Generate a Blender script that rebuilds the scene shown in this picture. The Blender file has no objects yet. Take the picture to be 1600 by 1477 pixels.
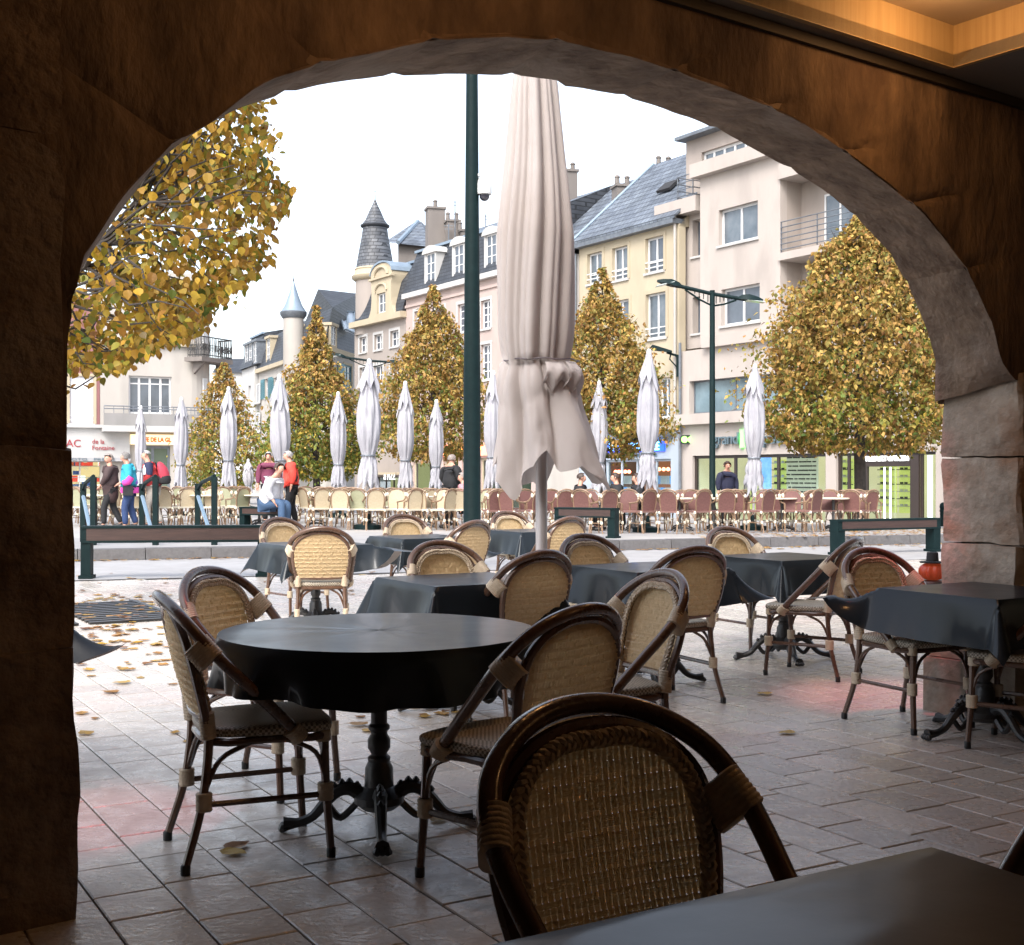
import bpy, bmesh, math, random
from mathutils import Vector, Matrix, noise
R = math.radians
PI = math.pi
scn = bpy.context.scene
col = scn.collection
rnd = random.Random(7)

# ---------------------------------------------------------------- camera
F, HY = 1950.0, 744.0            # focal length and horizon row measured on the 1600x1477 photograph
CAMZ = 1.30
cd = bpy.data.cameras.new("camera"); cam = bpy.data.objects.new("camera", cd); col.objects.link(cam)
cam.location = (0, 0, CAMZ); cam.rotation_euler = (R(90), 0, 0)
cd.sensor_width = 36; cd.lens = 36*F/1600; cd.shift_y = (HY-738.5)/1600
cd.clip_start = 0.05; cd.clip_end = 2000
scn.camera = cam
# ---------------------------------------------------------------- world, sun, exposure
w = bpy.data.worlds.new("World"); scn.world = w; w.use_nodes = True
nt = w.node_tree
sky = nt.nodes.new("ShaderNodeTexSky"); sky.sky_type = 'NISHITA'; sky.sun_disc = False
SUN_EL, SUN_ROT = R(48), R(200)
sky.sun_elevation = SUN_EL; sky.sun_rotation = SUN_ROT
sky.air_density = 1.0; sky.dust_density = 3.5; sky.ozone_density = 1.0
hs = nt.nodes.new("ShaderNodeHueSaturation"); hs.inputs['Saturation'].default_value = 0.55
nt.links.new(sky.outputs[0], hs.inputs['Color'])
nt.links.new(hs.outputs[0], nt.nodes['Background'].inputs[0])
nt.nodes['Background'].inputs[1].default_value = 0.15
sd = bpy.data.lights.new("sun", 'SUN'); sun = bpy.data.objects.new("sun", sd); col.objects.link(sun)
sd.energy = 0.9; sd.angle = R(25); sd.color = (1, .985, .96)
sun.rotation_euler = (R(90)-SUN_EL, 0, PI-SUN_ROT)     # sun stands behind the arcade, over the camera's left shoulder
scn.view_settings.view_transform = 'Standard'; scn.view_settings.look = 'None'
scn.view_settings.exposure = 1.75; scn.view_settings.gamma = 1
scn.view_settings.use_curve_mapping = False
scn.cycles.max_bounces = 8; scn.cycles.diffuse_bounces = 4; scn.cycles.transparent_max_bounces = 12
scn.cycles.sample_clamp_indirect = 6
scn.cycles.use_denoising = True

# ---------------------------------------------------------------- picture <-> place
def G(px, py, z=0.0):            # point of the level z seen at a photograph pixel
    y = F*(CAMZ-z)/(py-HY); return Vector(((px-800)/F*y, y, z))
def P(px, py, y):                # point at distance y seen at a photograph pixel
    return Vector(((px-800)/F*y, y, CAMZ+(HY-py)/F*y))
KX, KY = 21.3, 0.328             # kerb line y = KX + KY*x
def kerb_d(x, y): return (y-(KX+KY*x))*0.95
def gz(x, y):
    d = kerb_d(x, y)
    if d < 0: return 0.0
    k = min(.03, max(.004, .012+.0015*x))
    return .17-k*min(d, 60)

# ---------------------------------------------------------------- object bookkeeping
def tag(o, label=None, cat=None, group=None, kind=None):
    if label: o['label'] = label
    if cat: o['category'] = cat
    if group: o['group'] = group
    if kind: o['kind'] = kind
    return o
def empty(name, loc, rz=0, label=None, cat=None, group=None):
    o = bpy.data.objects.new(name, None); col.objects.link(o); o.location = loc; o.rotation_euler = (0, 0, rz)
    o.empty_display_size = .1
    return tag(o, label, cat, group)
def chain_loc(p):
    v = Vector((0, 0, 0))
    while p is not None:
        v += p.location; p = p.parent
    return v
class MB:
    def __init__(s): s.v = []; s.f = []; s.m = []
    def add(s, vs, fs, mi=0):
        b = len(s.v); s.v += [tuple(a) for a in vs]; s.f += [tuple(i+b for i in f) for f in fs]; s.m += [mi]*len(fs)
        return s
    def hexa(s, c, mi=0):        # 8 corners: bottom ring, top ring
        return s.add(c, [(0,3,2,1),(4,5,6,7),(0,1,5,4),(1,2,6,5),(2,3,7,6),(3,0,4,7)], mi)
    def box(s, c, d, rz=0, mi=0, M=None):
        x, y, z = d[0]/2, d[1]/2, d[2]/2
        ps = [Vector(p) for p in ((-x,-y,-z),(x,-y,-z),(x,y,-z),(-x,y,-z),(-x,-y,z),(x,-y,z),(x,y,z),(-x,y,z))]
        m = M if M else Matrix.Rotation(rz, 3, 'Z')
        return s.hexa([m @ p + Vector(c) for p in ps], mi)
    def tube(s, pts, r, n=8, closed=False, cap=True, mi=0, flat=1.0):
        pts = [Vector(p) for p in pts]; k = len(pts)
        rs = r if isinstance(r, (list, tuple)) else [r]*k
        vs = []; t0 = None
        for i, p in enumerate(pts):
            a = pts[(i-1) % k] if (closed or i > 0) else p
            b = pts[(i+1) % k] if (closed or i < k-1) else p
            t = (b-a); t = t.normalized() if t.length > 1e-9 else Vector((0, 0, 1))
            if t0 is None:
                u = t.orthogonal().normalized()
            else:
                u = (u - t*u.dot(t)); u = u.normalized() if u.length > 1e-6 else t.orthogonal().normalized()
            t0 = t; w_ = t.cross(u)
            for j in range(n):
                a_ = 2*PI*j/n
                vs.append(p + (u*math.cos(a_) + w_*math.sin(a_)*flat)*rs[i])
        fs = []
        kk = k if closed else k-1
        for i in range(kk):
            i2 = (i+1) % k
            for j in range(n):
                j2 = (j+1) % n
                fs.append((i*n+j, i*n+j2, i2*n+j2, i2*n+j))
        if cap and not closed:
            fs.append(tuple(range(n-1, -1, -1))); fs.append(tuple((k-1)*n+j for j in range(n)))
        return s.add(vs, fs, mi)
    def lathe(s, prof, c=(0,0,0), n=16, mi=0, cap=True):
        vs = []; fs = []; c = Vector(c)
        for r, z in prof:
            for j in range(n):
                a = 2*PI*j/n; vs.append(c+Vector((r*math.cos(a), r*math.sin(a), z)))
        for i in range(len(prof)-1):
            for j in range(n):
                j2 = (j+1) % n; fs.append((i*n+j, i*n+j2, (i+1)*n+j2, (i+1)*n+j))
        if cap:
            fs.append(tuple(range(n-1, -1, -1))); fs.append(tuple((len(prof)-1)*n+j for j in range(n)))
        return s.add(vs, fs, mi)
    def prism(s, poly, d, mi=0):  # polygon of 3-D points extruded by vector d
        poly = [Vector(p) for p in poly]; d = Vector(d); n = len(poly)
        fs = [tuple(range(n-1, -1, -1)), tuple(n+i for i in range(n))]
        fs += [(i, (i+1) % n, n+(i+1) % n, n+i) for i in range(n)]
        return s.add(poly+[p+d for p in poly], fs, mi)
    def mesh(s, name, mats, smooth=False, off=None, fix=True):
        me = bpy.data.meshes.new(name)
        vs = s.v if off is None else [(v[0]-off[0], v[1]-off[1], v[2]-off[2]) for v in s.v]
        me.from_pydata(vs, [], s.f)
        for m in (mats if isinstance(mats, (list, tuple)) else [mats]): me.materials.append(m)
        if any(s.m): me.polygons.foreach_set('material_index', s.m)
        if fix:
            bm = bmesh.new(); bm.from_mesh(me); bmesh.ops.recalc_face_normals(bm, faces=bm.faces); bm.to_mesh(me); bm.free()
        if smooth:
            me.polygons.foreach_set('use_smooth', [True]*len(me.polygons))
            try: me.set_sharp_from_angle(angle=R(40))
            except Exception: pass
        me.update(); return me
    def build(s, name, mats, parent=None, smooth=False, world=False, fix=True):
        off = chain_loc(parent) if (world and parent is not None) else None
        o = bpy.data.objects.new(name, s.mesh(name, mats, smooth, off, fix)); col.objects.link(o)
        if parent is not None: o.parent = parent
        return o
def copy_tree(o, parent=None):
    c = o.copy(); col.objects.link(c)
    if parent is not None: c.parent = parent
    for ch in list(o.children): copy_tree(ch, c)
    return c
def cr(pts, n=6, closed=False):   # Catmull-Rom through points
    pts = [Vector(p) for p in pts]; k = len(pts); out = []
    for i in range(k if closed else k-1):
        p0 = pts[(i-1) % k] if closed or i > 0 else pts[i]*2-pts[i+1]
        p1 = pts[i]; p2 = pts[(i+1) % k]
        p3 = pts[(i+2) % k] if closed or i < k-2 else p2*2-p1
        for j in range(n):
            t = j/n
            out.append(.5*((2*p1)+(p2-p0)*t+(2*p0-5*p1+4*p2-p3)*t*t+(3*p1-p0-3*p2+p3)*t**3))
    if not closed: out.append(pts[-1])
    return out
def fbm(x, y, z, s=1.0, o=3):
    return noise.fractal(Vector((x*s, y*s, z*s)), 1.0, 2.0, o)

# ---------------------------------------------------------------- materials
MATS = {}
def node(nt, t, **k):
    n = nt.nodes.new(t)
    for a, b in k.items(): setattr(n, a, b)
    return n
def mat(name, c, rough=.6, c2=None, scale=4.0, detail=6, bump=0.0, bscale=None, metal=0.0, spec=.5, rvar=0.0, coat=0.0,
        emit=None, estr=0.0, trans=0.0, island=0.0, stretch=(1,1,1), objvar=0.0, contrast=(.3,.7), backc=None, c3=None, s3=1.0, t3=(.5,.62)):
    if name in MATS: return MATS[name]
    m = bpy.data.materials.new(name); m.use_nodes = True; nt = m.node_tree; L = nt.links
    b = nt.nodes['Principled BSDF']; out = nt.nodes['Material Output']
    b.inputs['Roughness'].default_value = rough; b.inputs['Metallic'].default_value = metal
    b.inputs['Specular IOR Level'].default_value = spec; b.inputs['Coat Weight'].default_value = coat
    b.inputs['Coat Roughness'].default_value = .12
    tc = node(nt, 'ShaderNodeTexCoord'); mp = node(nt, 'ShaderNodeMapping'); mp.inputs['Scale'].default_value = stretch
    L.new(tc.outputs['Object'], mp.inputs[0])
    cur = None
    def rgb(c):
        n = node(nt, 'ShaderNodeRGB'); n.outputs[0].default_value = (*c, 1); return n.outputs[0]
    def mix(a, b_, f, bt='MIX'):
        n = node(nt, 'ShaderNodeMix', data_type='RGBA', blend_type=bt)
        if isinstance(f, float): n.inputs[0].default_value = f
        else: L.new(f, n.inputs[0])
        L.new(a, n.inputs[6]); L.new(b_, n.inputs[7]); return n.outputs[2]
    cur = rgb(c)
    nz = None
    if c2 is not None or rvar or bump:
        nz = node(nt, 'ShaderNodeTexNoise'); nz.inputs['Scale'].default_value = scale; nz.inputs['Detail'].default_value = detail
        nz.inputs['Roughness'].default_value = .62
        L.new(mp.outputs[0], nz.inputs['Vector'])
    if c2 is not None:
        mr = node(nt, 'ShaderNodeMapRange'); mr.inputs[1].default_value = contrast[0]; mr.inputs[2].default_value = contrast[1]
        L.new(nz.outputs[0], mr.inputs[0]); cur = mix(cur, rgb(c2), mr.outputs[0])
    if c3 is not None:
        n3 = node(nt, 'ShaderNodeTexNoise'); n3.inputs['Scale'].default_value = s3; n3.inputs['Detail'].default_value = 5
        L.new(mp.outputs[0], n3.inputs['Vector'])
        m3 = node(nt, 'ShaderNodeMapRange'); m3.inputs[1].default_value = t3[0]; m3.inputs[2].default_value = t3[1]
        L.new(n3.outputs[0], m3.inputs[0]); cur = mix(cur, rgb(c3), m3.outputs[0])
    if island or objvar:
        gi = node(nt, 'ShaderNodeNewGeometry'); oi = node(nt, 'ShaderNodeObjectInfo')
        ad = node(nt, 'ShaderNodeMath', operation='ADD'); fr = node(nt, 'ShaderNodeMath', operation='FRACT')
        L.new(gi.outputs['Random Per Island'], ad.inputs[0]); L.new(oi.outputs['Random'], ad.inputs[1]); L.new(ad.outputs[0], fr.inputs[0])
        mr = node(nt, 'ShaderNodeMapRange'); a = max(island, objvar); mr.inputs[3].default_value = 1-a; mr.inputs[4].default_value = 1+a
        L.new(fr.outputs[0] if island else oi.outputs['Random'], mr.inputs[0])
        vm = node(nt, 'ShaderNodeVectorMath', operation='SCALE'); L.new(cur, vm.inputs[0]); L.new(mr.outputs[0], vm.inputs[3]); cur = vm.outputs[0]
    if backc is not None:
        gi = node(nt, 'ShaderNodeNewGeometry'); cur = mix(cur, rgb(backc), gi.outputs['Backfacing'])
    L.new(cur, b.inputs['Base Color'])
    if rvar:
        mr = node(nt, 'ShaderNodeMapRange'); mr.inputs[1].default_value = .3; mr.inputs[2].default_value = .7
        mr.inputs[3].default_value = max(.02, rough-rvar); mr.inputs[4].default_value = min(1, rough+rvar)
        L.new(nz.outputs[0], mr.inputs[0]); L.new(mr.outputs[0], b.inputs['Roughness'])
    if bump:
        src = nz
        if bscale:
            src = node(nt, 'ShaderNodeTexNoise'); src.inputs['Scale'].default_value = bscale; src.inputs['Detail'].default_value = 7
            L.new(mp.outputs[0], src.inputs['Vector'])
        bn = node(nt, 'ShaderNodeBump'); bn.inputs['Strength'].default_value = min(1, bump); bn.inputs['Distance'].default_value = .02
        L.new(src.outputs[0], bn.inputs['Height']); L.new(bn.outputs[0], b.inputs['Normal'])
    if emit is not None:
        b.inputs['Emission Color'].default_value = (*emit, 1); b.inputs['Emission Strength'].default_value = estr
    if trans:
        tr = node(nt, 'ShaderNodeBsdfTranslucent'); L.new(cur, tr.inputs[0])
        ms = node(nt, 'ShaderNodeMixShader'); ms.inputs[0].default_value = trans
        L.new(b.outputs[0], ms.inputs[1]); L.new(tr.outputs[0], ms.inputs[2]); L.new(ms.outputs[0], out.inputs[0])
    MATS[name] = m; return m
def ramp_island(name, cols, rough=.5, trans=.3, spec=.3, zc=None):
    """leaf material: every leaf (mesh island / object) picks one of the colours"""
    m = bpy.data.materials.new(name); m.use_nodes = True; nt = m.node_tree; L = nt.links; b = nt.nodes['Principled BSDF']
    gi = node(nt, 'ShaderNodeNewGeometry'); oi = node(nt, 'ShaderNodeObjectInfo')
    ad = node(nt, 'ShaderNodeMath', operation='ADD'); fr = node(nt, 'ShaderNodeMath', operation='FRACT')
    L.new(gi.outputs['Random Per Island'], ad.inputs[0]); L.new(oi.outputs['Random'], ad.inputs[1]); L.new(ad.outputs[0], fr.inputs[0])
    cr_ = node(nt, 'ShaderNodeValToRGB'); e = cr_.color_ramp.elements; cr_.color_ramp.interpolation = 'LINEAR'
    while len(e) < len(cols): e.new(.5)
    for i, c in enumerate(cols): e[i].position = i/(len(cols)-1); e[i].color = (*c, 1)
    L.new(fr.outputs[0], cr_.inputs[0]); L.new(cr_.outputs[0], b.inputs['Base Color'])
    b.inputs['Roughness'].default_value = rough; b.inputs['Specular IOR Level'].default_value = spec
    tr = node(nt, 'ShaderNodeBsdfTranslucent'); L.new(cr_.outputs[0], tr.inputs[0])
    ms = node(nt, 'ShaderNodeMixShader'); ms.inputs[0].default_value = trans
    L.new(b.outputs[0], ms.inputs[1]); L.new(tr.outputs[0], ms.inputs[2]); L.new(ms.outputs[0], nt.nodes['Material Output'].inputs[0])
    return m
def glass_mat(name, tint=(.8,.85,.85), refl=.35, rough=.03):
    m = bpy.data.materials.new(name); m.use_nodes = True; nt = m.node_tree; L = nt.links
    nt.nodes.remove(nt.nodes['Principled BSDF'])
    t = node(nt, 'ShaderNodeBsdfTransparent'); t.inputs[0].default_value = (*tint, 1)
    g = node(nt, 'ShaderNodeBsdfGlossy'); g.inputs['Roughness'].default_value = rough
    fr = node(nt, 'ShaderNodeLayerWeight'); pw = node(nt, 'ShaderNodeMath', operation='POWER'); pw.inputs[1].default_value = 4
    L.new(fr.outputs['Facing'], pw.inputs[0])
    mu = node(nt, 'ShaderNodeMath', operation='MULTIPLY_ADD'); mu.inputs[1].default_value = .6; mu.inputs[2].default_value = refl*.1
    L.new(pw.outputs[0], mu.inputs[0])
    ms = node(nt, 'ShaderNodeMixShader'); L.new(mu.outputs[0], ms.inputs[0]); L.new(t.outputs[0], ms.inputs[1]); L.new(g.outputs[0], ms.inputs[2])
    L.new(ms.outputs[0], nt.nodes['Material Output'].inputs[0]); return m

GLASS = glass_mat('shop_glass')
def dark_pane(name, c, r=.06): return mat(name, c, rough=r, c2=tuple(x*1.8+.01 for x in c), scale=.7, spec=.8)
M_PANE = dark_pane('window_pane', (.05,.06,.075))
M_PANEL = mat('window_pane_curtain', (.13,.15,.17), rough=.12, c2=(.05,.07,.09), scale=1.2, spec=.8)
M_WHITE = mat('white_paint', (.62,.62,.62), rough=.5, c2=(.52,.52,.52), scale=3)
M_GREEN = mat('green_steel', (.0045,.0155,.016), rough=.55, c2=(.003,.011,.012), scale=9, rvar=.08, spec=.14, bump=.05, bscale=60)
M_LEAD = mat('grey_metal', (.16,.18,.20), rough=.5, c2=(.10,.11,.13), scale=5, metal=.3)
M_DARK = mat('dark_interior', (.02,.02,.022), rough=.8)
# ================================================================ GROUND
TA = R(30.5)                                  # paving and arcade grid direction
EX = Vector((math.cos(TA), math.sin(TA), 0)); ER = Vector((math.sin(TA), -math.cos(TA), 0))   # across rows / along rows
M_TILE = mat('limestone_tile', (.53,.485,.43), rough=.30, c2=(.38,.335,.29), scale=9, detail=9, rvar=.15, bump=.2, bscale=45,
             island=.15, c3=(.47,.38,.34), s3=.9, t3=(.5,.7), spec=.8)
M_MORTAR = mat('mortar', (.055,.05,.045), rough=.9, c2=(.09,.08,.07), scale=30)
M_ROAD = mat('pale_road_slabs', (.32,.31,.305), rough=.55, c2=(.26,.25,.245), scale=1.3, rvar=.12, bump=.15, bscale=40)
M_PLAZA = mat('plaza_paving', (.28,.27,.265), rough=.6, c2=(.22,.21,.205), scale=.8, rvar=.1, bump=.15, bscale=30, c3=(.33,.31,.29), s3=.25, t3=(.45,.6))
M_KERB = mat('kerb_granite', (.115,.11,.11), rough=.75, c2=(.075,.07,.07), scale=14, bump=.25, bscale=70, island=.12, objvar=.12)
M_EARTH = mat('earth', (.12,.11,.09), rough=.95)

def tile_limit(x): return 17.4+.33*x
base = MB(); base.add([(-14,-6,-.012),(14,-6,-.012),(14,tile_limit(14),-.012),(-14,tile_limit(-14),-.012)], [(0,1,2,3)])
terrace = tag(base.build('terrace_floor', M_MORTAR), kind='structure')
road = MB(); x0, x1 = -160, 160
nx = 60
for i in range(nx+1):
    x = x0+(x1-x0)*i/nx
    ya = tile_limit(x) if abs(x) <= 14 else -40; road.v += [(x, max(-40, tile_limit(x)) if abs(x) <= 14.1 else max(-40, min(KX+KY*x-1, tile_limit(x))), -.004), (x, KX+KY*x-.02, -.004)]
for i in range(nx): road.f.append((2*i, 2*i+2, 2*i+3, 2*i+1)); road.m.append(0)
tag(road.build('road', M_ROAD), kind='structure')
gd = MB(); gd.add([(-900,-900,-4),(900,-900,-4),(900,900,-4),(-900,900,-4)], [(0,1,2,3)]); tag(gd.build('ground', M_EARTH), kind='structure')
# the square beyond the kerb: a gently falling sheet
pz = MB(); NX, NY = 70, 60
for j in range(NY+1):
    for i in range(NX+1):
        x = -150+300*i/NX; d = (j/NY)**2*300
        y = KX+KY*x+.3+d; pz.v.append((x, y, gz(x, y)))
for j in range(NY):
    for i in range(NX):
        a = j*(NX+1)+i; pz.f.append((a, a+1, a+NX+2, a+NX+1)); pz.m.append(0)
plaza = tag(pz.build('plaza', M_PLAZA, smooth=True), kind='structure')
# kerb: one stone after another
kerb = MB(); kerb.add([(-30,KX+KY*-30+.06,0),(30,KX+KY*30+.06,0),(30,KX+KY*30+.28,0),(-30,KX+KY*-30+.28,0)], [(0,1,2,3)])
kerb = tag(kerb.build('kerb', M_MORTAR), kind='structure')
u = Vector((1, KY, 0)).normalized(); nrm = Vector((-u.y, u.x, 0)); s = -26.0
c0 = Vector((0, KX, 0))
while s < 26:
    L_ = 1.0; a = c0+u*s; m = MB()
    q = [a, a+u*(L_-.012), a+u*(L_-.012)+nrm*.31, a+nrm*.31]
    top = .168+rnd.uniform(-.004,.004)
    bot = [Vector((p.x,p.y,-.05)) for p in q]; tp = [Vector((p.x,p.y,top)) for p in q]
    tp[0] += nrm*.02; tp[1] += nrm*.02
    m.hexa(bot+tp)
    lo = Vector((a.x, a.y, 0)); o = m.build('kerb_stone', M_KERB, kerb); s += L_
# paving tiles
def add_tile(m, c0_, w_, l_, z):
    a = c0_; b_ = .004
    q = [a, a+EX*w_, a+EX*w_+ER*l_, a+ER*l_]
    q2 = [a+EX*b_+ER*b_, a+EX*(w_-b_)+ER*b_, a+EX*(w_-b_)+ER*(l_-b_), a+EX*b_+ER*(l_-b_)]
    vs = [Vector((p.x,p.y,-.015)) for p in q]+[Vector((p.x,p.y,z-.003)) for p in q]+[Vector((p.x,p.y,z)) for p in q2]
    m.add(vs, [(0,1,5,4),(1,2,6,5),(2,3,7,6),(3,0,4,7),(4,5,9,8),(5,6,10,9),(6,7,11,10),(7,4,8,11),(8,9,10,11)])
tiles = []
RW = .2255
rr = random.Random(3)
for k in range(-75, 105):
    ex = 1.29+k*RW; lpos = -20.0+rr.uniform(0,.3)
    while lpos < 16:
        l_ = rr.choice([.225,.30,.30,.38,.45])
        a = EX*ex+ER*lpos; mid = a+EX*RW/2+ER*l_/2
        if -13 < mid.x < 13 and -.5 < mid.y < tile_limit(mid.x)-.25 and abs(mid.x) < .55*mid.y+3.5:
            tiles.append((a, l_, mid))
        lpos += l_
def tile_view(mid):
    if mid.y < 3.3: return 0
    px = 800+F*mid.x/mid.y
    if not (100 < px < 1620): return 0
    return 1/mid.y
tiles.sort(key=lambda t: -tile_view(t[2]))
for a, l_, mid in tiles[:300]:
    m = MB(); add_tile(m, a, RW-.006, l_-.006, rr.uniform(-.0012,.0012)); m.build('tile', M_TILE, terrace, fix=False)
m = MB()
for a, l_, mid in tiles[300:]: add_tile(m, a, RW-.006, l_-.006, rr.uniform(-.0012,.0012))
tag(m.build('tile_field', M_TILE, terrace, fix=False), kind='stuff')
# tree grate set in the paving at the left
gc = Vector((-4.25, 11.6, 0))
M_IRON = mat('cast_iron', (.014,.015,.017), rough=.42, c2=(.03,.028,.026), scale=22, spec=.55, bump=.12, bscale=60)
tg = empty('tree_grate', (gc.x, gc.y, 0), 0, 'dark iron tree grate half covered in yellow leaves at left', 'grate')
for i in range(12):
    for s_ in (-1, 1):
        m = MB(); m.box(tuple(EX*(s_*.52)+ER*(-.85+i*.155)+Vector((0,0,.012))), (.78,.075,.02), rz=TA); m.build('grate_bar', M_IRON, tg)
for e in (-.93, .13-.13, .93):
    m = MB(); m.box(tuple(EX*e+Vector((0,0,.0165))), (.05,1.9,.02), rz=TA); m.build('grate_frame', M_IRON, tg)

# ================================================================ ARCADE: arched wall, pier, ceiling
WA = R(36); WD = Vector((math.cos(WA), math.sin(WA), 0)); WN = Vector((-math.sin(WA), math.cos(WA), 0))   # along the wall, outwards
A0 = Vector((-1.30, 3.70, 0)); TH = .45; LSP = 4.90; CEIL = 3.28
def wall_sz(px, py, off):         # photograph pixel -> (s, z) on the wall's plane, off metres outwards
    o = A0+WN*off; r = (px-800)/F
    s = (r*o.y-o.x)/(WD.x-r*WD.y); y = o.y+WD.y*s
    return s, CAMZ+(HY-py)/F*y
inner_px = [(330,193),(400,135),(430,120),(500,100),(560,86),(630,72),(700,62),(790,57),(870,63),(965,84),(1060,113),(1130,138),(1200,166),(1260,197),(1320,237),(1380,283),(1440,331),(1478,377),(1507,415),(1530,462),(1550,505),(1564,565)]
outer_px = [(98,500),(112,450),(135,408),(162,368),(200,312),(250,251),(300,205),(370,170),(440,147),(500,131),(600,120),(700,116),(790,117),(870,125),(882,134),(960,146),(1040,170),(1130,206),(1231,262),(1282,293),(1325,328),(1365,367),(1392,395),(1402,416),(1420,446),(1435,482),(1450,520),(1462,562)]
inn = [wall_sz(a, b, 0) for a, b in inner_px]; out = [wall_sz(a, b, TH) for a, b in outer_px]
inn = [(-.02,1.70),(.03,1.95),(.14,2.14),(.28,2.31)]+[q for q in inn if q[0] > .40]+[(LSP-.02,1.80),(LSP,1.5),(LSP+.015,1.0),(LSP+.01,.5)]
out = [q for q in out if q[0] > -.02]
print('INN', [(round(a,2),round(b,2)) for a,b in inn]); print('OUT', [(round(a,2),round(b,2)) for a,b in out])
def lerp_poly(pts, n):            # resample by arc length
    d = [0]
    for i in range(1, len(pts)): d.append(d[-1]+math.hypot(pts[i][0]-pts[i-1][0], pts[i][1]-pts[i-1][1]))
    res = []; k = 0
    for j in range(n+1):
        t = d[-1]*j/n
        while k < len(d)-2 and d[k+1] < t: k += 1
        f = (t-d[k])/max(1e-9, d[k+1]-d[k])
        res.append((pts[k][0]*(1-f)+pts[k+1][0]*f, pts[k][1]*(1-f)+pts[k+1][1]*f))
    return res
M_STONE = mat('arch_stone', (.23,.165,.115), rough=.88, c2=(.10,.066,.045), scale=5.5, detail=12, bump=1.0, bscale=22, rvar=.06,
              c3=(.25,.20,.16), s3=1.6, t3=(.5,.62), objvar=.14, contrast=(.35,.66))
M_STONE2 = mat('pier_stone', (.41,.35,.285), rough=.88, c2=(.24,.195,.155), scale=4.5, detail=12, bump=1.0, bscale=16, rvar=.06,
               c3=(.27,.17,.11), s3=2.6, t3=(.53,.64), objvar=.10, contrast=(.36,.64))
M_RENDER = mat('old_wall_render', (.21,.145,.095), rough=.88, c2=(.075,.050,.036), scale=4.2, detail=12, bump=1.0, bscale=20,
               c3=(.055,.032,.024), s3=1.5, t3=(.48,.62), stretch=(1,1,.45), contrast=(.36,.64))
wall = empty('arched_wall', (A0.x, A0.y, 0), 0, 'thick rough stone wall pierced by the wide low arch framing the view', 'wall')
def W3(s, z, off=0): 
    v = A0+WD*s+WN*off; return Vector((v.x, v.y, z))
def rough3(v, amp=.0055):
    return v+WN*amp*fbm(v.x, v.y, v.z, 2.6)+Vector((0,0,1))*amp*.9*fbm(v.x+9, v.y, v.z, 5.0)+WD*amp*.8*fbm(v.x, v.y+7, v.z, 4.0)
# common sampling of the arch line from left foot to right springer
NS = 132
ia = lerp_poly([(-.02,1.30),(-.02,1.55)]+inn[:-3], NS); oa = lerp_poly([(.0,1.30),(0,1.6)]+[(max(.0,a),b) for a,b in out]+[(LSP-.08,1.70)], NS)
joints = [0, 11, 24, 37, 47, 59, 72, 84, 95, 106, 117, NS]
RING = .34
for q in range(len(joints)-1):
    a, b_ = joints[q], joints[q+1]; m = MB(); rows = []
    g = .0
    for i in range(a, b_+1):
        s_, z_ = ia[i]; so, zo = oa[i]
        t = min(i-a, b_-i); rec = .010 if t == 0 else 0            # joints recessed
        # direction outwards of the arch
        i0, i1 = max(0, i-2), min(NS, i+2)
        tx, tz = ia[i1][0]-ia[i0][0], ia[i1][1]-ia[i0][1]; l_ = math.hypot(tx, tz); nx_, nz_ = -tz/l_, tx/l_
        if nz_ < -.2: nx_, nz_ = -nx_, -nz_
        row = []
        row.append(W3(s_+nx_*RING*.5, z_+nz_*RING*.5, .06))
        row.append(W3(s_+nx_*.05, z_+nz_*.05, .014+rec))
        row.append(W3(s_+nx_*.012, z_+nz_*.012, .0+rec))
        for k in range(9):
            f = k/8; ss = s_*(1-f)+so*f; zz = z_*(1-f)+zo*f
            row.append(W3(ss+nx_*rec, zz+nz_*rec, TH*f))
        row.append(W3(so+nx_*RING*.6, zo+nz_*RING*.6, TH+.003))
        rows.append([rough3(v) for v in row])
    n = len(rows[0]); vs = [v for r_ in rows for v in r_]; fs = []
    for i in range(len(rows)-1):
        for k in range(n-1): fs.append((i*n+k, i*n+k+1, (i+1)*n+k+1, (i+1)*n+k))
    fs.append(tuple(range(n))); fs.append(tuple((len(rows)-1)*n+k for k in range(n-1, -1, -1)))
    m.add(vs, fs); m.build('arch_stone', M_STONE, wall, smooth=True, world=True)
# wall skins above and beside the arch (inner face, outer face)
def skin(name, off, arch, gap, mt, top, zl, zr):
    """wall face fanned out from the arch line to its rectangular outline"""
    m = MB(); n = len(arch)-1; outl = []
    for i in range(n+1):
        t = i/n
        if t < .12: outl.append((-3.2, zl+(top-zl)*t/.12))
        elif t > .88: outl.append((LSP+4.1, top+(zr-top)*(t-.88)/.12))
        else: outl.append((-3.2+(LSP+7.3)*(t-.12)/.76, top))
    K = 26
    for i in range(n+1):
        i0, i1 = max(0, i-2), min(n, i+2)
        tx, tz = arch[i1][0]-arch[i0][0], arch[i1][1]-arch[i0][1]; l_ = math.hypot(tx, tz) or 1; nx_, nz_ = -tz/l_, tx/l_
        a_, z_ = arch[i][0]+nx_*gap, arch[i][1]+nz_*gap
        for k in range(K+1):
            f = (k/K)**1.5; v = W3(a_*(1-f)+outl[i][0]*f, z_*(1-f)+outl[i][1]*f, off)
            e = .5 if k == 0 else 1
            if off < 0 and i in joints and 0 < i < n and f < .16+.08*math.sin(i*1.7): v = v+WN*.016
            m.v.append(tuple(v+WN*e*(.014*fbm(v.x, v.y, v.z, 1.6, 4)+.005*fbm(v.x, v.y, v.z, 7.0))))
    for i in range(n):
        for k in range(K): a_ = i*(K+1)+k; m.f.append((a_, a_+1, a_+K+2, a_+K+1)); m.m.append(0)
    return m.build(name, mt, wall, smooth=True, world=True)
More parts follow.
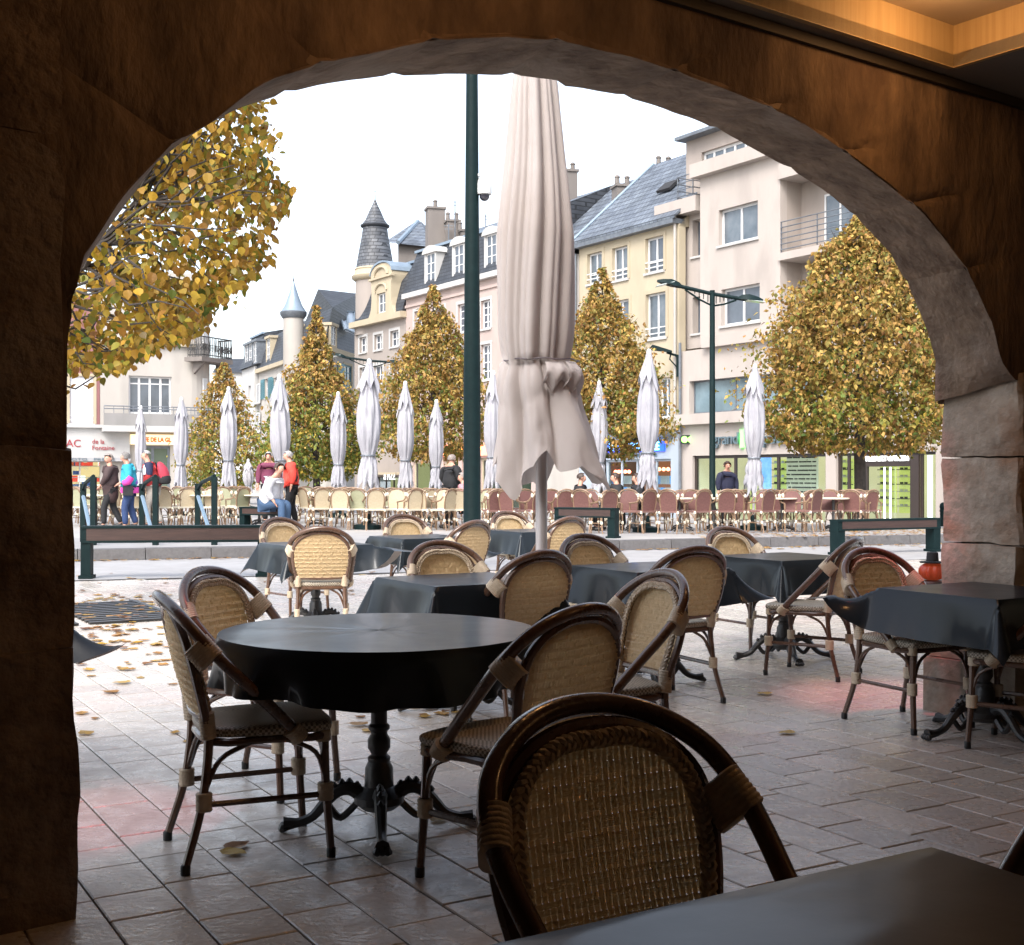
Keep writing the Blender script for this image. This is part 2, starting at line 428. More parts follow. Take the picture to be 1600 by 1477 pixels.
skin('inner_face', -.004, ia, .006, M_RENDER, CEIL+.35, 1.30, 1.72)
skin('outer_face', TH+.002, oa, .03, M_STONE2, CEIL+2.4, 1.30, 1.72)
m = MB(); m.hexa([W3(LSP+.10, 0, .05), W3(LSP+4.1, 0, .02), W3(LSP+4.1, 0, TH-.02), W3(LSP+.10, 0, TH-.05), W3(LSP+.10, 1.8, .05), W3(LSP+4.1, 1.8, .02), W3(LSP+4.1, 1.8, TH-.02), W3(LSP+.10, 1.8, TH-.05)])
m.hexa([W3(-3.2, 0, .03), W3(-.1, 0, .03), W3(-.1, 0, TH), W3(-3.2, 0, TH), W3(-3.2, 1.4, .03), W3(-.1, 1.4, .03), W3(-.1, 1.4, TH), W3(-3.2, 1.4, TH)])
m.build('masonry_core', M_STONE2, wall, world=True)
# right jamb: coursed stones below the springing
zz = [0.0, .50, .93, 1.40, 1.86]
for i in range(len(zz)-1):
    z0, z1 = zz[i]+.006, zz[i+1]-.004
    m = MB(); g = []
    lean = .02*(i < 2)
    NU, NV, = 9, 12
    # ring around the stone: jamb face (facing -WD) and both wall faces
    path = [(LSP+1.2, -.02)]+[(LSP+.02+ (1.1*(1-k/4)), -.02) for k in range(1,5)]+[(LSP-lean, -.0+TH*k/8) for k in range(9)]+[(LSP+.3, TH+.015),(LSP+1.2, TH+.015)]
    rws = []
    for v in range(NV+1):
        z_ = z0+(z1-z0)*v/NV; e = .004 if v in (0, NV) else 0
        rws.append([rough3(W3(a+e+.022*fbm(a*2+i*3.3, z_*2, b_*2, .9), z_, b_+(e if b_ < .1 else -e)), .020) for a, b_ in path])
    n = len(path); vs = [x for r_ in rws for x in r_]; fs = []
    for v in range(NV):
        for k in range(n-1): fs.append((v*n+k, v*n+k+1, (v+1)*n+k+1, (v+1)*n+k))
    fs.append(tuple(range(n-1, -1, -1))); fs.append(tuple(NV*n+k for k in range(n)))
    m.add(vs, fs); m.build('stone', M_STONE2, wall, smooth=True, world=True)
# plinth of the right pier
m = MB(); 
for (a, b_, z0, z1) in ((LSP-.10, LSP+.75, 0, .30), (LSP-.075, LSP+.72, .305, .50)):
    m2 = MB(); pts = [W3(a, z0, -.05), W3(b_, z0, -.05), W3(b_, z0, TH+.06), W3(a, z0, TH+.06)]
    m2.hexa([rough3(p) for p in pts]+[rough3(p+Vector((0,0,z1-z0))) for p in pts]); m2.build('plinth_stone', M_STONE2, wall, world=True)
# left pier: a pilaster standing proud of the wall towards us, in courses
pier = empty('stone_pier', (-1.9, 3.3, 0), 0, 'dark rough stone pier with a wider lower block at the left edge', 'pier')
def pier_block(z0, z1, grow, seed, bev=.008, lft=2.6):
    m = MB(); path = []
    e = grow
    # front face (towards the camera) and right face, sampled
    for k in range(13): path.append((-lft+ (lft+e+.0)*k/12, -.05-e))
    for k in range(1, 6): path.append((e, -.05-e+(.47+e)*k/5))
    path.append((-lft, .42))
    NV = max(4, int((z1-z0)/.07)); rws = []
    for v in range(NV+1):
        z_ = z0+(z1-z0)*v/NV; ed = bev if v in (0, NV) else (bev*.3 if v in (1, NV-1) else 0)
        row = []
        for i, (a, b_) in enumerate(path):
            cut = .025 if i == 12 else 0
            row.append(rough3(W3(a-ed-cut*.6, z_, b_+ed+cut*.6)+Vector((.02*fbm(z_*2+seed, a, b_, 2),0,0)), .016))
        rws.append(row)
    n = len(path); vs = [x for r_ in rws for x in r_]; fs = []
    for v in range(NV):
        for k in range(n-1): fs.append((v*n+k, v*n+k+1, (v+1)*n+k+1, (v+1)*n+k))
    fs.append(tuple(range(n-1, -1, -1))); fs.append(tuple(NV*n+k for k in range(n)))
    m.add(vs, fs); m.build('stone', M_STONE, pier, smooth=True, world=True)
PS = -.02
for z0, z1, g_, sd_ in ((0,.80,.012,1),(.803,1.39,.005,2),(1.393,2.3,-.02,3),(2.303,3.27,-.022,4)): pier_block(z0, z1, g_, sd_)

# ceiling with a raised square coffer
M_CEIL = mat('painted_ceiling', (.25,.23,.20), rough=.7, c2=(.22,.21,.19), scale=3)
M_COVE = mat('coffer_wood', (.50,.39,.22), rough=.5, c2=(.40,.29,.15), scale=6, stretch=(6,6,.2), spec=.4)
def C3(s, d, z=CEIL):             # s along the wall, d inwards from its inner face
    v = A0+WD*s-WN*d; return Vector((v.x, v.y, z))
cc = Vector((2.137, 6.04, 0))-A0; cs = cc.dot(WD); cdn = -cc.dot(WN)
c_s1, c_d0 = cs, cdn; c_s0, c_d1 = cs-2.6, cdn+1.5; HC = .20
print('coffer', cs, cdn)
ceil = MB()
S0, S1, D0, D1 = -3.2, 9.2, -.0, 7.0
for (a, b_, c_, d_) in ((S0, c_s0, D0, D1), (c_s1, S1, D0, D1), (c_s0, c_s1, D0, c_d0), (c_s0, c_s1, c_d1, D1)):
    ceil.hexa([C3(a, c_), C3(b_, c_), C3(b_, d_), C3(a, d_)]+[C3(a, c_, CEIL+.06), C3(b_, c_, CEIL+.06), C3(b_, d_, CEIL+.06), C3(a, d_, CEIL+.06)])
ceiling = tag(ceil.build('ceiling', M_CEIL), kind='structure')
for (a, b_, c_, d_) in ((c_s0, c_s1, c_d0-.03, c_d0), (c_s0, c_s1, c_d1, c_d1+.03), (c_s0-.03, c_s0, c_d0, c_d1), (c_s1, c_s1+.03, c_d0, c_d1)):
    m = MB(); z0, z1 = CEIL-.004, CEIL+HC
    m.hexa([C3(a, c_, z0), C3(b_, c_, z0), C3(b_, d_, z0), C3(a, d_, z0), C3(a, c_, z1), C3(b_, c_, z1), C3(b_, d_, z1), C3(a, d_, z1)]); m.build('coffer_side', M_COVE, ceiling)
m = MB(); m.hexa([C3(c_s0-.05, c_d0-.05, CEIL+HC), C3(c_s1+.05, c_d0-.05, CEIL+HC), C3(c_s1+.05, c_d1+.05, CEIL+HC), C3(c_s0-.05, c_d1+.05, CEIL+HC)]+
       [C3(c_s0-.05, c_d0-.05, CEIL+HC+.05), C3(c_s1+.05, c_d0-.05, CEIL+HC+.05), C3(c_s1+.05, c_d1+.05, CEIL+HC+.05), C3(c_s0-.05, c_d1+.05, CEIL+HC+.05)])
m.build('coffer_top', mat('coffer_paint', (.40,.34,.26), rough=.6), ceiling)
# dark cornice strip between wall and ceiling
m = MB(); m.hexa([C3(S0, -.01, CEIL-.05), C3(S1, -.01, CEIL-.05), C3(S1, .035, CEIL-.05), C3(S0, .035, CEIL-.05), C3(S0, -.01, CEIL-.004), C3(S1, -.01, CEIL-.004), C3(S1, .035, CEIL-.004), C3(S0, .035, CEIL-.004)])
m.build('ceiling_trim', mat('dark_trim', (.03,.025,.02), rough=.7), ceiling)
# the café's own walls behind and beside the camera
M_BACK = mat('cafe_wall', (.16,.12,.09), rough=.8, c2=(.12,.09,.07), scale=2)
bw = MB()
for (a, b_, c_, d_) in ((S0, S1, 6.4, 6.6), (S0-.2, S0, -.0, 6.6), (S1, S1+.2, 0, 6.6)):
    bw.hexa([C3(a, c_, 0), C3(b_, c_, 0), C3(b_, d_, 0), C3(a, d_, 0), C3(a, c_, CEIL+.06), C3(b_, c_, CEIL+.06), C3(b_, d_, CEIL+.06), C3(a, d_, CEIL+.06)])
tag(bw.build('cafe_walls', M_BACK), kind='structure')
# ceiling lamps (the coffer's glow and the warm light raking the wall)
def lamp_fitting(s, d, z, watt, name='ceiling_lamp', label=None):
    e = empty(name, C3(s, d, z), 0, label, 'lamp')
    m = MB(); m.lathe([(.09,-.0),(.095,-.02),(.08,-.03)], n=20); m.build('housing', M_LEAD, e, smooth=True)
    m = MB(); m.lathe([(.07,-.031),(.06,-.045),(.02,-.05)], n=20)
    m.build('bulb', mat('lamp_glow', (1,.8,.5), emit=(1,.55,.18), estr=6), e, smooth=True)
    ld = bpy.data.lights.new('lamp_light', 'POINT'); ld.energy = watt; ld.color = (1,.50,.20); ld.shadow_soft_size = .09
    lo = bpy.data.objects.new('lamp_light', ld); col.objects.link(lo); lo.parent = e; lo.location = (0,0,-.13)
    return e
gl = Vector((1.95, 5.45, 0))-A0
lamp_fitting(gl.dot(WD), -gl.dot(WN), CEIL+HC, 3.0, label='small round lamp glowing amber inside the raised ceiling coffer')
lamp_fitting(1.15, 1.0, CEIL, 3.4, label='small round ceiling lamp close to the wall above the arch, left part')
lamp_fitting(3.4, 4.3, CEIL, 5.0, label='small round added ceiling lamp, unseen behind the viewer, warming the foreground')  # unseen lamp added to warm the nearest chair and floor
# ================================================================ BUILDINGS
def M_PL(name, c, d=.85, **k):
    c = tuple(x*.66 for x in c)
    return mat(name, c, rough=.85, c2=tuple(x*d for x in c), scale=.6, detail=9, bump=.2, bscale=12, stretch=(1,1,.35), c3=tuple(x*.80 for x in c), s3=1.1, t3=(.52,.74), **k)
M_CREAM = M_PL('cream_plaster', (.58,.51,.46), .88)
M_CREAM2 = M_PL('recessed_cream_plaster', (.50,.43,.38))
M_YEL = M_PL('yellow_plaster', (.62,.53,.38))
M_PINKB = M_PL('pink_plaster', (.62,.49,.44))
M_GREYB = M_PL('taupe_plaster', (.44,.385,.345))
M_PALE = M_PL('pale_plaster', (.60,.56,.51))
M_PALE2 = M_PL('white_plaster', (.66,.65,.63))
M_RED = M_PL('dusky_red_plaster', (.36,.16,.16))
M_TRIMY = M_PL('cream_stone_trim', (.60,.51,.36))
M_CONC = M_PL('grey_concrete', (.36,.35,.34))
M_CHIM = M_PL('chimney_render', (.26,.23,.21), .7)
M_SHUT = mat('teal_shutter', (.05,.17,.20), rough=.5, c2=(.04,.12,.15), scale=5)
M_ZINC = mat('zinc_sheet', (.22,.28,.34), rough=.5, c2=(.17,.22,.28), scale=1.5, metal=.25)
def slate_mat(name, c, c2, rowh=.28):
    m = bpy.data.materials.new(name); m.use_nodes = True; nt = m.node_tree; L = nt.links; b = nt.nodes['Principled BSDF']
    tc = node(nt, 'ShaderNodeTexCoord'); g = node(nt, 'ShaderNodeSeparateXYZ'); L.new(tc.outputs['Object'], g.inputs[0])
    cb = node(nt, 'ShaderNodeCombineXYZ')
    ml = node(nt, 'ShaderNodeMath', operation='MULTIPLY'); ml.inputs[1].default_value = 1.2
    su = node(nt, 'ShaderNodeMath', operation='SUBTRACT'); L.new(g.outputs[1], su.inputs[0]); L.new(g.outputs[0], su.inputs[1])
    L.new(su.outputs[0], ml.inputs[0]); L.new(ml.outputs[0], cb.inputs[0]); L.new(g.outputs[2], cb.inputs[1])
    br = node(nt, 'ShaderNodeTexBrick'); L.new(cb.outputs[0], br.inputs[0])
    br.inputs['Color1'].default_value = (*c, 1); br.inputs['Color2'].default_value = (*c2, 1); br.inputs['Mortar'].default_value = (*[x*.35 for x in c], 1)
    br.inputs['Scale'].default_value = 1; br.inputs['Mortar Size'].default_value = .025; br.inputs['Brick Width'].default_value = .45; br.inputs['Row Height'].default_value = rowh
    nz = node(nt, 'ShaderNodeTexNoise'); nz.inputs['Scale'].default_value = 1.1; nz.inputs['Detail'].default_value = 8; L.new(tc.outputs['Object'], nz.inputs[0])
    mr = node(nt, 'ShaderNodeMapRange'); mr.inputs[1].default_value = .3; mr.inputs[2].default_value = .7; mr.inputs[3].default_value = .65; mr.inputs[4].default_value = 1.35
    L.new(nz.outputs[0], mr.inputs[0]); vm = node(nt, 'ShaderNodeVectorMath', operation='SCALE'); L.new(br.outputs[0], vm.inputs[0]); L.new(mr.outputs[0], vm.inputs[3])
    L.new(vm.outputs[0], b.inputs['Base Color']); b.inputs['Roughness'].default_value = .55
    bn = node(nt, 'ShaderNodeBump'); bn.inputs['Strength'].default_value = .5; bn.inputs['Distance'].default_value = .03; bn.invert = True
    L.new(br.outputs['Fac'], bn.inputs['Height']); L.new(bn.outputs[0], b.inputs['Normal']); return m
M_SLATE = slate_mat('blue_slate', (.085,.10,.125), (.125,.145,.17))
M_SLATED = slate_mat('dark_slate', (.026,.030,.038), (.042,.047,.056), .22)
M_TURSL = slate_mat('weathered_slate', (.05,.055,.065), (.10,.105,.115), .22)

class Fac:
    """a facade: vertical plane through O along U (seen left from the square), depth d runs inwards"""
    def __init__(s, O, U, flip=False):
        s.O = Vector((O[0], O[1], 0)); s.U = Vector((U[0], U[1], 0)).normalized()
        n = Vector((-s.U.y, s.U.x, 0)); s.IN = n if n.y > 0 else -n
    def off(s, d): f = Fac(s.O+s.IN*d, s.U); f.IN = s.IN; return f
    def s_(s, px):
        r = (px-800)/F; return (r*s.O.y-s.O.x)/(s.U.x-r*s.U.y)
    def z_(s, px, py): return CAMZ+(HY-py)/F*(s.O.y+s.U.y*s.s_(px))
    def p(s, a, z, d=0): v = s.O+s.U*a+s.IN*d; return Vector((v.x, v.y, z))
    def box(s, m, a0, a1, z0, z1, d0, d1, mi=0):
        return m.hexa([s.p(a0,z0,d0), s.p(a1,z0,d0), s.p(a1,z0,d1), s.p(a0,z0,d1), s.p(a0,z1,d0), s.p(a1,z1,d0), s.p(a1,z1,d1), s.p(a0,z1,d1)], mi)
    def hole(s, x0, x1, yt, yb, xr=None):
        xr = xr if xr is not None else x0
        a, b = s.s_(x0), s.s_(x1); return (min(a,b), max(a,b), s.z_(xr, yb), s.z_(xr, yt))
    def wall(s, root, a0, a1, z0, z1, holes, mt, th=.35, name='wall'):
        a0, a1 = min(a0,a1), max(a0,a1)
        ss = sorted({a0, a1}|{min(max(h[i], a0), a1) for h in holes for i in (0,1)}); zs = sorted({z0, z1}|{min(max(h[i], z0), z1) for h in holes for i in (2,3)})
        def solid(i, j):
            if not (0 <= i < len(ss)-1 and 0 <= j < len(zs)-1): return False
            ca, cz = (ss[i]+ss[i+1])/2, (zs[j]+zs[j+1])/2
            return not any(h[0] < ca < h[1] and h[2] < cz < h[3] for h in holes)
        m = MB()
        for i in range(len(ss)-1):
            for j in range(len(zs)-1):
                if not solid(i, j): continue
                q = [s.p(ss[i],zs[j],0), s.p(ss[i+1],zs[j],0), s.p(ss[i+1],zs[j+1],0), s.p(ss[i],zs[j+1],0)]
                k = [v+s.IN*th for v in q]; m.add(q, [(0,1,2,3)]); m.add(k, [(3,2,1,0)])
                if not solid(i-1, j): m.add([q[0],q[3],k[3],k[0]], [(0,1,2,3)])
                if not solid(i+1, j): m.add([q[1],k[1],k[2],q[2]], [(0,1,2,3)])
                if not solid(i, j-1): m.add([q[0],k[0],k[1],q[1]], [(0,1,2,3)])
                if not solid(i, j+1): m.add([q[3],q[2],k[2],k[3]], [(0,1,2,3)])
        return m.build(name, mt, root, world=True)
    def window(s, root, h, nx=2, nz=1, fr=M_WHITE, pane=None, d=.14, w=.07, surround=None, sill=True, bar=None, mull=None, name='window'):
        a0, a1, z0, z1 = h; m = MB()
        s.box(m, a0, a1, z0, z0+w, d, d+.07); s.box(m, a0, a1, z1-w, z1, d, d+.07)
        s.box(m, a0, a0+w, z0+w, z1-w, d, d+.07); s.box(m, a1-w, a1, z0+w, z1-w, d, d+.07)
        for i in range(1, nx): c = a0+(a1-a0)*i/nx; s.box(m, c-w*.55, c+w*.55, z0+w, z1-w, d, d+.07)
        for j in (mull or [k/nz for k in range(1, nz)]):
            c = z0+(z1-z0)*j
            for i in range(nx):
                b0 = a0+(a1-a0)*i/nx+w*.6; b1 = a0+(a1-a0)*(i+1)/nx-w*.6; s.box(m, b0, b1, c-w*.3, c+w*.3, d+.005, d+.065)
        o = m.build(name, fr, root, world=True)
        g = MB(); s.box(g, a0+.01, a1-.01, z0+.01, z1-.01, d+.03, d+.04); g.build('pane', pane or M_PANE, o, world=True)
        if sill:
            g = MB(); s.box(g, a0-.08, a1+.08, z0-.09, z0-.002, -.08, d); g.build('sill', sill if not isinstance(sill, bool) else M_PALE2, o, world=True)
        if surround:
            g = MB(); e = .16; t = -.03
            s.box(g, a0-e, a0-.002, z0-.01, z1+e, t, .03); s.box(g, a1+.002, a1+e, z0-.01, z1+e, t, .03); s.box(g, a0-.002, a1+.002, z1+.002, z1+e, t, .03)
            g.build('surround', surround, o, world=True)
        if bar:
            g = MB()
            for k in (0, .12): s.box(g, a0, a1, z0+.42-k*2, z0+.46-k*2, -.04, -.01)
            g.build('window_bar', bar, o, world=True)
        return o
    def text(s, root, txt, a, z, size, mt, d=-.06, ext=.03, align='CENTER', name='lettering', bold=0.0, squeeze=1.0):
        c = bpy.data.curves.new('lettering', 'FONT'); c.body = txt; c.size = size; c.extrude = ext; c.align_x = align; c.align_y = 'CENTER'; c.offset = bold
        t = bpy.data.objects.new('t', c); col.objects.link(t); bpy.context.view_layer.update()
        me = bpy.data.meshes.new_from_object(t.evaluated_get(bpy.context.evaluated_depsgraph_get())); bpy.data.objects.remove(t)
        rt = -s.U if s.U.x < 0 else s.U               # reading direction, towards the picture's right
        me.materials.clear(); me.materials.append(mt); pl = chain_loc(root); o3 = s.p(a, z, d)-pl
        for v in me.vertices:
            p = o3+rt*v.co.x*squeeze+Vector((0,0,v.co.y))-s.IN*v.co.z; v.co = p
        o = bpy.data.objects.new(name, me); col.objects.link(o); o.parent = root; return o
def gutter(root, f, a, z0, z1, mt=None, d=-.12):
    m = MB(); m.tube([f.p(a, z0, d), f.p(a, z1, d)], .06, 8); m.build('drainpipe', mt or M_LEAD, root, smooth=True, world=True)
def chimney(root, c, w_, d_, z0, z1, rz, pots=2, mt=None):
    m = MB(); m.box((c[0], c[1], (z0+z1)/2), (w_, d_, z1-z0), rz=rz); m.box((c[0], c[1], z1+.06), (w_+.14, d_+.14, .12), rz=rz)
    o = m.build('chimney', mt or M_CHIM, root, world=True)
    for i in range(pots):
        m = MB(); x = (i-(pots-1)/2)*.5; v = Matrix.Rotation(rz, 3, 'Z') @ Vector((x, 0, 0))
        m.lathe([(.13,0),(.11,.35),(.14,.37),(.14,.42),(.05,.5)], (c[0]+v.x, c[1]+v.y, z1+.12), 8); m.build('chimney_pot', M_CHIM, o, smooth=True, world=True)
    return o
FU = (-.54, .842)
fA = Fac((12.9, 42), FU)
RZF = math.atan2(FU[1], FU[0])
# ---------------------------------------------------------------- right: cream modern block with the opticians below
rb = empty('modern_block', (14, 46, -.6), 0, 'cream modern block with balconies above the green-lit opticians at right', 'building')
s_l = fA.s_(1062); s_r = -9.0
B = fA                                   # projecting bay plane
s94, s219 = fA.s_(1094), fA.s_(1219); sl = fA.s_(1064)
ztop = fA.z_(1150, 262)
fL = fA.off(.55); fR = fA.off(1.1)
z_u0 = fA.z_(1150, 655)                  # underside of first floor
zg = -.6
w1 = fA.hole(1123, 1184, 329, 385); w2 = fA.hole(1127, 1187, 453, 510); w0 = fA.hole(1078, 1218, 596, 647)
zb = fA.z_(1094, 540)
fA.wall(rb, s219, s94, zb, ztop, [w1, w2], M_CREAM, name='bay_wall')
fA.window(rb, w1, 2, 1, pane=M_PANEL, surround=None, w=.09, d=.2); 
o = fA.window(rb, w2, 2, 1, pane=M_PANE, w=.09, d=.2)
m = MB(); fA.box(m, w2[0]+.25, w2[1]-1.2, w2[3]-.55, w2[3]-.45, .9, 1.5); fA.box(m, w2[0]+.5, w2[1]-.9, w2[3]-.9, w2[3]-.8, 2.2, 2.8)
# narrow windows left of the bay
h1 = fL.hole(1082, 1095.5, 345, 402); h2 = fL.hole(1082, 1097, 465, 522)
fL.wall(rb, fL.s_(1096)-.4, fL.s_(1063.5), zb, fL.z_(1070, 335), [h1, h2], M_CREAM, name='side_wall')
fL.window(rb, h1, 1, 1, fr=M_GREYB, pane=M_PANE, d=.25, w=.05); fL.window(rb, h2, 1, 1, fr=M_GREYB, pane=M_PANE, d=.25, w=.05)
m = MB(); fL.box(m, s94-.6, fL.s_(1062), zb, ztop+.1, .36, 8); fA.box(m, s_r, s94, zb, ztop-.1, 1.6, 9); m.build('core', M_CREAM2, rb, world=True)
m = MB(); za = fA.z_(1062, 335); fL.box(m, fL.s_(1095)-.3, fL.s_(1038)*1.0, za, za+.62, -.55, .5); m.build('roof_terrace_slab', M_CREAM, rb, world=True)
def rail(root, f, a0, a1, z, n=5, h=1.0, d=-.05, side=None, mt=M_LEAD, name='railing'):
    m = MB()
    for k in range(n): m.tube([f.p(a0, z+.12+(h-.12)*k/(n-1), d), f.p(a1, z+.12+(h-.12)*k/(n-1), d)], .022, 5)
    L_ = abs(a1-a0); c = max(1, int(L_/1.6))
    for k in range(c+1): a = a0+(a1-a0)*k/c; m.tube([f.p(a, z, d+.03), f.p(a, z+h, d+.03)], .025, 5)
    if side:
        for a in (a0, a1):
            for k in range(n): m.tube([f.p(a, z+.12+(h-.12)*k/(n-1), d), f.p(a, z+.12+(h-.12)*k/(n-1), side)], .022, 5)
    return m.build(name, mt, root, smooth=True, world=True)
rail(rb, fL, fL.s_(1095), fL.s_(1071), za+.62, 4, .95, -.45, .4)
# penthouse
fP = fA.off(.9); zt0 = fA.z_(1094, 282); zt1 = fA.z_(1094, 236)
rib = fP.hole(1096, 1178, 247, 263, 1137); rib = (rib[0], rib[1], zt0+.75, zt0+1.45)
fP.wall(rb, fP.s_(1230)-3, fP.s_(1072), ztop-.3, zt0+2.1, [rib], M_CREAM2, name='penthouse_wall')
fP.window(rb, rib, 5, 1, w=.1, d=.15, pane=M_PANEL)
m = MB(); fP.box(m, fP.s_(1230)-4, fP.s_(1068), zt0+2.1, zt0+2.24, -.5, 6); m.build('roof_slab', M_LEAD, rb, world=True)
m = MB(); fA.box(m, s219-.2, s94+.25, ztop, ztop+.55, -.35, 1.3); m.build('parapet', M_CREAM, rb, world=True)
chimney(rb, fP.p(fP.s_(1085)-.5, 0, 2.0)[:2], 1.5, .8, zt0+2, zt0+3.6, RZF, 0)
# right part with balconies
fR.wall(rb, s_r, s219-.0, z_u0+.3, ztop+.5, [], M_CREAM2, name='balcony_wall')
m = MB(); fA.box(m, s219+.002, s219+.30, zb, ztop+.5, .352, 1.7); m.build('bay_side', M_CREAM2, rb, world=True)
for k, (py, xx) in enumerate(((408, 1219), (281, 1219), (538, 1219))):
    zz_ = fA.z_(xx, py); m = MB(); fA.box(m, s_r, s219+.02, zz_, zz_+(.28 if k == 0 else .55), -.1, 1.12); m.build('balcony_slab', M_CREAM, rb, world=True)
    if k < 2: rail(rb, fA, s_r, s219-.05, zz_+(.28 if k == 0 else .55), 6, 1.15, -.02)
for k, py in enumerate((395, 520)):
    h = fR.hole(1290, 1340, py-90, py-10); fR.window(rb, h, 2, 1, d=-.06, pane=M_PANEL, sill=False)
# ground and first floor
sgl = fA.s_(1063.5); z1f = w0[2]-.15
shop = (fA.s_(1290), fA.s_(1082), zg, fA.z_(1150, 711)); door = (fA.s_(1462), fA.s_(1306), zg, fA.z_(1380, 707))
fA.wall(rb, s_r, sgl, zg, zb-.15, [(fA.s_(1290), fA.s_(1077), w0[2], w0[3]), shop, door], M_CREAM, name='ground_floor_wall')
m = MB(); fA.box(m, s_r, fA.s_(1103), zb-.15, zb+.28, -.25, 1.0); m.build('cornice_band', M_CREAM, rb, world=True)
m = MB(); fA.box(m, fA.s_(1290), sgl, w0[2]-.45, w0[2]-.02, -.3, .1); m.build('window_ledge', M_CREAM, rb, world=True)
o = fA.window(rb, (fA.s_(1290), fA.s_(1077), w0[2], w0[3]), 3, 1, fr=M_LEAD, pane=dark_pane('office_pane', (.09,.13,.15)), d=.25, w=.06, sill=False)
gutter(rb, fA, sgl-.1, zg, zb+.2)
# shop interior
M_SHOPW = mat('shop_interior', (.62,.58,.42), rough=.7, emit=(1,.92,.60), estr=.16)
M_LIME = mat('lime_lit_shelf', (.75,.8,.1), rough=.5, emit=(.62,.70,.18), estr=.22, c2=(.7,.75,.3), scale=2.0)
M_TUBE = mat('white_light_panel', (.9,.9,.9), emit=(.9,1,1), estr=1.0)
M_SHOPF = mat('shop_floor', (.25,.24,.2), rough=.3)
a0, a1 = fA.s_(1470)-.3, fA.s_(1079)+.0
m = MB(); fA.box(m, a0, a1, zg-.1, zg+.02, .4, 5.5); m.build('shop_floor', M_SHOPF, rb, world=True)
m = MB(); fA.box(m, a0, a1, shop[3]+.15, shop[3]+.25, .36, 5.5); fA.box(m, a0, a1, zg, shop[3]+.2, 5.4, 5.5); fA.box(m, a0, a0+.1, zg, shop[3]+.2, .36, 5.5); fA.box(m, a1-.1, a1, zg, shop[3]+.2, .36, 5.5)
m.build('shop_wall', M_SHOPW, rb, world=True)
rr = random.Random(5)
def shelf_unit(px0, px1, d, zt=2.0, mt=M_LIME):
    f = fA.off(d); a, b = f.s_(px1), f.s_(px0); m = MB(); f.box(m, a, b, zg+.5, zg+zt+.55, 0, .06); o = m.build('display_panel', mt, rb, world=True)
    for k in range(7):
        m = MB(); z = zg+.75+k*(zt-.35)/6; f.box(m, a+.05, b-.05, z, z+.03, -.22, -.01)
        x = a+.1
        while x < b-.25:
            f.box(m, x, x+.13, z+.035, z+.10, -.16, -.12); x += .2
        m.build('display_shelf', M_DARK if k % 2 else M_WHITE, rb, world=True)
shelf_unit(1108, 1142, 3.0); shelf_unit(1150, 1200, 3.2); shelf_unit(1210, 1232, 2.0); shelf_unit(1315, 1335, 2.0); shelf_unit(1375, 1400, 4.5); shelf_unit(1405, 1425, 4.4)
m = MB(); f = fA.off(1.0); f.box(m, f.s_(1204), f.s_(1188), zg+.6, zg+2.75, 0, .05); m.build('display_panel', mat('blue_poster', (.1,.2,.5), emit=(.12,.3,.75), estr=.7, c2=(.5,.65,.85), scale=.8, contrast=(.45,.6)), rb, world=True)
# eyewear rack: rows of dark frames in front of a pale board
f = fA.off(.9); a, b = f.s_(1275), f.s_(1226); m = MB(); f.box(m, a, b, zg+.5, zg+2.75, .1, .14); m.build('display_panel', mat('pale_board', (.45,.45,.36), emit=(.8,.85,.6), estr=.18), rb, world=True)
for k in range(13):
    m = MB(); z = zg+.65+k*.16; x = a+.05
    while x < b-.2:
        l_ = rr.uniform(.1,.34); f.box(m, x, x+l_, z, z+.05, 0, .06); x += l_+rr.uniform(.02,.12)
    m.build('spectacle_row', M_DARK, rb, world=True)
for px0, px1, d in ((1116, 1120, 2.6), (1128,1131,2.8), (1449, 1456, 1.2), (1199.5,1203,2.4),(1342,1347,1.8)):
    f = fA.off(d); m = MB(); f.box(m, f.s_(px1), f.s_(px0), zg+.5, zg+2.6, 0, .05); m.build('light_strip', M_TUBE, rb, world=True)
# shop fronts: dark frames and panes
M_BRONZE = mat('dark_bronze_frame', (.035,.025,.022), rough=.35)
def shopfront(root, f, h, divs, d=.12, w=.06, fr=M_BRONZE, name='shop_window'):
    a0, a1, z0, z1 = h; xs = [a0]+sorted(f.s_(x) for x in divs)+[a1]; m = MB()
    f.box(m, a0, a1, z1-w, z1, d, d+.08); f.box(m, a0, a1, z0, z0+.12, d, d+.08)
    for i, x in enumerate(xs):
        e = w*.5; x_ = min(max(x, a0+e), a1-e); f.box(m, x_-e, x_+e, z0+.12, z1-w, d+.002, d+.078)
    o = m.build(name, fr, root, world=True)
    for i in range(len(xs)-1):
        g = MB(); f.box(g, xs[i]+.02, xs[i+1]-.02, z0+.02, z1-.01, d+.035, d+.045); g.build('pane', GLASS, o, world=True)
    return o
shopfront(rb, fA, shop, (1145, 1212), w=.12)
shopfront(rb, fA, door, (1322, 1350, 1420, 1436), w=.1)
m = MB(); zl = fA.z_(1400, 729); fA.box(m, fA.s_(1420), fA.s_(1352), zl, door[3]-.1, .05, .12); fA.box(m, fA.s_(1434), fA.s_(1421), zg, door[3]-.1, .04, .12); m.build('door_fascia', M_BRONZE, rb, world=True)
m = MB()
for px in (1381, 1390): a = fA.s_(px); m.tube([fA.p(a, zg+.4, .04), fA.p(a, zg+2.2, .04)], .03, 8)
m.build('door_handle', M_TUBE, rb, smooth=True, world=True)
M_LET = mat('grey_letter', (.12,.17,.20), rough=.35, metal=.3); M_LETW = mat('white_letter', (.8,.8,.8), emit=(1,1,1), estr=.8)
zt_ = fA.z_(1150, 686)
ag = fA.s_(1138)
fA.text(rb, "grand", fA.s_(1137.5), zt_, .66, M_LET, d=-.1, ext=.05)
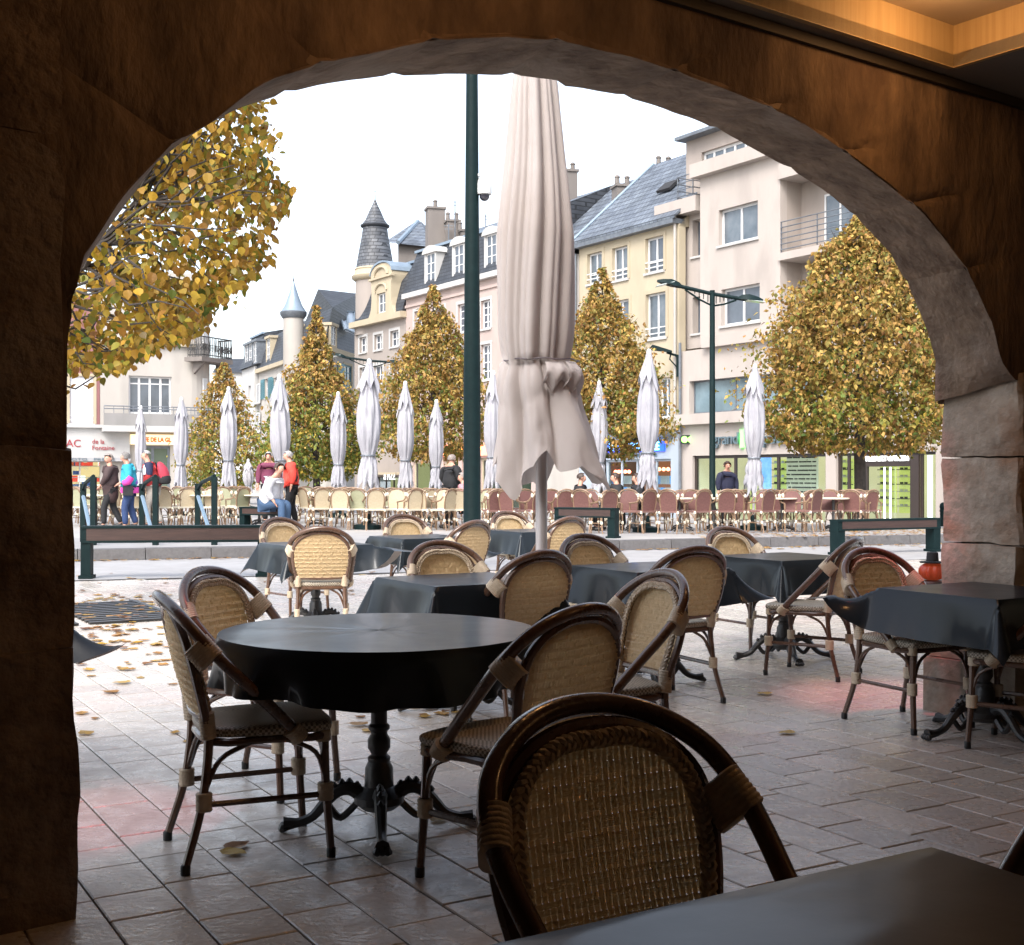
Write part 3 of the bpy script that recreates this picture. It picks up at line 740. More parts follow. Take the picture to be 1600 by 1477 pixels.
fA.text(rb, "optical", fA.s_(1211), fA.z_(1211,685), .66, M_LET, d=-.1, ext=.05)
m = MB(); fA.box(m, fA.s_(1164), fA.s_(1159), zt_-.35, zt_+.35, -.1, -.01); m.build('sign_mark', mat('green_neon', (.1,.8,.1), emit=(.15,1,.12), estr=1.4), rb, world=True)
fA.text(rb, "THIEBAULT OPTICIEN", fA.s_(1384), fA.z_(1384, 717), .235, M_LETW, d=-.0, ext=.02, bold=.006, squeeze=.84)
m = MB(); fA.box(m, fA.s_(1352)-4.8, fA.s_(1352), zl, door[3]-.1, .045, .05)
# glasses sign sticking out of the wall: two round green lights in one dark housing
gs = empty('glasses_sign', fA.p(fA.s_(1068), 0, -.5), 0, 'twin round green neon sign like spectacles projecting beside the drainpipe', 'sign')
gy = fA.p(fA.s_(1068), 0, -.6).y; sc_ = gy/F
c1 = P(1069.5, 687, gy); c2 = P(1079.5, 687, gy)
m = MB()
for c in (c1, c2):
    m.tube([c+Vector((0,.10,0)), c+Vector((0,-.02,0))], 7.2*sc_, 20)
m.box(tuple((c1+c2)/2+Vector((0,.04,0))), (10*sc_, .119, 14.2*sc_)); m.build('housing', M_DARK, gs, world=True)
for c in (c1, c2):
    m = MB(); m.tube([c+Vector((0,-.021,0)), c+Vector((0,-.05,0))], 5.0*sc_, 20); m.build('lens_light', mat('green_neon_lens', (.2,.9,.1), emit=(.22,1,.10), estr=1.5), gs, world=True)
m = MB(); m.tube([c2+Vector((0,.05,.0)), c2+Vector((.4,.3,0))], .03, 6); m.build('bracket', M_DARK, gs, world=True)

# ---------------------------------------------------------------- yellow house with the estate agency
yb = empty('yellow_house', (5, 56, -.6), 0, 'yellow house with steep slate roof above the blue-signed agency', 'building')
a1y, a0y = fA.s_(905), fA.s_(1061); ez = fA.z_(1050, 352)
H = [fA.hole(957, 981, 389, 440), fA.hole(1009, 1037, 374, 428), fA.hole(918, 941, 398, 445), fA.hole(956, 983, 472, 530), fA.hole(1009.5, 1040.5, 461, 531), fA.hole(918, 941, 482, 540), fA.hole(1030, 1048, 590, 653, 1040)]
z2b = fA.z_(1040, 672)
fA.wall(yb, a0y, a1y, z2b, ez, H, M_YEL)
for i, h in enumerate(H):
    fA.window(yb, h, 2, 1, mull=[.3] if i < 3 else None, w=.08, surround=M_TRIMY, bar=M_WHITE if i < 6 else None, pane=M_PANE if i % 2 else M_PANEL)
m = MB(); fA.box(m, a0y, a1y, ez, ez+.2, -.35, .3); m.build('eaves_gutter', M_LEAD, yb, world=True)
gutter(yb, fA, a1y+.12, 3, ez-.2); gutter(yb, fA, a0y+.12, 3, ez+.4, M_PALE)
def gable_roof(root, f, a0, a1, ez, rz_, dep, th=.12, mt=M_SLATE, over=.35, name='roof', la=0, lb=0):
    m = MB()
    e0 = [f.p(a0, ez, -over), f.p(a1, ez, -over)]; r_ = [f.p(a0+la, rz_, dep/2), f.p(a1-lb, rz_, dep/2)]; b_ = [f.p(a0, ez, dep+over), f.p(a1, ez, dep+over)]
    up = Vector((0,0,th))
    m.add([e0[0],e0[1],r_[1],r_[0]]+[v+up for v in (e0[0],e0[1],r_[1],r_[0])], [(0,3,2,1),(4,5,6,7),(0,1,5,4),(1,2,6,5),(3,0,4,7)])
    m.add([b_[0],b_[1],r_[1],r_[0]]+[v+up for v in (b_[0],b_[1],r_[1],r_[0])], [(0,1,2,3),(7,6,5,4),(0,4,5,1),(1,5,6,2),(3,7,4,0)])
    if la or lb:
        m.add([e0[0]+up,b_[0]+up,r_[0]+up], [(0,1,2)]); m.add([e0[1]+up,b_[1]+up,r_[1]+up], [(2,1,0)])
    return m.build(name, mt, root, world=True)
ro = gable_roof(yb, fA, a0y-.1, a1y+.15, ez+.18, ez+4.4, 9, name='roof')
for a in (a0y, a1y-.3):
    m = MB(); m.prism([fA.p(a, ez-.1, 0), fA.p(a, ez-.1, 9), fA.p(a, ez+4.3, 4.5)], fA.U*.3); m.build('gable', M_YEL, yb, world=True)
m = MB(); fA.box(m, a1y-.3, a1y, z2b-3, ez, .35, 9); fA.box(m, a0y, a1y, z2b, ez, 8.7, 9); m.build('side_wall', M_YEL, yb, world=True)
m = MB(); m.tube([fA.p(a1y+.16, ez+.32, -.35), fA.p(a1y+.16, ez+4.55, 4.5)], .09, 6); m.build('verge_flashing', M_ZINC, ro, world=True)
# skylight on the slates
m = MB(); c = fA.p(fA.s_(1022)+1.2, ez+2.3, 1.75); m.box(tuple(c), (.9,.7,.12), M=(Matrix.Rotation(RZF, 3, 'Z') @ Matrix.Rotation(R(-40), 3, 'X'))); m.build('skylight', M_DARK, ro, world=True)
def chim_at(root, px0, px1, yt, yb_, Y, mt=None, pots=2, dp=.8):
    a = P(px0, yt, Y); b = P(px1, yb_, Y); return chimney(root, ((a.x+b.x)/2, Y+.3), b.x-a.x, dp, b.z, a.z, R(14), pots, mt)
chim_at(yb, 960, 986, 292, 400, 59.5, pots=2); chim_at(yb, 1034, 1057, 262, 320, 60, pots=3)
# agency ground floor
M_BLUEP = M_PL('pale_blue_shopfront', (.48,.55,.62), .92)
ash = (fA.s_(1048), fA.s_(945), zg, fA.z_(1040, 717)); 
fA.wall(yb, a0y, a1y, zg, z2b, [ash], M_BLUEP, name='shop_wall')
m = MB(); fA.box(m, a0y, a1y+.1, z2b-.0, z2b+.35, -.3, .1); m.build('cornice', M_YEL, yb, world=True)
shopfront(yb, fA, ash, (1022, 992, 968), fr=M_BLUEP, w=.1)
M_NEON = mat('blue_neon_letter', (.3,.6,1), emit=(.10,.42,1.0), estr=2.6); M_NEONB = mat('blue_sign_board', (.02,.07,.5), emit=(.01,.06,.75), estr=.9)
m = MB(); fA.box(m, fA.s_(1040), fA.s_(943), fA.z_(1000, 706), fA.z_(1000, 690.5), -.08, -.01); m.build('sign_board', M_NEONB, yb, world=True)
fA.text(yb, "AGENCE IMMOBILIERE", fA.s_(987), fA.z_(985, 698.8), .50, M_NEON, d=-.12, ext=.03, bold=.012, squeeze=.80)
fA.text(yb, "Location    Gestion", fA.s_(1003), fA.z_(1003, 711), .30, M_LET, d=-.03, ext=.01, squeeze=.9)
m = MB(); fA.box(m, fA.s_(1053), fA.s_(1024), fA.z_(1040, 683), fA.z_(1040, 677), -.5, -.1); m.build('awning_box', M_LEAD, yb, world=True)
m = MB(); fA.box(m, a0y+.1, a1y-.1, zg, ash[3]+.2, 3.5, 3.6); m.build('office_wall', mat('office_wall_warm', (.35,.18,.10), emit=(1,.35,.12), estr=.10), yb, world=True)
f = fA.off(.7)
for i, px in enumerate((952, 958, 975, 982, 1027, 1034, 1041, 1047)):
    for j in range(3):
        m = MB(); z = zg+.55+j*.5; f.box(m, f.s_(px)-.22, f.s_(px)+.18, z, z+.36, 0, .02); m.build('listing_card', M_WHITE if (i+j) % 3 else mat('blue_card', (.1,.3,.6), emit=(.1,.3,.7), estr=.25), yb, world=True)
f = fA.off(1.5)
for i, px in enumerate((962, 967, 972, 977, 983, 1030, 1037, 1044)):
    m = MB(); m.lathe([(.01,-.09),(.08,-.05),(.09,0),(.06,.06),(.01,.08)], f.p(f.s_(px), ash[3]-.42-(.1 if i < 5 else 0), 0), 10); m.build('ceiling_bulb', mat('red_warm_bulb', (1,.3,.2), emit=(1,.22,.12), estr=4), yb, smooth=True, world=True)
# ---------------------------------------------------------------- narrow pale house and its chimney (behind the parasol)
nb = empty('narrow_house', (2, 62, -.6), 0, 'narrow pale house with tall chimney half hidden behind the big closed parasol', 'building')
a0n, a1n = a1y+.05, a1y+3.2; nz = ez-.2
HN = [fA.hole(868, 884, 400, 445), fA.hole(868, 884, 480, 540)]
fA.wall(nb, a0n, a1n, zg, nz, HN, M_PALE)
for h in HN: fA.window(nb, h, 2, 1)
gable_roof(nb, fA, a0n, a1n, nz, nz+4.2, 9)
chim_at(nb, 878, 898, 270, 420, 64, pots=2, dp=1.2)
m = MB(); fA.box(m, a0n, a1n, zg, nz, 8.7, 9); m.build('rear_wall', M_PALE, nb, world=True)

# ---------------------------------------------------------------- pink house with dormers
pb = empty('pink_house', (-3, 68, -.6), 0, 'pink house with dark mansard roof and white windows, centre', 'building')
a0p, a1p = a1n+.05, fA.s_(634.5); pz_ = fA.z_(700, 452)
HP = []
for xc, wd in ((759, 12), (723, 12), (688,11), (655,12)):
    for yt, yb_ in ((469, 514), (538, 594)):
        k = (759-xc)*.16*(1 if yt < 500 else .62); HP.append(fA.hole(xc-wd*.62, xc+wd*.62, yt+k, yb_+k*.9, xc))
for xc in (800, 830, 858):
    for yt, yb_ in ((460, 506), (532, 590)): HP.append(fA.hole(xc-8, xc+8, yt, yb_, xc))
zps = fA.z_(700, 690)
pshop = [(fA.s_(742), fA.s_(722), zg, fA.z_(722,717)), (fA.s_(716), fA.s_(693), zg, fA.z_(716, 718)), (fA.s_(688), fA.s_(645), zg, fA.z_(660, 721)), (fA.s_(830), fA.s_(750), zg, fA.z_(750,716))]
fA.wall(pb, a0p, a1p, zg, pz_, HP+pshop, M_PINKB)
for h in HP: fA.window(pb, h, 2, 1, mull=[.25,.5,.75], w=.09, surround=M_PALE2, sill=M_PALE2)
for h in pshop: shopfront(pb, fA, h, (), fr=M_TRIMY, w=.12)
m = MB(); fA.box(m, a0p, a1p, zg, 3.2, 3, 3.1); m.build('shop_back_wall', mat('dim_shop', (.10,.12,.09), emit=(.4,.5,.3), estr=.05), pb, world=True)
m = MB(); fA.box(m, a0p, a1p, pz_, pz_+.28, -.3, .2); m.build('cornice', M_PALE2, pb, world=True)
m = MB(); fA.box(m, a0p, a1p, pz_-.5, pz_-.35, -.08, .1); m.build('moulding', M_PINKB, pb, world=True)
# mansard: steep curved lower slope, flatter top
def mansard(root, f, a0, a1, z0, h1, h2, d1, dep, mt, ends=True, name='roof', mt2=None):
    m = MB(); prof = [(-.25,0),(.05,h1*.28),(.35,h1*.62),(d1,h1)]
    for i in range(len(prof)-1):
        (da, za_), (db, zb_) = prof[i], prof[i+1]
        m.add([f.p(a0,z0+za_,da), f.p(a1,z0+za_,da), f.p(a1,z0+zb_,db), f.p(a0,z0+zb_,db)], [(0,1,2,3)])
    for a in (a0, a1):
        m.add([f.p(a, z0+z, d) for d, z in prof]+[f.p(a, z0+h1+h2, dep/2), f.p(a, z0+h1, dep-d1), f.p(a, z0, dep)], [tuple(range(7))])
    o = m.build(name, mt, root, world=True)
    m = MB(); m.add([f.p(a0,z0+h1,d1-.12), f.p(a1,z0+h1,d1-.12), f.p(a1,z0+h1+h2,dep/2), f.p(a0,z0+h1+h2,dep/2), f.p(a0,z0+h1,dep), f.p(a1,z0+h1,dep)], [(0,1,2,3),(3,2,5,4)])
    m.build('upper_slope', mt2 or M_SLATE, o, world=True)
    m = MB(); f.box(m, a0, a1, z0+h1-.08, z0+h1+.06, d1-.2, d1-.02); m.build('curb_flashing', M_ZINC, o, world=True)
    return o
pm = mansard(pb, fA, a0p, a1p, pz_+.28, 2.5, 1.7, .75, 9, M_SLATED)
def dormer(root, f, a, w_, z0, h, d=.0, mt=M_PALE2, curve=True, nz=2):
    m = MB(); t = .16; f.box(m, a-w_/2-t, a-w_/2, z0, z0+h, d, d+1.2); f.box(m, a+w_/2, a+w_/2+t, z0, z0+h, d, d+1.2); f.box(m, a-w_/2, a+w_/2, z0, z0+.12, d, d+.3)
    if curve: pts = [f.p(a+(w_/2+t+.12)*math.cos(q), z0+h+.42*math.sin(q), d-.1) for q in [PI*i/8 for i in range(9)]]
    else: pts = [f.p(a-w_/2-t-.1, z0+h, d-.1), f.p(a+w_/2+t+.1, z0+h, d-.1), f.p(a+w_/2+t+.1, z0+h+.18, d-.1), f.p(a-w_/2-t-.1, z0+h+.18, d-.1)]
    m.prism(pts, f.IN*1.4); o = m.build('dormer', mt, root, world=True)
    f.window(root, (a-w_/2, a+w_/2, z0+.12, z0+h), 2, 1, mull=[.33,.66], d=d+.05, w=.07, sill=False); return o
for px in (675, 719, 770, 815): dormer(pb, fA, fA.s_(px), 1.0, pz_+.45, 1.75, -.12)
for (x0_, x1_, yt, Y) in ((666, 693, 327, 72), (696, 716, 347, 71.5), (718, 732, 362, 71)): chim_at(pb, x0_, x1_, yt, 430, Y, pots=1 if x0_ < 690 else 2, dp=.9)
for px, yt in ((711, 313), (759, 335), (701, 350)):
    m = MB(); m.tube([P(px, 400, 71), P(px, yt, 71)], .035, 5)
    for k in (0, 1): p = P(px, yt+3+k*5, 71); m.tube([p-Vector((.25,0,0)), p+Vector((.25,0,0))], .02, 4)
    m.build('antenna', M_LEAD, pb, world=True)
M_REDS = mat('red_lit_fascia', (.75,.25,.18), emit=(1,.22,.12), estr=.55, c2=(.8,.4,.3), scale=1.0)
m = MB(); fA.box(m, fA.s_(790), fA.s_(676), fA.z_(720, 713), fA.z_(720, 694), -.12, -.01); m.build('sign_fascia', M_REDS, pb, world=True)
# glowing brush-stroke flourish on the red fascia
M_REDN = mat('orange_neon', (1,.4,.1), emit=(1,.20,.04), estr=4)
m = MB(); a_ = fA.s_(680); b_ = fA.s_(757); zc_ = fA.z_(715, 703); pts = []
for i in range(80):
    t = i/79; pts.append(fA.p(a_+(b_-a_)*t, zc_+.28*math.sin(t*41)*(.6+.4*math.sin(t*9)), -.2+.03*math.cos(t*41)))
m.tube(pts, .05, 5); m.build('neon_flourish', M_REDN, pb, smooth=True, world=True)

# ---------------------------------------------------------------- grey house with slate turret and baroque gable
tb = empty('turret_house', (-9, 74, -.6), 0, 'taupe house with round slate-clad turret and cream curved gable', 'building')
a0t, a1t = a1p+.05, fA.s_(554); tz = fA.z_(595, 505)
HT = [fA.hole(585,597,524,548), fA.hole(610,623,518,543), fA.hole(584,598,572,602), fA.hole(610,624,570,600), fA.hole(562, 573, 528, 552), fA.hole(562, 573, 575, 605)]
tsh = [(fA.s_(628), fA.s_(586), zg, fA.z_(600, 745))]
fA.wall(tb, a0t, a1t, zg, tz, HT+tsh, M_GREYB)
for h in HT: fA.window(tb, h, 2, 1, mull=[.5], w=.08, surround=M_PALE2)
shopfront(tb, fA, tsh[0], (600, 612), fr=M_BRONZE)
m = MB(); fA.box(m, a0t, a1t, zg, 3, 2.5, 2.6); m.build('shop_back_wall', mat('dim_yellow_shop', (.3,.3,.12), emit=(.9,.9,.4), estr=.15), tb, world=True)
m = MB(); fA.box(m, fA.s_(630), fA.s_(584), fA.z_(600,742), fA.z_(600,738.5), -.5, 0); m.build('shop_canopy', M_TRIMY, tb, world=True)
fA.text(tb, "& PIZZ", fA.s_(609), fA.z_(606, 744.2)-.05, .5, M_LETW, d=-.03, ext=.01)
m = MB(); fA.box(m, a0t-.1, a1t, tz, tz+.35, -.4, .2); m.build('cornice', M_TRIMY, tb, world=True)
tm = mansard(tb, fA, a0t, a1t-.5, tz+.35, 3.1, .7, 1.2, 9, M_SLATED)
# curved gable front
gx0, gx1 = fA.s_(625), fA.s_(583); gc_ = (gx0+gx1)/2; gw = (gx1-gx0)/2*.80; gt = fA.z_(606, 411)
zb_ = tz+.35; hh = gt-zb_
prof = [(1.22,0),(1.12,.06),(.98,.14),(.92,.30),(.92,.56),(.98,.68),(1.0,.74),(.97,.84),(.80,.93),(.5,.985),(0,1.0)]
gh = (gc_-.55, gc_+.55, fA.z_(606, 489), fA.z_(606, 458))
m = MB()
def gw_at(t):
    for i in range(len(prof)-1):
        if prof[i][1] <= t <= prof[i+1][1]: return gw*(prof[i][0]+(prof[i+1][0]-prof[i][0])*(t-prof[i][1])/(prof[i+1][1]-prof[i][1]))
    return 0.02
gts = sorted([i/26 for i in range(27)]+[(gh[2]-zb_)/hh, (gh[3]-zb_)/hh])
def gable_half(sg):
    for t0_, t1_ in zip(gts[:-1], gts[1:]):
        if t1_-t0_ < 1e-4: continue
        z0_, z1_ = zb_+hh*t0_, zb_+hh*t1_; zc = (z0_+z1_)/2; i_ = .55 if gh[2] < zc < gh[3] else 0
        w0_, w1_ = max(.02, gw_at(t0_)), max(.02, gw_at(t1_))
        m.hexa([fA.p(gc_+sg*i_, z0_, -.34), fA.p(gc_+sg*w0_, z0_, -.34), fA.p(gc_+sg*w0_, z0_, 1.2), fA.p(gc_+sg*i_, z0_, 1.2),
                fA.p(gc_+sg*i_, z1_, -.34), fA.p(gc_+sg*w1_, z1_, -.34), fA.p(gc_+sg*w1_, z1_, 1.2), fA.p(gc_+sg*i_, z1_, 1.2)])
gable_half(1); gable_half(-1); gb = m.build('curved_gable', M_TRIMY, tb, world=True)
m = MB(); fA.box(m, gc_-gw*1.05, gc_+gw*1.05, zb_+hh*.70, zb_+hh*.74, -.46, -.2)
m.build('gable_moulding', M_TRIMY, gb, world=True)
m = MB(); pts = [fA.p(gc_+gw*.62*math.cos(q), zb_+hh*.76+hh*.16*math.sin(q), -.38) for q in [PI*i/14 for i in range(15)]]; m.tube(pts, .09, 6); m.build('gable_moulding', M_TRIMY, gb, world=True)
m = MB(); pts = [fA.p(gc_+.75*math.cos(q), gh[3]+.1+.45*math.sin(q), -.38) for q in [PI*i/10 for i in range(11)]]; m.tube(pts, .07, 6); m.build('gable_moulding', M_TRIMY, gb, world=True)
fA.window(tb, (gh[0], gh[1], gh[2], gh[3]), 2, 1, mull=[.5], d=-.2, w=.09, sill=False)
m = MB(); 
for k in range(9):
    q0, q1 = PI*k/9, PI*(k+1)/9
    m.hexa([fA.p(gc_+gw*.99*math.cos(q), zb_+hh*.8+hh*.2*math.sin(q)-.05*0, d) for d in (-.12,) for q in (q0,)]*0 or [fA.p(gc_+gw*1.0*math.cos(q0), zb_+hh*.80+hh*.205*math.sin(q0), -.4), fA.p(gc_+gw*1.0*math.cos(q1), zb_+hh*.80+hh*.205*math.sin(q1), -.4), fA.p(gc_+gw*1.0*math.cos(q1), zb_+hh*.80+hh*.205*math.sin(q1), 2.6), fA.p(gc_+gw*1.0*math.cos(q0), zb_+hh*.80+hh*.205*math.sin(q0), 2.6),
            fA.p(gc_+gw*1.04*math.cos(q0), zb_+hh*.81+hh*.23*math.sin(q0), -.4), fA.p(gc_+gw*1.04*math.cos(q1), zb_+hh*.81+hh*.23*math.sin(q1), -.4), fA.p(gc_+gw*1.04*math.cos(q1), zb_+hh*.81+hh*.23*math.sin(q1), 2.6), fA.p(gc_+gw*1.04*math.cos(q0), zb_+hh*.81+hh*.23*math.sin(q0), 2.6)])
m.build('gable_roof', M_ZINC, gb, world=True)
# turret
TY = 77.2; tc_ = P(586, 0, TY); sct = TY/F
def zpx(py, Y=TY): return CAMZ+(HY-py)/F*Y
turret = empty('round_turret', (tc_.x, TY, 0)); turret.parent = tb; turret.location = (tc_.x-tb.location.x, TY-tb.location.y, 0-tb.location.z); turret.name = 'turret'
def lt(prof_px, name, mt, n=28):
    m = MB(); m.lathe([(w_*sct, zpx(y)) for w_, y in prof_px], (tc_.x, TY, 0), n); return m.build(name, mt, turret, smooth=True, world=True)
lt([(30.5,525),(30.5,440)], 'turret_wall', M_GREYB)
lt([(31,441),(36,437),(37,433),(33,431),(31,424),(32,422),(30,420)], 'turret_cornice', M_TRIMY)
lt([(30,421),(28.5,412),(25,392),(21,370),(19,356)], 'turret_cladding', M_TURSL)
lt([(19,357),(22.5,355),(23,352.5),(17,350)], 'turret_ledge', M_SLATED)
lt([(21,352),(15,344),(9,330),(4,320),(1,312)], 'turret_spire', M_TURSL)
lt([(.9,313),(.5,300),(1.2,299),(.4,297)], 'finial', M_LEAD, 8)
# high block behind
m = MB(); a = P(640, 0, 84); b = P(668, 0, 84)
Y = 82; q = lambda px, py, Y=82: P(px, py, Y)
m.hexa([q(622,440),q(668,440),q(668,440,88),q(622,440,88),q(622,378),q(668,382),q(668,370,88),q(622,370,88)]); m.build('rear_block', M_CHIM, tb, world=True)
m = MB(); m.add([q(606,379,81.5),q(672,386,81.5),q(658,346,85),q(648,347,85),q(600,379,90),q(690,379,90)], [(0,1,2,3),(3,2,5,4),(0,3,4),(1,5,2)]); m.build('rear_roof', M_SLATE, tb, world=True)
m = MB(); m.tube([q(622,379,81.4), q(653,346,84.9)], .15, 6); m.build('hip_flashing', M_ZINC, tb, world=True)

# ---------------------------------------------------------------- corner house with the blue cone turret
cb = empty('corner_house', (-12, 80, -.6), 0, 'corner house with teal shutters, dark mansard roof and pale blue cone turret', 'building')
fc = Fac(P(510, 0, 79)[:2], (-.41, .91)); fd = Fac(P(510, 0, 79)[:2], (1.05, 5.7))
fc.IN = Vector((.91, .41, 0)).normalized(); fd.IN = Vector((-5.7, 1.05, 0)).normalized()
cz = 9.2; ac = fc.s_(404)
HC_ = [fc.hole(452, 459, 575, 618, 456), fc.hole(480.5, 489, 571, 615, 485), fc.hole(414, 420, 592, 622, 417), fc.hole(452, 459, 640, 680, 456), fc.hole(482,490,640,685,486), fc.hole(428,434,590,620,431)]
fc.wall(cb, 0, ac, -.6, cz, HC_, M_PALE)
for h in HC_:
    o = fc.window(cb, h, 2, 1, mull=[.5], w=.06); wd = h[1]-h[0]
    for e in (h[0]-wd*.95, h[1]+.04):
        m = MB(); fc.box(m, e, e+wd*.9, h[2]-.02, h[3]+.02, -.07, -.01)
        for k in range(8): z = h[2]+.1+k*(h[3]-h[2]-.2)/8; fc.box(m, e+.06, e+wd*.9-.06, z, z+.05, -.10, -.07)
        m.build('shutter', M_SHUT, cb, world=True)
HD = [fd.hole(537, 549.5, 571, 605, 543), fd.hole(537, 549.5, 640, 680, 543)]
fd.wall(cb, 0, 9, -.6, cz, HD, M_PALE)
for h in HD:
    o = fd.window(cb, h, 2, 1, mull=[.33,.66], w=.1, fr=M_SHUT, d=.05, surround=M_TRIMY); wd = h[1]-h[0]
    m = MB(); fd.box(m, h[0]-wd*.8, h[0]-.05, h[2], h[3], -.08, -.02); m.build('shutter', M_SHUT, cb, world=True)
m = MB(); fc.box(m, -.2, ac, cz, cz+.3, -.3, .2); fd.box(m, -.2, 9, cz, cz+.3, -.3, .2); m.build('cornice', M_TRIMY, cb, world=True)
# roof body
q = P
zr = 13.9
m = MB(); pe = [fc.p(ac, cz+.3, -.2), fc.p(0, cz+.3, -.2)+Vector((.1,-.3,0)), fd.p(9, cz+.3, -.2)]
pm_ = [fc.p(ac, cz+2.6, .5), Vector((fc.p(0,0).x+.25, fc.p(0,0).y+.9, cz+2.9)), fd.p(9, cz+2.6, .6)]
top = [P(470, 520, 92), P(497, 452, 84), P(560, 459, 90)]
m.add(pe+pm_+top, [(0,1,4,3),(1,2,5,4),(3,4,7,6),(4,5,8,7)]); rf = m.build('roof', M_SLATED, cb, world=True)
m = MB(); c = P(540, 505, 82.3); 
c = (pm_[1]*.40+pm_[2]*.2+top[1]*.12+top[2]*.28)+Vector((.0,-.35,.1)); e1 = (pm_[2]-pm_[1]).normalized(); e2 = (top[1]-pm_[1]).normalized()
p0 = P(529,490,83.2); p1 = P(553,490,86.0); p2 = P(553,523,84.0); p3 = P(539,517,82.3)
m.prism([p0,p1,p2,p3], (0,-.12,.08)); m.build('skylight', mat('sky_glass', (.35,.42,.5), rough=.15, spec=.8), rf, world=True)
m = MB(); m.tube([p3+Vector((0,-.15,.1)), p0+Vector((0,-.15,.1)), p1+Vector((0,-.15,.1)), p2+Vector((0,-.15,.1))], .09, 5, closed=True); m.tube([(p0+p1)/2+Vector((0,-.15,.1)), (p2+p3)/2+Vector((0,-.15,.1))], .07, 5); m.build('skylight_frame', M_ZINC, rf, world=True)
dormer(cb, fc, fc.s_(461), 1.1, cz+.45, 1.9, -.1, M_TRIMY, False); dormer(cb, fc, fc.s_(421), 1.1, cz+.45, 1.9, -.1, M_TRIMY, False)
dormer(cb, fd, fd.s_(515)+.4, .95, cz+.35, 1.35, -.15, M_TRIMY, False)
TY2 = 81.0; c2_ = P(458.5, 0, TY2); sc2 = TY2/F
tur = empty('turret', (c2_.x-cb.location.x, TY2-cb.location.y, -cb.location.z)); tur.parent = cb
def lt2(pf, name, mt, n=24):
    m = MB(); m.lathe([(w_*sc2, CAMZ+(HY-y)/F*TY2) for w_, y in pf], (c2_.x, TY2, 0), n); m.build(name, mt, tur, smooth=True, world=True)
lt2([(16,620),(16,497)], 'turret_wall', M_PALE); lt2([(17,498),(20.5,493),(21,488),(19,487)], 'turret_ledge', M_LEAD)
lt2([(21,488.5),(14,478),(8,462),(3,446),(1,440)], 'turret_cone', M_ZINC, 10); lt2([(.8,441),(1.6,438),(.6,435),(.4,428)], 'finial', M_LEAD, 8)
# houses further down the street
sb = empty('street_house', (-19, 100, -.6), 0, 'white house with dark slate mansard further down the side street', 'building')
fs = Fac(fc.p(ac+.1, 0)[:2], (-.41, .91)); fs.IN = fc.IN; fs2 = fs.off(-.3)
L2 = fs2.s_(378); HS = [fs2.hole(398,402.5,600,630,400), fs2.hole(388,392,603,630,390), fs2.hole(398,402.5,645,675,400)]
fs2.wall(sb, 0, L2, -.6, cz+.6, HS, M_PALE2); 
for h in HS: fs2.window(sb, h, 2, 1)
mansard(sb, fs2, 0, L2, cz+.6, 2.6, .8, .8, 9, M_SLATED)
for px in (387, 393, 400): dormer(sb, fs2, fs2.s_(px), 1.2, cz+.7, 1.7, -.1, M_LEAD, False)
eb = empty('far_street_house', (-30, 140, -.6), 0, 'distant white house with slate roof closing the side street', 'building')
fe = Fac(P(335, 0, 140)[:2], (1, .05)); e0, e1 = 0, 3.2
h_ = [fe.hole(345, 350, 600, 612), fe.hole(358, 363, 600, 612), fe.hole(345,350,625,640), fe.hole(358,363,625,640)]
fe.wall(eb, 0, 4.5, -.6, fe.z_(350, 583), h_, M_PALE2)
for h in h_: fe.window(eb, h, 2, 1)
gable_roof(eb, fe, -.1, 4.6, fe.z_(350,583), fe.z_(350,556), 10, mt=M_SLATED)
for a in (0, 4.2):
    m = MB(); m.prism([fe.p(a, fe.z_(350,583)-.1, 0), fe.p(a, fe.z_(350,583)-.1, 10), fe.p(a, fe.z_(350,556)-.1, 5)], fe.U*.3); m.build('gable', M_PALE2, eb, world=True)
# ---------------------------------------------------------------- left: pale corner café with curved balcony
lb = empty('cafe_corner_building', (-20, 71, -.6), 0, 'pale corner building with long curved balcony above an orange café sign', 'building')
PL0 = Vector((-22.97, 70, 0)); PL1 = Vector((-18.5, 72, 0)); fl = Fac(PL0[:2], (PL1-PL0)[:2]); fl.IN = Vector((-.41,.91,0)).normalized()
aL = fl.s_(156.5); aR = fl.s_(298)
wm = fl.hole(201, 268, 588, 647, 235); wu = fl.hole(243, 268, 494, 536, 256); gsn = fl.hole(212, 266, 697, 790, 240)
zt = 12.4
fl.wall(lb, aL, aR, -.6, zt, [wm, wu, gsn], M_PALE)
# big door-window: transom plus four leaves
fl.window(lb, wm, 4, 1, mull=[.80], w=.11, d=.2, sill=False); fl.window(lb, wu, 2, 1, mull=[.35], w=.12)
o = fl.window(lb, gsn, 2, 1, fr=M_LEAD, pane=mat('green_tinted_pane', (.10,.13,.10), rough=.1, spec=.8), mull=[.58], w=.14, sill=False)
m = MB(); fl.box(m, aL, aR+.3, fl.z_(230, 540), fl.z_(230, 535), -.22, .1); m.build('string_course', M_TRIMY, lb, world=True)
m = MB(); fl.box(m, aL, aR+.5, zt, zt+.5, -.4, 6); m.build('roof_cornice', M_PALE, lb, world=True)
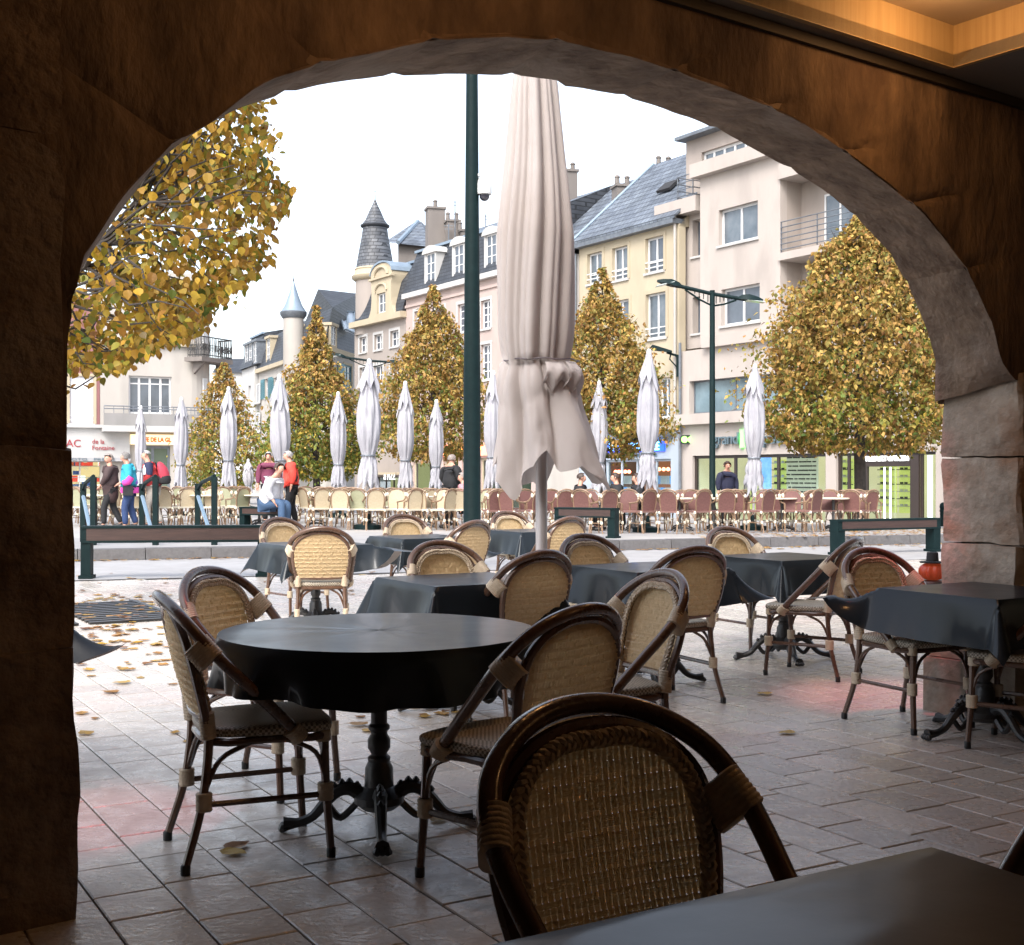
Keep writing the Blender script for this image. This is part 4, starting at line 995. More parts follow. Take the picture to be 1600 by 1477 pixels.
# rounded corner and side wall running into the street
m = MB(); pc = fl.p(aR, 0); cur = []
side = Vector((-.25, .97, 0)); cen = fl.p(aR, 0, 1.3)
for i in range(9):
    q_ = -PI/2*(1-i/8)*1.1
    d = (fl.U*math.cos(q_)+(-fl.IN)*(-math.sin(q_))).normalized()
    cur.append(cen+d*1.3)
cur = [pc]+cur[1:]+[cur[-1]+side*10]
hole_i = (3, 5)
for i in range(len(cur)-1):
    m.add([Vector((*cur[i][:2], -.6)), Vector((*cur[i+1][:2], -.6)), Vector((*cur[i+1][:2], zt)), Vector((*cur[i][:2], zt))], [(0,1,2,3)])
m.build('corner_wall', M_PALE, lb, world=True, smooth=True)
fk = Fac(cur[3][:2], (cur[5]-cur[3])[:2]); fk.IN = (cen-cur[4]).normalized(); Lk = (cur[5]-cur[3]).length
fk.window(lb, (.1, Lk-.1, wm[2]-.1, wm[3]), 2, 1, d=-.10, w=.09, sill=False); fk.window(lb, (.1, Lk-.1, wu[2]+.1, wu[3]), 2, 1, d=-.10, w=.09, sill=False)
m = MB(); fk.box(m, .0, Lk+.3, -.6, fl.z_(300,708), -.06, .1); o = m.build('door', M_DARK, lb, world=True)
m = MB(); fk.box(m, .35, .55, .2, 2.2, -.09, -.065); m.build('door_poster', mat('orange_poster', (.7,.25,.04), rough=.5), o, world=True)
# balcony: curved parapet + rail
zb0, zb1, zb2 = fl.z_(230, 676), fl.z_(230, 648), fl.z_(230, 637)
path = [fl.p(aL+.1, 0, -1.0)]+[fl.p(a, 0, -1.0) for a in (2, 3.5, aR-.6)]
cc_ = fl.p(aR-.2, 0, 1.2)
for i in range(1, 10):
    q_ = PI/2*1.15*i/9; path.append(cc_+(-fl.IN)*2.2*math.cos(q_)+fl.U*2.2*math.sin(q_))
m = MB(); n = len(path)
def upz(v, z): return Vector((v.x, v.y, z))
inn_ = [p+(cc_-p).normalized()*.16 if i > 3 else p+fl.IN*.16 for i, p in enumerate(path)]
for i in range(n-1):
    m.hexa([upz(path[i],zb0+.35), upz(path[i+1],zb0+.35), upz(inn_[i+1],zb0+.35), upz(inn_[i],zb0+.35), upz(path[i],zb1), upz(path[i+1],zb1), upz(inn_[i+1],zb1), upz(inn_[i],zb1)])
m.build('balcony_parapet', M_CONC, lb, world=True)
m = MB(); poly = [upz(p-(cc_-p).normalized()*.12 if i > 3 else p-fl.IN*.12, zb0) for i, p in enumerate(path)]+[upz(fl.p(aR+1.2,0,1.6), zb0), upz(fl.p(aL, 0, .05), zb0)]
m.prism(poly, (0,0,.34)); m.build('balcony_slab', M_PALE2, lb, world=True)
m = MB()
for z in (zb2, zb2-.15): m.tube([upz(p, z) for p in path], .03, 5)
for i, p in enumerate(cr(path, 4)): 
    if i % 1 == 0: m.tube([upz(p, zb1), upz(p, zb2)], .02, 4)
m.build('balcony_rail', M_LEAD, lb, world=True)
# iron balcony on the corner, upper floor
zi = fl.z_(310, 560); pc2 = cur[4]; outd = (cur[4]-cen).normalized(); tgd = Vector((-outd.y, outd.x, 0))
m = MB(); m.prism([upz(cur[4]+tgd*1.4-outd*.3, zi-.25), upz(cur[4]-tgd*1.4-outd*.3, zi-.25), upz(cur[4]-tgd*1.4+outd*.95, zi-.25), upz(cur[4]+tgd*1.4+outd*.95, zi-.25)], (0,0,.25))
for sgn in (-1, 1): m.prism([upz(cur[4]+tgd*sgn*1.0, zi-.25), upz(cur[4]+tgd*sgn*1.0+outd*.8, zi-.25), upz(cur[4]+tgd*sgn*1.0, zi-.95)], tgd*.2)
ob = m.build('iron_balcony', M_CHIM, lb, world=True)
m = MB(); loop = [cur[4]+tgd*1.35-outd*.1, cur[4]+tgd*1.35+outd*.9, cur[4]-tgd*1.35+outd*.9, cur[4]-tgd*1.35-outd*.1]
for i in range(3):
    A_, B_ = loop[i], loop[i+1]; k = 9 if i != 1 else 20
    m.tube([upz(A_, zi+1.15), upz(B_, zi+1.15)], .04, 5); m.tube([upz(A_, zi+.12), upz(B_, zi+.12)], .03, 5)
    for j in range(k+1):
        p = A_.lerp(B_, j/k); m.tube([upz(p, zi), upz(p+outd*(.08*math.sin(j*1.7)), zi+.55), upz(p, zi+1.15)], .022, 4)
        if j < k: cc2 = A_.lerp(B_, (j+.5)/k); m.tube([upz(cc2, zi+.55)+(B_-A_).normalized()*.1*math.cos(q)+Vector((0,0,.18*math.sin(q))) for q in [PI/4*t for t in range(8)]], .016, 4, closed=True)
m.build('ornamental_railing', M_IRON, ob, world=True)
# café sign
M_SIGNY = mat('lit_cream_sign', (.9,.8,.55), emit=(1,.74,.38), estr=.32); M_ORL = mat('orange_letter', (.7,.06,.01), emit=(1,.06,.0), estr=.45)
sg = fl.hole(203, 270, 679.5, 694, 236); m = MB(); fl.box(m, sg[0], sg[1]+.25, sg[2]-.03, sg[3], -.35, -.02); so = m.build('sign_box', M_SIGNY, lb, world=True)
fl.text(lb, "CAFE DE LA GL", (sg[0]+sg[1])/2+.1, (sg[2]+sg[3])/2-.04, .34, M_ORL, d=-.38, ext=.02, bold=.015, squeeze=.80)
# ---------------------------------------------------------------- far left: red house with the tobacconist
tb2 = empty('tobacconist_house', (-26, 69, -.6), 0, 'dusky red house above the white tobacconist shopfront at far left', 'building')
a9 = fl.s_(20); h1 = fl.hole(109, 146, 588, 662, 128); h2 = fl.hole(60, 98, 588, 662, 80); hs1 = fl.hole(40, 203, 719, 790, 150); hs1 = (hs1[0], fl.s_(200), hs1[2], hs1[3])
fl.wall(tb2, a9, aL-.02, fl.z_(120, 668), zt-1, [h1, h2], M_RED)
fl.wall(lb, aL, fl.s_(203), -.6, 0, [], M_PALE)
for h in (h1, h2): fl.window(tb2, h, 1, 1, d=.1, w=.08, surround=M_TRIMY, pane=mat('closed_white_shutter', (.7,.71,.74), rough=.6), bar=M_WHITE)
f9 = fl.off(-.28)
m = MB(); f9.box(m, a9, f9.s_(203), fl.z_(150, 716), fl.z_(150, 668), 0, .25); f9.box(m, a9, f9.s_(205), fl.z_(150,669), fl.z_(150,664), -.25, .25); m.build('shop_fascia', M_PALE2, tb2, world=True)
m = MB(); f9.box(m, a9, f9.s_(203), fl.z_(150, 721), fl.z_(150, 715.5), -.3, .2); m.build('awning_strip', mat('grey_awning', (.30,.30,.31), rough=.8), tb2, world=True)
M_LR = mat('dark_red_letter', (.30,.03,.04), rough=.5)
f9.text(tb2, "TABAC", f9.s_(99), fl.z_(110, 693.5), .58, M_LR, d=-.03, ext=.01, squeeze=1.0)
f9.text(tb2, "de la\nFontaine", f9.s_(143.5), fl.z_(150, 695.5), .35, M_LR, d=-.03, ext=.01, align='LEFT')
f9.text(tb2, "LOTO   PRESSE", f9.s_(142), fl.z_(150, 718.3), .20, M_LET, d=-.33, ext=.01, squeeze=1.9)
m = MB(); f9.box(m, a9, f9.s_(122), -.6, fl.z_(150,720), 0, .1); 
m = MB(); fl.box(m, a9, fl.s_(200), -.6, fl.z_(150,720), 1.8, 1.9); m.build('shop_back_wall', mat('tobacco_shelves', (.4,.3,.15), emit=(1,.75,.35), estr=.35, c2=(.05,.10,.22), scale=1.3, contrast=(.48,.55), c3=(.6,.12,.05), s3=2.4, t3=(.6,.64)), tb2, world=True)
m = MB(); fl.box(m, fl.s_(199), fl.s_(203), -.6, fl.z_(150,720), -.02, 2); m.build('shop_pier', M_PALE2, tb2, world=True)
rr = random.Random(9)
for i in range(26):
    px = rr.uniform(108, 196); py = rr.choice((729, 742, 753, 764)); f = fl.off(.9); m = MB(); s0 = f.s_(px); z0 = f.z_(px, py); f.box(m, s0, s0+rr.uniform(.2,.5), z0, z0+rr.uniform(.2,.45), 0, .15)
    m.build('display_item', [mat('item_red', (.6,.05,.04), emit=(1,.1,.05), estr=.3), mat('item_white', (.8,.8,.75), emit=(1,1,.9), estr=.5), mat('item_blue', (.05,.12,.4), rough=.5), mat('item_gold', (.5,.35,.08), rough=.5)][i % 4], tb2, world=True)
for zf in (727, 745, 758): m = MB(); f = fl.off(.85); f.box(m, f.s_(104), f.s_(198), f.z_(150, zf+2), f.z_(150, zf+1), 0, .3); m.build('display_shelf', M_WHITE, tb2, world=True)
m = MB(); hs = (a9, fl.s_(198), -.6, fl.z_(150,720)); shopfront(tb2, fl, hs, (60, 125, 165), fr=M_PALE2, w=.08)
# ================================================================ TERRACE FURNITURE
M_RAT = mat('varnished_rattan', (.070,.034,.020), rough=.28, c2=(.13,.068,.040), scale=7, stretch=(1,1,1), spec=.55, rvar=.08, coat=.35, bump=.08, bscale=90)
M_BIND = mat('beige_binding', (.58,.47,.34), rough=.55, c2=(.44,.35,.24), scale=30, bump=.2, bscale=120)
M_CANE = mat('cream_cane', (.78,.62,.38), rough=.5, c2=(.62,.46,.26), scale=60, trans=.38, spec=.4)
M_CANES = mat('seat_cane', (.50,.43,.33), rough=.5, c2=(.36,.30,.22), scale=70, spec=.4)
M_RUB = mat('black_rubber', (.012,.012,.012), rough=.6)
def sleeve(m, p0, p1, ax, L_, r, rings=6):
    """bindings wound round two parallel canes"""
    p0, p1, ax = Vector(p0), Vector(p1), Vector(ax).normalized(); d = (p1-p0); d -= ax*d.dot(ax); D = d.length; u = d.normalized() if D > 1e-5 else ax.orthogonal().normalized(); v = ax.cross(u)
    sec = []
    for k in range(6): q = PI/2+PI*k/5; sec.append((math.cos(q), math.sin(q), 0))
    for k in range(6): q = -PI/2+PI*k/5; sec.append((math.cos(q), math.sin(q), 1))
    vs = []; N = rings*3+1
    for i in range(N):
        t = i/(N-1); rad = r*(1+.10*(1-abs(((i % 3)-1.5)/1.5)))*(.9 if i in (0, N-1) else 1)
        for c, s_, e in sec: vs.append(p0+ax*(t-.5)*L_+u*(c*rad+(D if e else 0))+v*s_*rad)
    fs = []; n = 12
    for i in range(N-1):
        for j in range(n): fs.append((i*n+j, i*n+(j+1) % n, (i+1)*n+(j+1) % n, (i+1)*n+j))
    fs.append(tuple(range(n))); fs.append(tuple((N-1)*n+j for j in range(n-1, -1, -1)))
    m.add(vs, fs)
hoop_h = [(.10,.222,.425),(.03,.232,.50),(-.06,.243,.59),(-.145,.254,.675),(-.21,.250,.745),(-.262,.220,.808),(-.30,.158,.856),(-.325,.082,.884),(-.333,0,.893)]
hoop = hoop_h+[(x,-y,z) for x, y, z in reversed(hoop_h[:-1])]
inn_h = [(-.195,.18,.43),(-.212,.195,.52),(-.235,.214,.61),(-.255,.218,.69),(-.275,.200,.765),(-.292,.148,.82),(-.303,.076,.852),(-.307,0,.860)]
innr = inn_h+[(x,-y,z) for x, y, z in reversed(inn_h[:-1])]
hp = cr(hoop, 5); ip = cr(innr, 5)
def back_x(z): 
    t = (z-.43)/.43; return -.195-.112*t-.02*math.sin(PI*t)
def panel_w(z):
    best = .17
    for i in range(len(ip)//2):
        a, b = ip[i], ip[i+1]
        if a.z <= z <= b.z and b.z > a.z: best = a.y+(b.y-a.y)*(z-a.z)/(b.z-a.z)
    if z > .859: best = 0
    return max(0, best-.008)
def make_chair(name='bistro_chair'):
    t = empty(name, (0,0,0), 0, 'dark cane bistro chair', 'chair')
    m = MB(); m.tube(hp, .0200, 10); m.build('outer_frame', M_RAT, t, smooth=True)
    m = MB(); m.tube(ip, .0160, 8); 
    m.tube(cr([(-.205,.18,.5),(-.222,0,.495),(-.205,-.18,.5)], 4), .013, 6); m.build('back_frame', M_RAT, t, smooth=True)
    # woven back: weft ribbons over warp canes
    m = MB(); z = .508; j = 0; pit = .0098
    while z < .855:
        wv = panel_w(z)
        if wv > .012:
            n = max(2, int(wv*2/.0125)); vs = []
            for i in range(n+1):
                y = -wv+2*wv*i/n; gi = int(round(y/.0125)); ph = (gi + (j//3)*3) % 6; o = (.0034 if j % 3 else -.0030)*(1 if ph < 5 else -.6)
                x = back_x(z)-.012*(1-(y/.19)**2)+.01
                hgt = pit*.53
                vs += [(x+o, y, z-hgt), (x+o*.9+.0008, y, z), (x+o, y, z+hgt)]
            fs = []
            for i in range(n):
                a = i*3; fs += [(a, a+3, a+4, a+1), (a+1, a+4, a+5, a+2)]
            m.add(vs, fs)
        z += pit; j += 1
    for gi in range(-17, 18):
        y = gi*.0125; zs = [q for q in [.508+.0098*k for k in range(36)] if panel_w(q) > abs(y)]
        if len(zs) < 3: continue
        vs = []
        for z in (zs[0], zs[len(zs)//3], zs[2*len(zs)//3], zs[-1]):
            x = back_x(z)-.012*(1-(y/.19)**2)+.01; vs += [(x, y-.0052, z), (x, y+.0052, z)]
        m.add(vs, [(0,1,3,2),(2,3,5,4),(4,5,7,6)])
    m.build('backrest', M_CANE, t, fix=False)
    # plaited rim on the sitter's side
    m = MB(); rim = [Vector((p.x+.020, p.y*.865, p.z-.020*max(0, 1-abs(p.y)/.19) if p.z > .7 else p.z)) for p in ip if p.z > .5]; fine = []
    for i in range(len(rim)-1):
        for k in range(4): fine.append(rim[i].lerp(rim[i+1], k/4))
    for ph in (0, 2*PI/3, 4*PI/3):
        pts = []
        for i, p in enumerate(fine):
            tt = (fine[min(i+1, len(fine)-1)]-fine[max(i-1, 0)]).normalized(); nn = Vector((1,0,0)); bb = tt.cross(nn).normalized()
            q = i*.55+ph; pts.append(p+nn*.0045*math.sin(2*q)+bb*.0115*math.sin(q))
        m.tube(pts, .0062, 5)
    m.build('plaited_rim', M_BIND, t, smooth=True)
    # seat
    m = MB(); rings = []
    def outline(e, z):
        r_ = []
        base_ = [(.225,.16),(.21,.205),(.16,.222),(0,.222),(-.13,.205),(-.185,.175),(-.205,.10),(-.21,0)]
        full = base_+[(x,-y) for x, y in reversed(base_[:-1])]+[(.235,-.08),(.238,0),(.235,.08)]
        return [(x*(1-e)+.0*e, y*(1-e), z) for x, y in full]
    for e, z in ((.03,.432),(.0,.437),(-.012,.447),(-.008,.457),(.02,.464),(.10,.467),(.45,.463),(.85,.461)): rings.append(outline(e, z))
    n = len(rings[0]); vs = [v for r_ in rings for v in r_]; fs = []
    for i in range(len(rings)-1):
        for k in range(n): fs.append((i*n+k, i*n+(k+1) % n, (i+1)*n+(k+1) % n, (i+1)*n+k))
    fs.append(tuple(range(n))); fs.append(tuple((len(rings)-1)*n+k for k in range(n-1, -1, -1)))
    m.add(vs, fs); m.build('seat', M_SEAT, t, smooth=True)
    m = MB(); m.tube(cr([(.19,.195,.418),(0,.2,.418),(-.18,.17,.418),(-.18,-.17,.418),(0,-.2,.418),(.19,-.195,.418)], 3, True), .0145, 8, closed=True); m.build('seat_frame', M_RAT, t, smooth=True)
    for sy in (1, -1):
        fl_ = cr([(.192,.188*sy,.43),(.196,.196*sy,.25),(.212,.205*sy,.02)], 5); rl = cr([(-.195,.18*sy,.43),(-.20,.182*sy,.35),(-.222,.19*sy,.2),(-.275,.212*sy,.02)], 4)
        for pth in (fl_, rl):
            m = MB(); m.tube(pth, [.0165-.003*i/len(pth) for i in range(len(pth))], 8); lg = m.build('leg', M_RAT, t, smooth=True)
            e = pth[-1]; m = MB(); m.lathe([(.016,.0),(.0165,.03),(.013,.034)], (e.x, e.y, 0), 8); m.build('foot_cap', M_RUB, lg, smooth=True)
        m = MB(); m.tube([(.2,.198*sy,.215),(-.218,.188*sy,.215)], .011, 6); m.build('stretcher', M_RAT, t, smooth=True)
        for (a, b, c) in (((.197,.197*sy,.25),(.16,.198*sy,.36),(.06,.2*sy,.412)), ((-.212,.184*sy,.25),(-.16,.19*sy,.36),(-.06,.2*sy,.412)), ((.2,.197*sy,.25),(.195,.15*sy,.36),(.19,.06*sy,.412)), ((-.212,.184*sy,.25),(-.19,.14*sy,.36),(-.18,.06*sy,.412))):
            m = MB(); m.tube(cr([a, b, c], 4), .0085, 6); m.build('brace', M_RAT, t, smooth=True)
        for c, ax in (((.2,.198*sy,.225),(0,0,1)), ((-.218,.188*sy,.225),(0,0,1))):
            m = MB(); sleeve(m, c, (c[0]-math.copysign(.012,c[0]), c[1], c[2]), ax, .062, .0205, 5); m.build('binding', M_BIND, t, smooth=True)
        # binding tying the hoop to the inner frame at shoulder height
        a = Vector((-.208,.245*sy,.738)); b = Vector((-.258,.217*sy,.732)); ax = Vector((-.06,-.03*sy,.07))
        m = MB(); sleeve(m, a, b, ax, .080, .0265, 8); m.build('binding', M_BIND, t, smooth=True)
        m = MB(); sleeve(m, (.09,.228*sy,.437), (.09,.212*sy,.42), (-.07,.012*sy,.075), .055, .026, 6); m.build('binding', M_BIND, t, smooth=True)
        m = MB(); sleeve(m, (-.203,.182*sy,.475), (-.196,.178*sy,.475), (-.1,0,1), .09, .0225, 8); m.build('binding', M_BIND, t, smooth=True)
        m = MB(); sleeve(m, (.193,.192*sy,.415), (.18,.19*sy,.418), (0,0,1), .04, .020, 3); m.build('binding', M_BIND, t, smooth=True)
    return t
def seat_mat():
    m = bpy.data.materials.new('woven_seat'); m.use_nodes = True; nt = m.node_tree; L = nt.links; b = nt.nodes['Principled BSDF']
    tc = node(nt, 'ShaderNodeTexCoord'); mp = node(nt, 'ShaderNodeMapping'); mp.inputs['Rotation'].default_value = (0,0,0); L.new(tc.outputs['Object'], mp.inputs[0])
    ck = node(nt, 'ShaderNodeTexChecker'); ck.inputs['Scale'].default_value = 110; ck.inputs['Color1'].default_value = (.66,.59,.47,1); ck.inputs['Color2'].default_value = (.20,.16,.11,1); L.new(mp.outputs[0], ck.inputs[0])
    nz = node(nt, 'ShaderNodeTexNoise'); nz.inputs['Scale'].default_value = 12; L.new(tc.outputs['Object'], nz.inputs[0])
    mx = node(nt, 'ShaderNodeMix', data_type='RGBA', blend_type='MULTIPLY'); mx.inputs[0].default_value = .4; L.new(ck.outputs[0], mx.inputs[6]); L.new(nz.outputs[0], mx.inputs[7]); L.new(mx.outputs[2], b.inputs['Base Color'])
    bn = node(nt, 'ShaderNodeBump'); bn.inputs['Strength'].default_value = .6; bn.inputs['Distance'].default_value = .004; L.new(ck.outputs[1], bn.inputs['Height']); L.new(bn.outputs[0], b.inputs['Normal'])
    b.inputs['Roughness'].default_value = .5; return m
M_SEAT = seat_mat()
chair0 = make_chair(); used = [False]
def chair(x, y, deg, label, sc=1.0, tilt=0):
    """x, y: ground point midway between the rear feet; deg: direction the sitter faces"""
    t = chair0 if not used[0] else copy_tree(chair0); used[0] = True
    a = R(deg); off_ = Matrix.Rotation(a, 3, 'Z') @ Vector((.27, 0, 0))*sc
    t.location = (x+off_.x, y+off_.y, .001); t.rotation_euler = (0, 0, a); t.scale = (sc, sc, sc)
    t['label'] = label; t['group'] = 'cane bistro chairs of the covered terrace'; return t
def K(px, top, Hc=.895): y = F*(CAMZ-Hc)/(top-HY); return (px-800)/F*y, y
chair(-1.141, 4.26, 23, 'cane chair seen side-on at the left of the round table')
chair(-1.27, 5.35, -25, 'cane chair behind the left edge of the round table, its woven front towards us')
chair(.19, 3.86, 136, 'cane chair with its back to us at the right of the round table')
chair(.155, 2.14, -60, 'darkest nearest cane chair, its back rising over the foreground cloth', 1.005)
x, y = K(502, 825); chair(x, y, 98, 'cane chair seen squarely from behind before the far left black table')
x, y = K(440, 811); chair(x, y, -48, 'cane chair behind the far left table, next to the long bench')
x, y = K(632, 806); chair(x, y, -58, 'cane chair facing us behind the black table left of the green pole')
x, y = K(738, 815); chair(x, y, 138, 'cane chair seen from behind at the foot of the green pole')
x, y = K(795, 801); chair(x, y, -58, 'cane chair facing us just right of the green pole')
x, y = K(887, 809); chair(x, y, 128, 'cane chair seen from behind right of the parasol pole, far row')
x, y = K(690, 851); chair(x, y+.15, -58, 'cane chair facing us behind the square table in the middle left')
x, y = K(826, 863); chair(x+.05, y, 128, 'yellowish cane chair seen from behind directly under the big parasol')
x, y = K(920, 839); chair(x, y+.1, -56, 'cane chair with a leaf caught in its back, facing us right of the parasol pole')
chair(.60, 5.20, 206, 'grey-white cane chair turned left, squeezed behind the dark chair at the round table')
chair(1.02, 7.05, 118, 'cane chair seen from behind, right of centre beside the hanging cloth')
x, y = K(1140, 826); chair(x, y, -60, 'cane chair facing us behind the right middle table')
chair(2.17, 8.05, 146, 'reddish lit cane chair seen from behind at the right middle table')
chair(1.97, 6.78, -62, 'reddish brown cane chair facing us behind the rightmost table')
chair(2.68, 5.82, 142, 'cane chair cut off by the right edge of the picture beside the last table')
chair(1.06, 1.88, 205, 'almost black chair at the lower right corner of the picture')

# ---------------------------------------------------------------- tables with oilcloths
def cloth_mat():
    m = mat('black_oilcloth', (.010,.014,.018), rough=.38, c2=(.013,.018,.023), scale=3.0, spec=.12, rvar=.04, coat=.28, bump=.10, bscale=5, backc=(.30,.28,.27)); return m
M_CLOTH = cloth_mat()
def table_parts(round_=False, label='', grp='cast-iron bistro tables', x=0, y=0, rz=0, legs_rz=0):
    t = empty('bistro_table', (x, y, 0), rz, label, 'table', grp)
    m = MB()
    if round_: m.lathe([(.56,.70),(.575,.705),(.575,.722),(.56,.727)], n=48)
    else: m.box((0,0,.713), (.70,.70,.026))
    m.build('tabletop', mat('table_top', (.12,.08,.05), rough=.5), t, smooth=round_)
    m = MB(); m.lathe([(.030,.70),(.030,.39),(.040,.38),(.040,.37),(.031,.36),(.031,.35),(.042,.33),(.042,.30),(.030,.28),(.030,.275),(.042,.265),(.042,.255),(.040,.25),(.052,.225),(.054,.16),(.078,.14),(.092,.125),(.092,.10),(.06,.075)], n=20); m.build('column', M_IRON, t, smooth=True)
    m = MB(); m.lathe([(.05,.70),(.12,.70),(.12,.69),(.05,.66)], n=12); m.build('top_plate', M_IRON, t, smooth=True)
    for k in range(4):
        a = legs_rz-rz+PI/2*k; c, s_ = math.cos(a), math.sin(a)
        pts = cr([(.05,.12),(.12,.155),(.185,.13),(.25,.065),(.31,.035),(.365,.03),(.39,.022)], 4)if False else None
        prof = [(.05,.115),(.10,.15),(.15,.145),(.20,.10),(.24,.056),(.285,.036),(.32,.032),(.345,.03)]
        p3 = cr([Vector((r_*c, r_*s_, z)) for r_, z in prof], 3)
        rs = [.030-.012*min(1, i/12) if i < 16 else .018+.010*(i-16)/5 for i in range(len(p3))]
        m = MB(); m.tube(p3, rs, 8)
        for q in range(5):  # acanthus ridges and paw toes
            r_ = .08+q*.028; z = (.165,.178,.176,.165,.14)[q]; m.lathe([(.004,-.014),(.015,0),(.004,.014)], (r_*c, r_*s_, z), 6)
        for q in (-1, 0, 1): m.lathe([(.004,.004),(.014,.010),(.016,.02),(.006,.034)], (.350*c-q*.018*s_, .350*s_+q*.018*c, 0), 6)
        # hanging scroll under the leg
        m.tube(cr([(.07*c,.07*s_,.11),(.12*c,.12*s_,.06),(.15*c,.15*s_,.05),(.19*c,.19*s_,.10)], 3), .014, 6)
        m.build('leg', M_IRON, t, smooth=True)
    return t
def noisy(a, b, seed): return fbm(a*1.7+seed*3.1, b*1.7-seed, seed*.7, 1.0)
def square_cloth(x, y, rz, label, half=.35, drop=.25, seed=1, lift=None, cornerdrop=1.0, rc=.02):
    h = half+.012; c = half+drop; N = 56; m = MB(); rot = Matrix.Rotation(rz, 3, 'Z')
    lin = [-c+2*c*i/N for i in range(N+1)]
    for j in range(N+1):
        for i in range(N+1):
            u, v = lin[i], lin[j]; du = max(0, abs(u)-h); dv = max(0, abs(v)-h); su = math.copysign(1, u); sv = math.copysign(1, v)
            bx, by = min(abs(u), h)*su, min(abs(v), h)*sv
            d = math.hypot(du, dv)
            if d == 0: X, Y, Z = u, v, 0
            else:
                q = math.atan2(dv, du) if (du > 0 and dv > 0) else (0 if du > 0 else PI/2)
                w_ = math.sin(2*q) if (du > 0 and dv > 0) else 0       # 1 on the corner diagonal
                edge = (by if du > dv else bx)/h
                fl_ = .16+.10*noisy(bx*2, by*2, seed)+.22*w_**1.5
                if not w_: fl_ += .10*math.sin(edge*3.2+seed)*(d/drop)+.10*abs(edge)**3
                if w_: fl_ += .10
                ll = 1.0
                if lift:
                    for (lu, lv, la, lf) in lift:
                        t_ = max(0, 1-math.hypot(u-lu*c, v-lv*c)/la); fl_ += lf*t_; ll -= .30*t_*lf
                dx, dy = (math.cos(q)*su, math.sin(q)*sv)
                fr_ = min(1, d/.03); hor = d*fl_*fr_+.006*fr_
                zd = math.sqrt(max(.0004, d*d-min(hor, d*.98)**2))*fr_ if d > .03 else d*.7
                X, Y, Z = bx+dx*hor, by+dy*hor, -zd
            Z += .732+.0012*noisy(u*3, v*3, seed)
            p = rot @ Vector((X, Y, 0)); m.v.append((p.x, p.y, Z))
    for j in range(N):
        for i in range(N): a = j*(N+1)+i; m.f.append((a, a+1, a+N+2, a+N+1)); m.m.append(0)
    o = m.build('tablecloth', M_CLOTH, None, smooth=True, fix=False); o.location = (x, y, 0)
    me = o.data; me.polygons.foreach_set('use_smooth', [True]*len(me.polygons))
    return tag(o, label, 'tablecloth', 'black oilcloths on the terrace tables')
def round_cloth(x, y, label, r0=.575, drop=.175, seed=4):
    m = MB(); NA, rings = 120, []
    rr_ = [0, .15, .3, .45, .54, .565, .580]; 
    for r_ in rr_: rings.append([(r_, .732+.0015*noisy(r_, k*.05, seed)) for k in range(NA)])
    for j in range(1, 11):
        t = j/10; row = []
        for k in range(NA):
            a = 2*PI*k/NA; f_ = .030*math.sin(a*9+seed)+.018*math.sin(a*17+2)+.012*math.sin(a*5)
            r_ = .584+t*(.004+f_*t*1.0)+.004*(1-t); row.append((r_, .726-t*(drop+.012*math.sin(a*4+1))))
        rings.append(row)
    for row in rings:
        for k, (r_, z) in enumerate(row): a = 2*PI*k/NA; m.v.append((r_*math.cos(a), r_*math.sin(a), z))
    for j in range(len(rings)-1):
        for k in range(NA): m.f.append((j*NA+k, (j+1)*NA+k, (j+1)*NA+(k+1) % NA, j*NA+(k+1) % NA)); m.m.append(0)
    o = m.build('tablecloth', M_CLOTH, None, smooth=True, fix=False); o.location = (x, y, 0)
    o.data.polygons.foreach_set('use_smooth', [True]*len(o.data.polygons))
    return tag(o, label, 'tablecloth', 'black oilcloths on the terrace tables')
TZ = R(31)
T = [(-1.66,10.55,'far left',1,[(1,-1,.5,.9)]), (-.86,11.75,'left of the green pole',2,[(1,-1,.4,.5)]), (.22,13.1,'behind the parasol pole',3,None),
     (-.27,6.92,'middle left with a sharp front corner fold',4,None), (.86,7.85,'middle right with a long hanging right corner',5,[(1,-1,.35,.3)]),
     (1.93,8.85,'right middle, seen past the parasol',6,None), (2.36,6.24,'rightmost, with one corner blown up',7,[(-1,1,.55,.6)]),
     (-2.38,5.30,'at the left, mostly hidden by the dark pier',8,[(1,-1,.45,.45)])]
table_parts(True, 'round cast-iron table under black oilcloth in the left foreground', x=-.49, y=4.60, legs_rz=R(8))
round_cloth(-.49, 4.60, 'round black oilcloth reflecting the sky on the big foreground table')
for x, y, nm, sd_, lf in T:
    table_parts(False, 'square cast-iron table '+nm, x=x, y=y, rz=TZ, legs_rz=R(5 if sd_ != 7 else 20))
    square_cloth(x, y, TZ, 'square black oilcloth on the table '+nm, seed=sd_, lift=lf)
# nearest table, its cloth fills the lower right corner
tx = Vector((.655, 1.985, 0))-EX*.62-Vector((-ER.x, -ER.y, 0))*.42
t8 = table_parts(False, 'dark table nearest the camera filling the lower right corner', x=tx.x, y=tx.y, rz=TZ, legs_rz=R(10)); 
t8.children[0].scale = (1.60, 1.02, 1)
m8 = square_cloth(tx.x, tx.y, 0, 'black oilcloth of the nearest table with softly rounded far edge', seed=12)
for v in m8.data.vertices:
    r_ = Vector((v.co.x, v.co.y, 0)); 
    sx = 1.6 if abs(r_.x) <= .37 else (.37*1.6+(abs(r_.x)-.37))/abs(r_.x); v.co.x *= sx
m8.rotation_euler = (0,0,TZ)

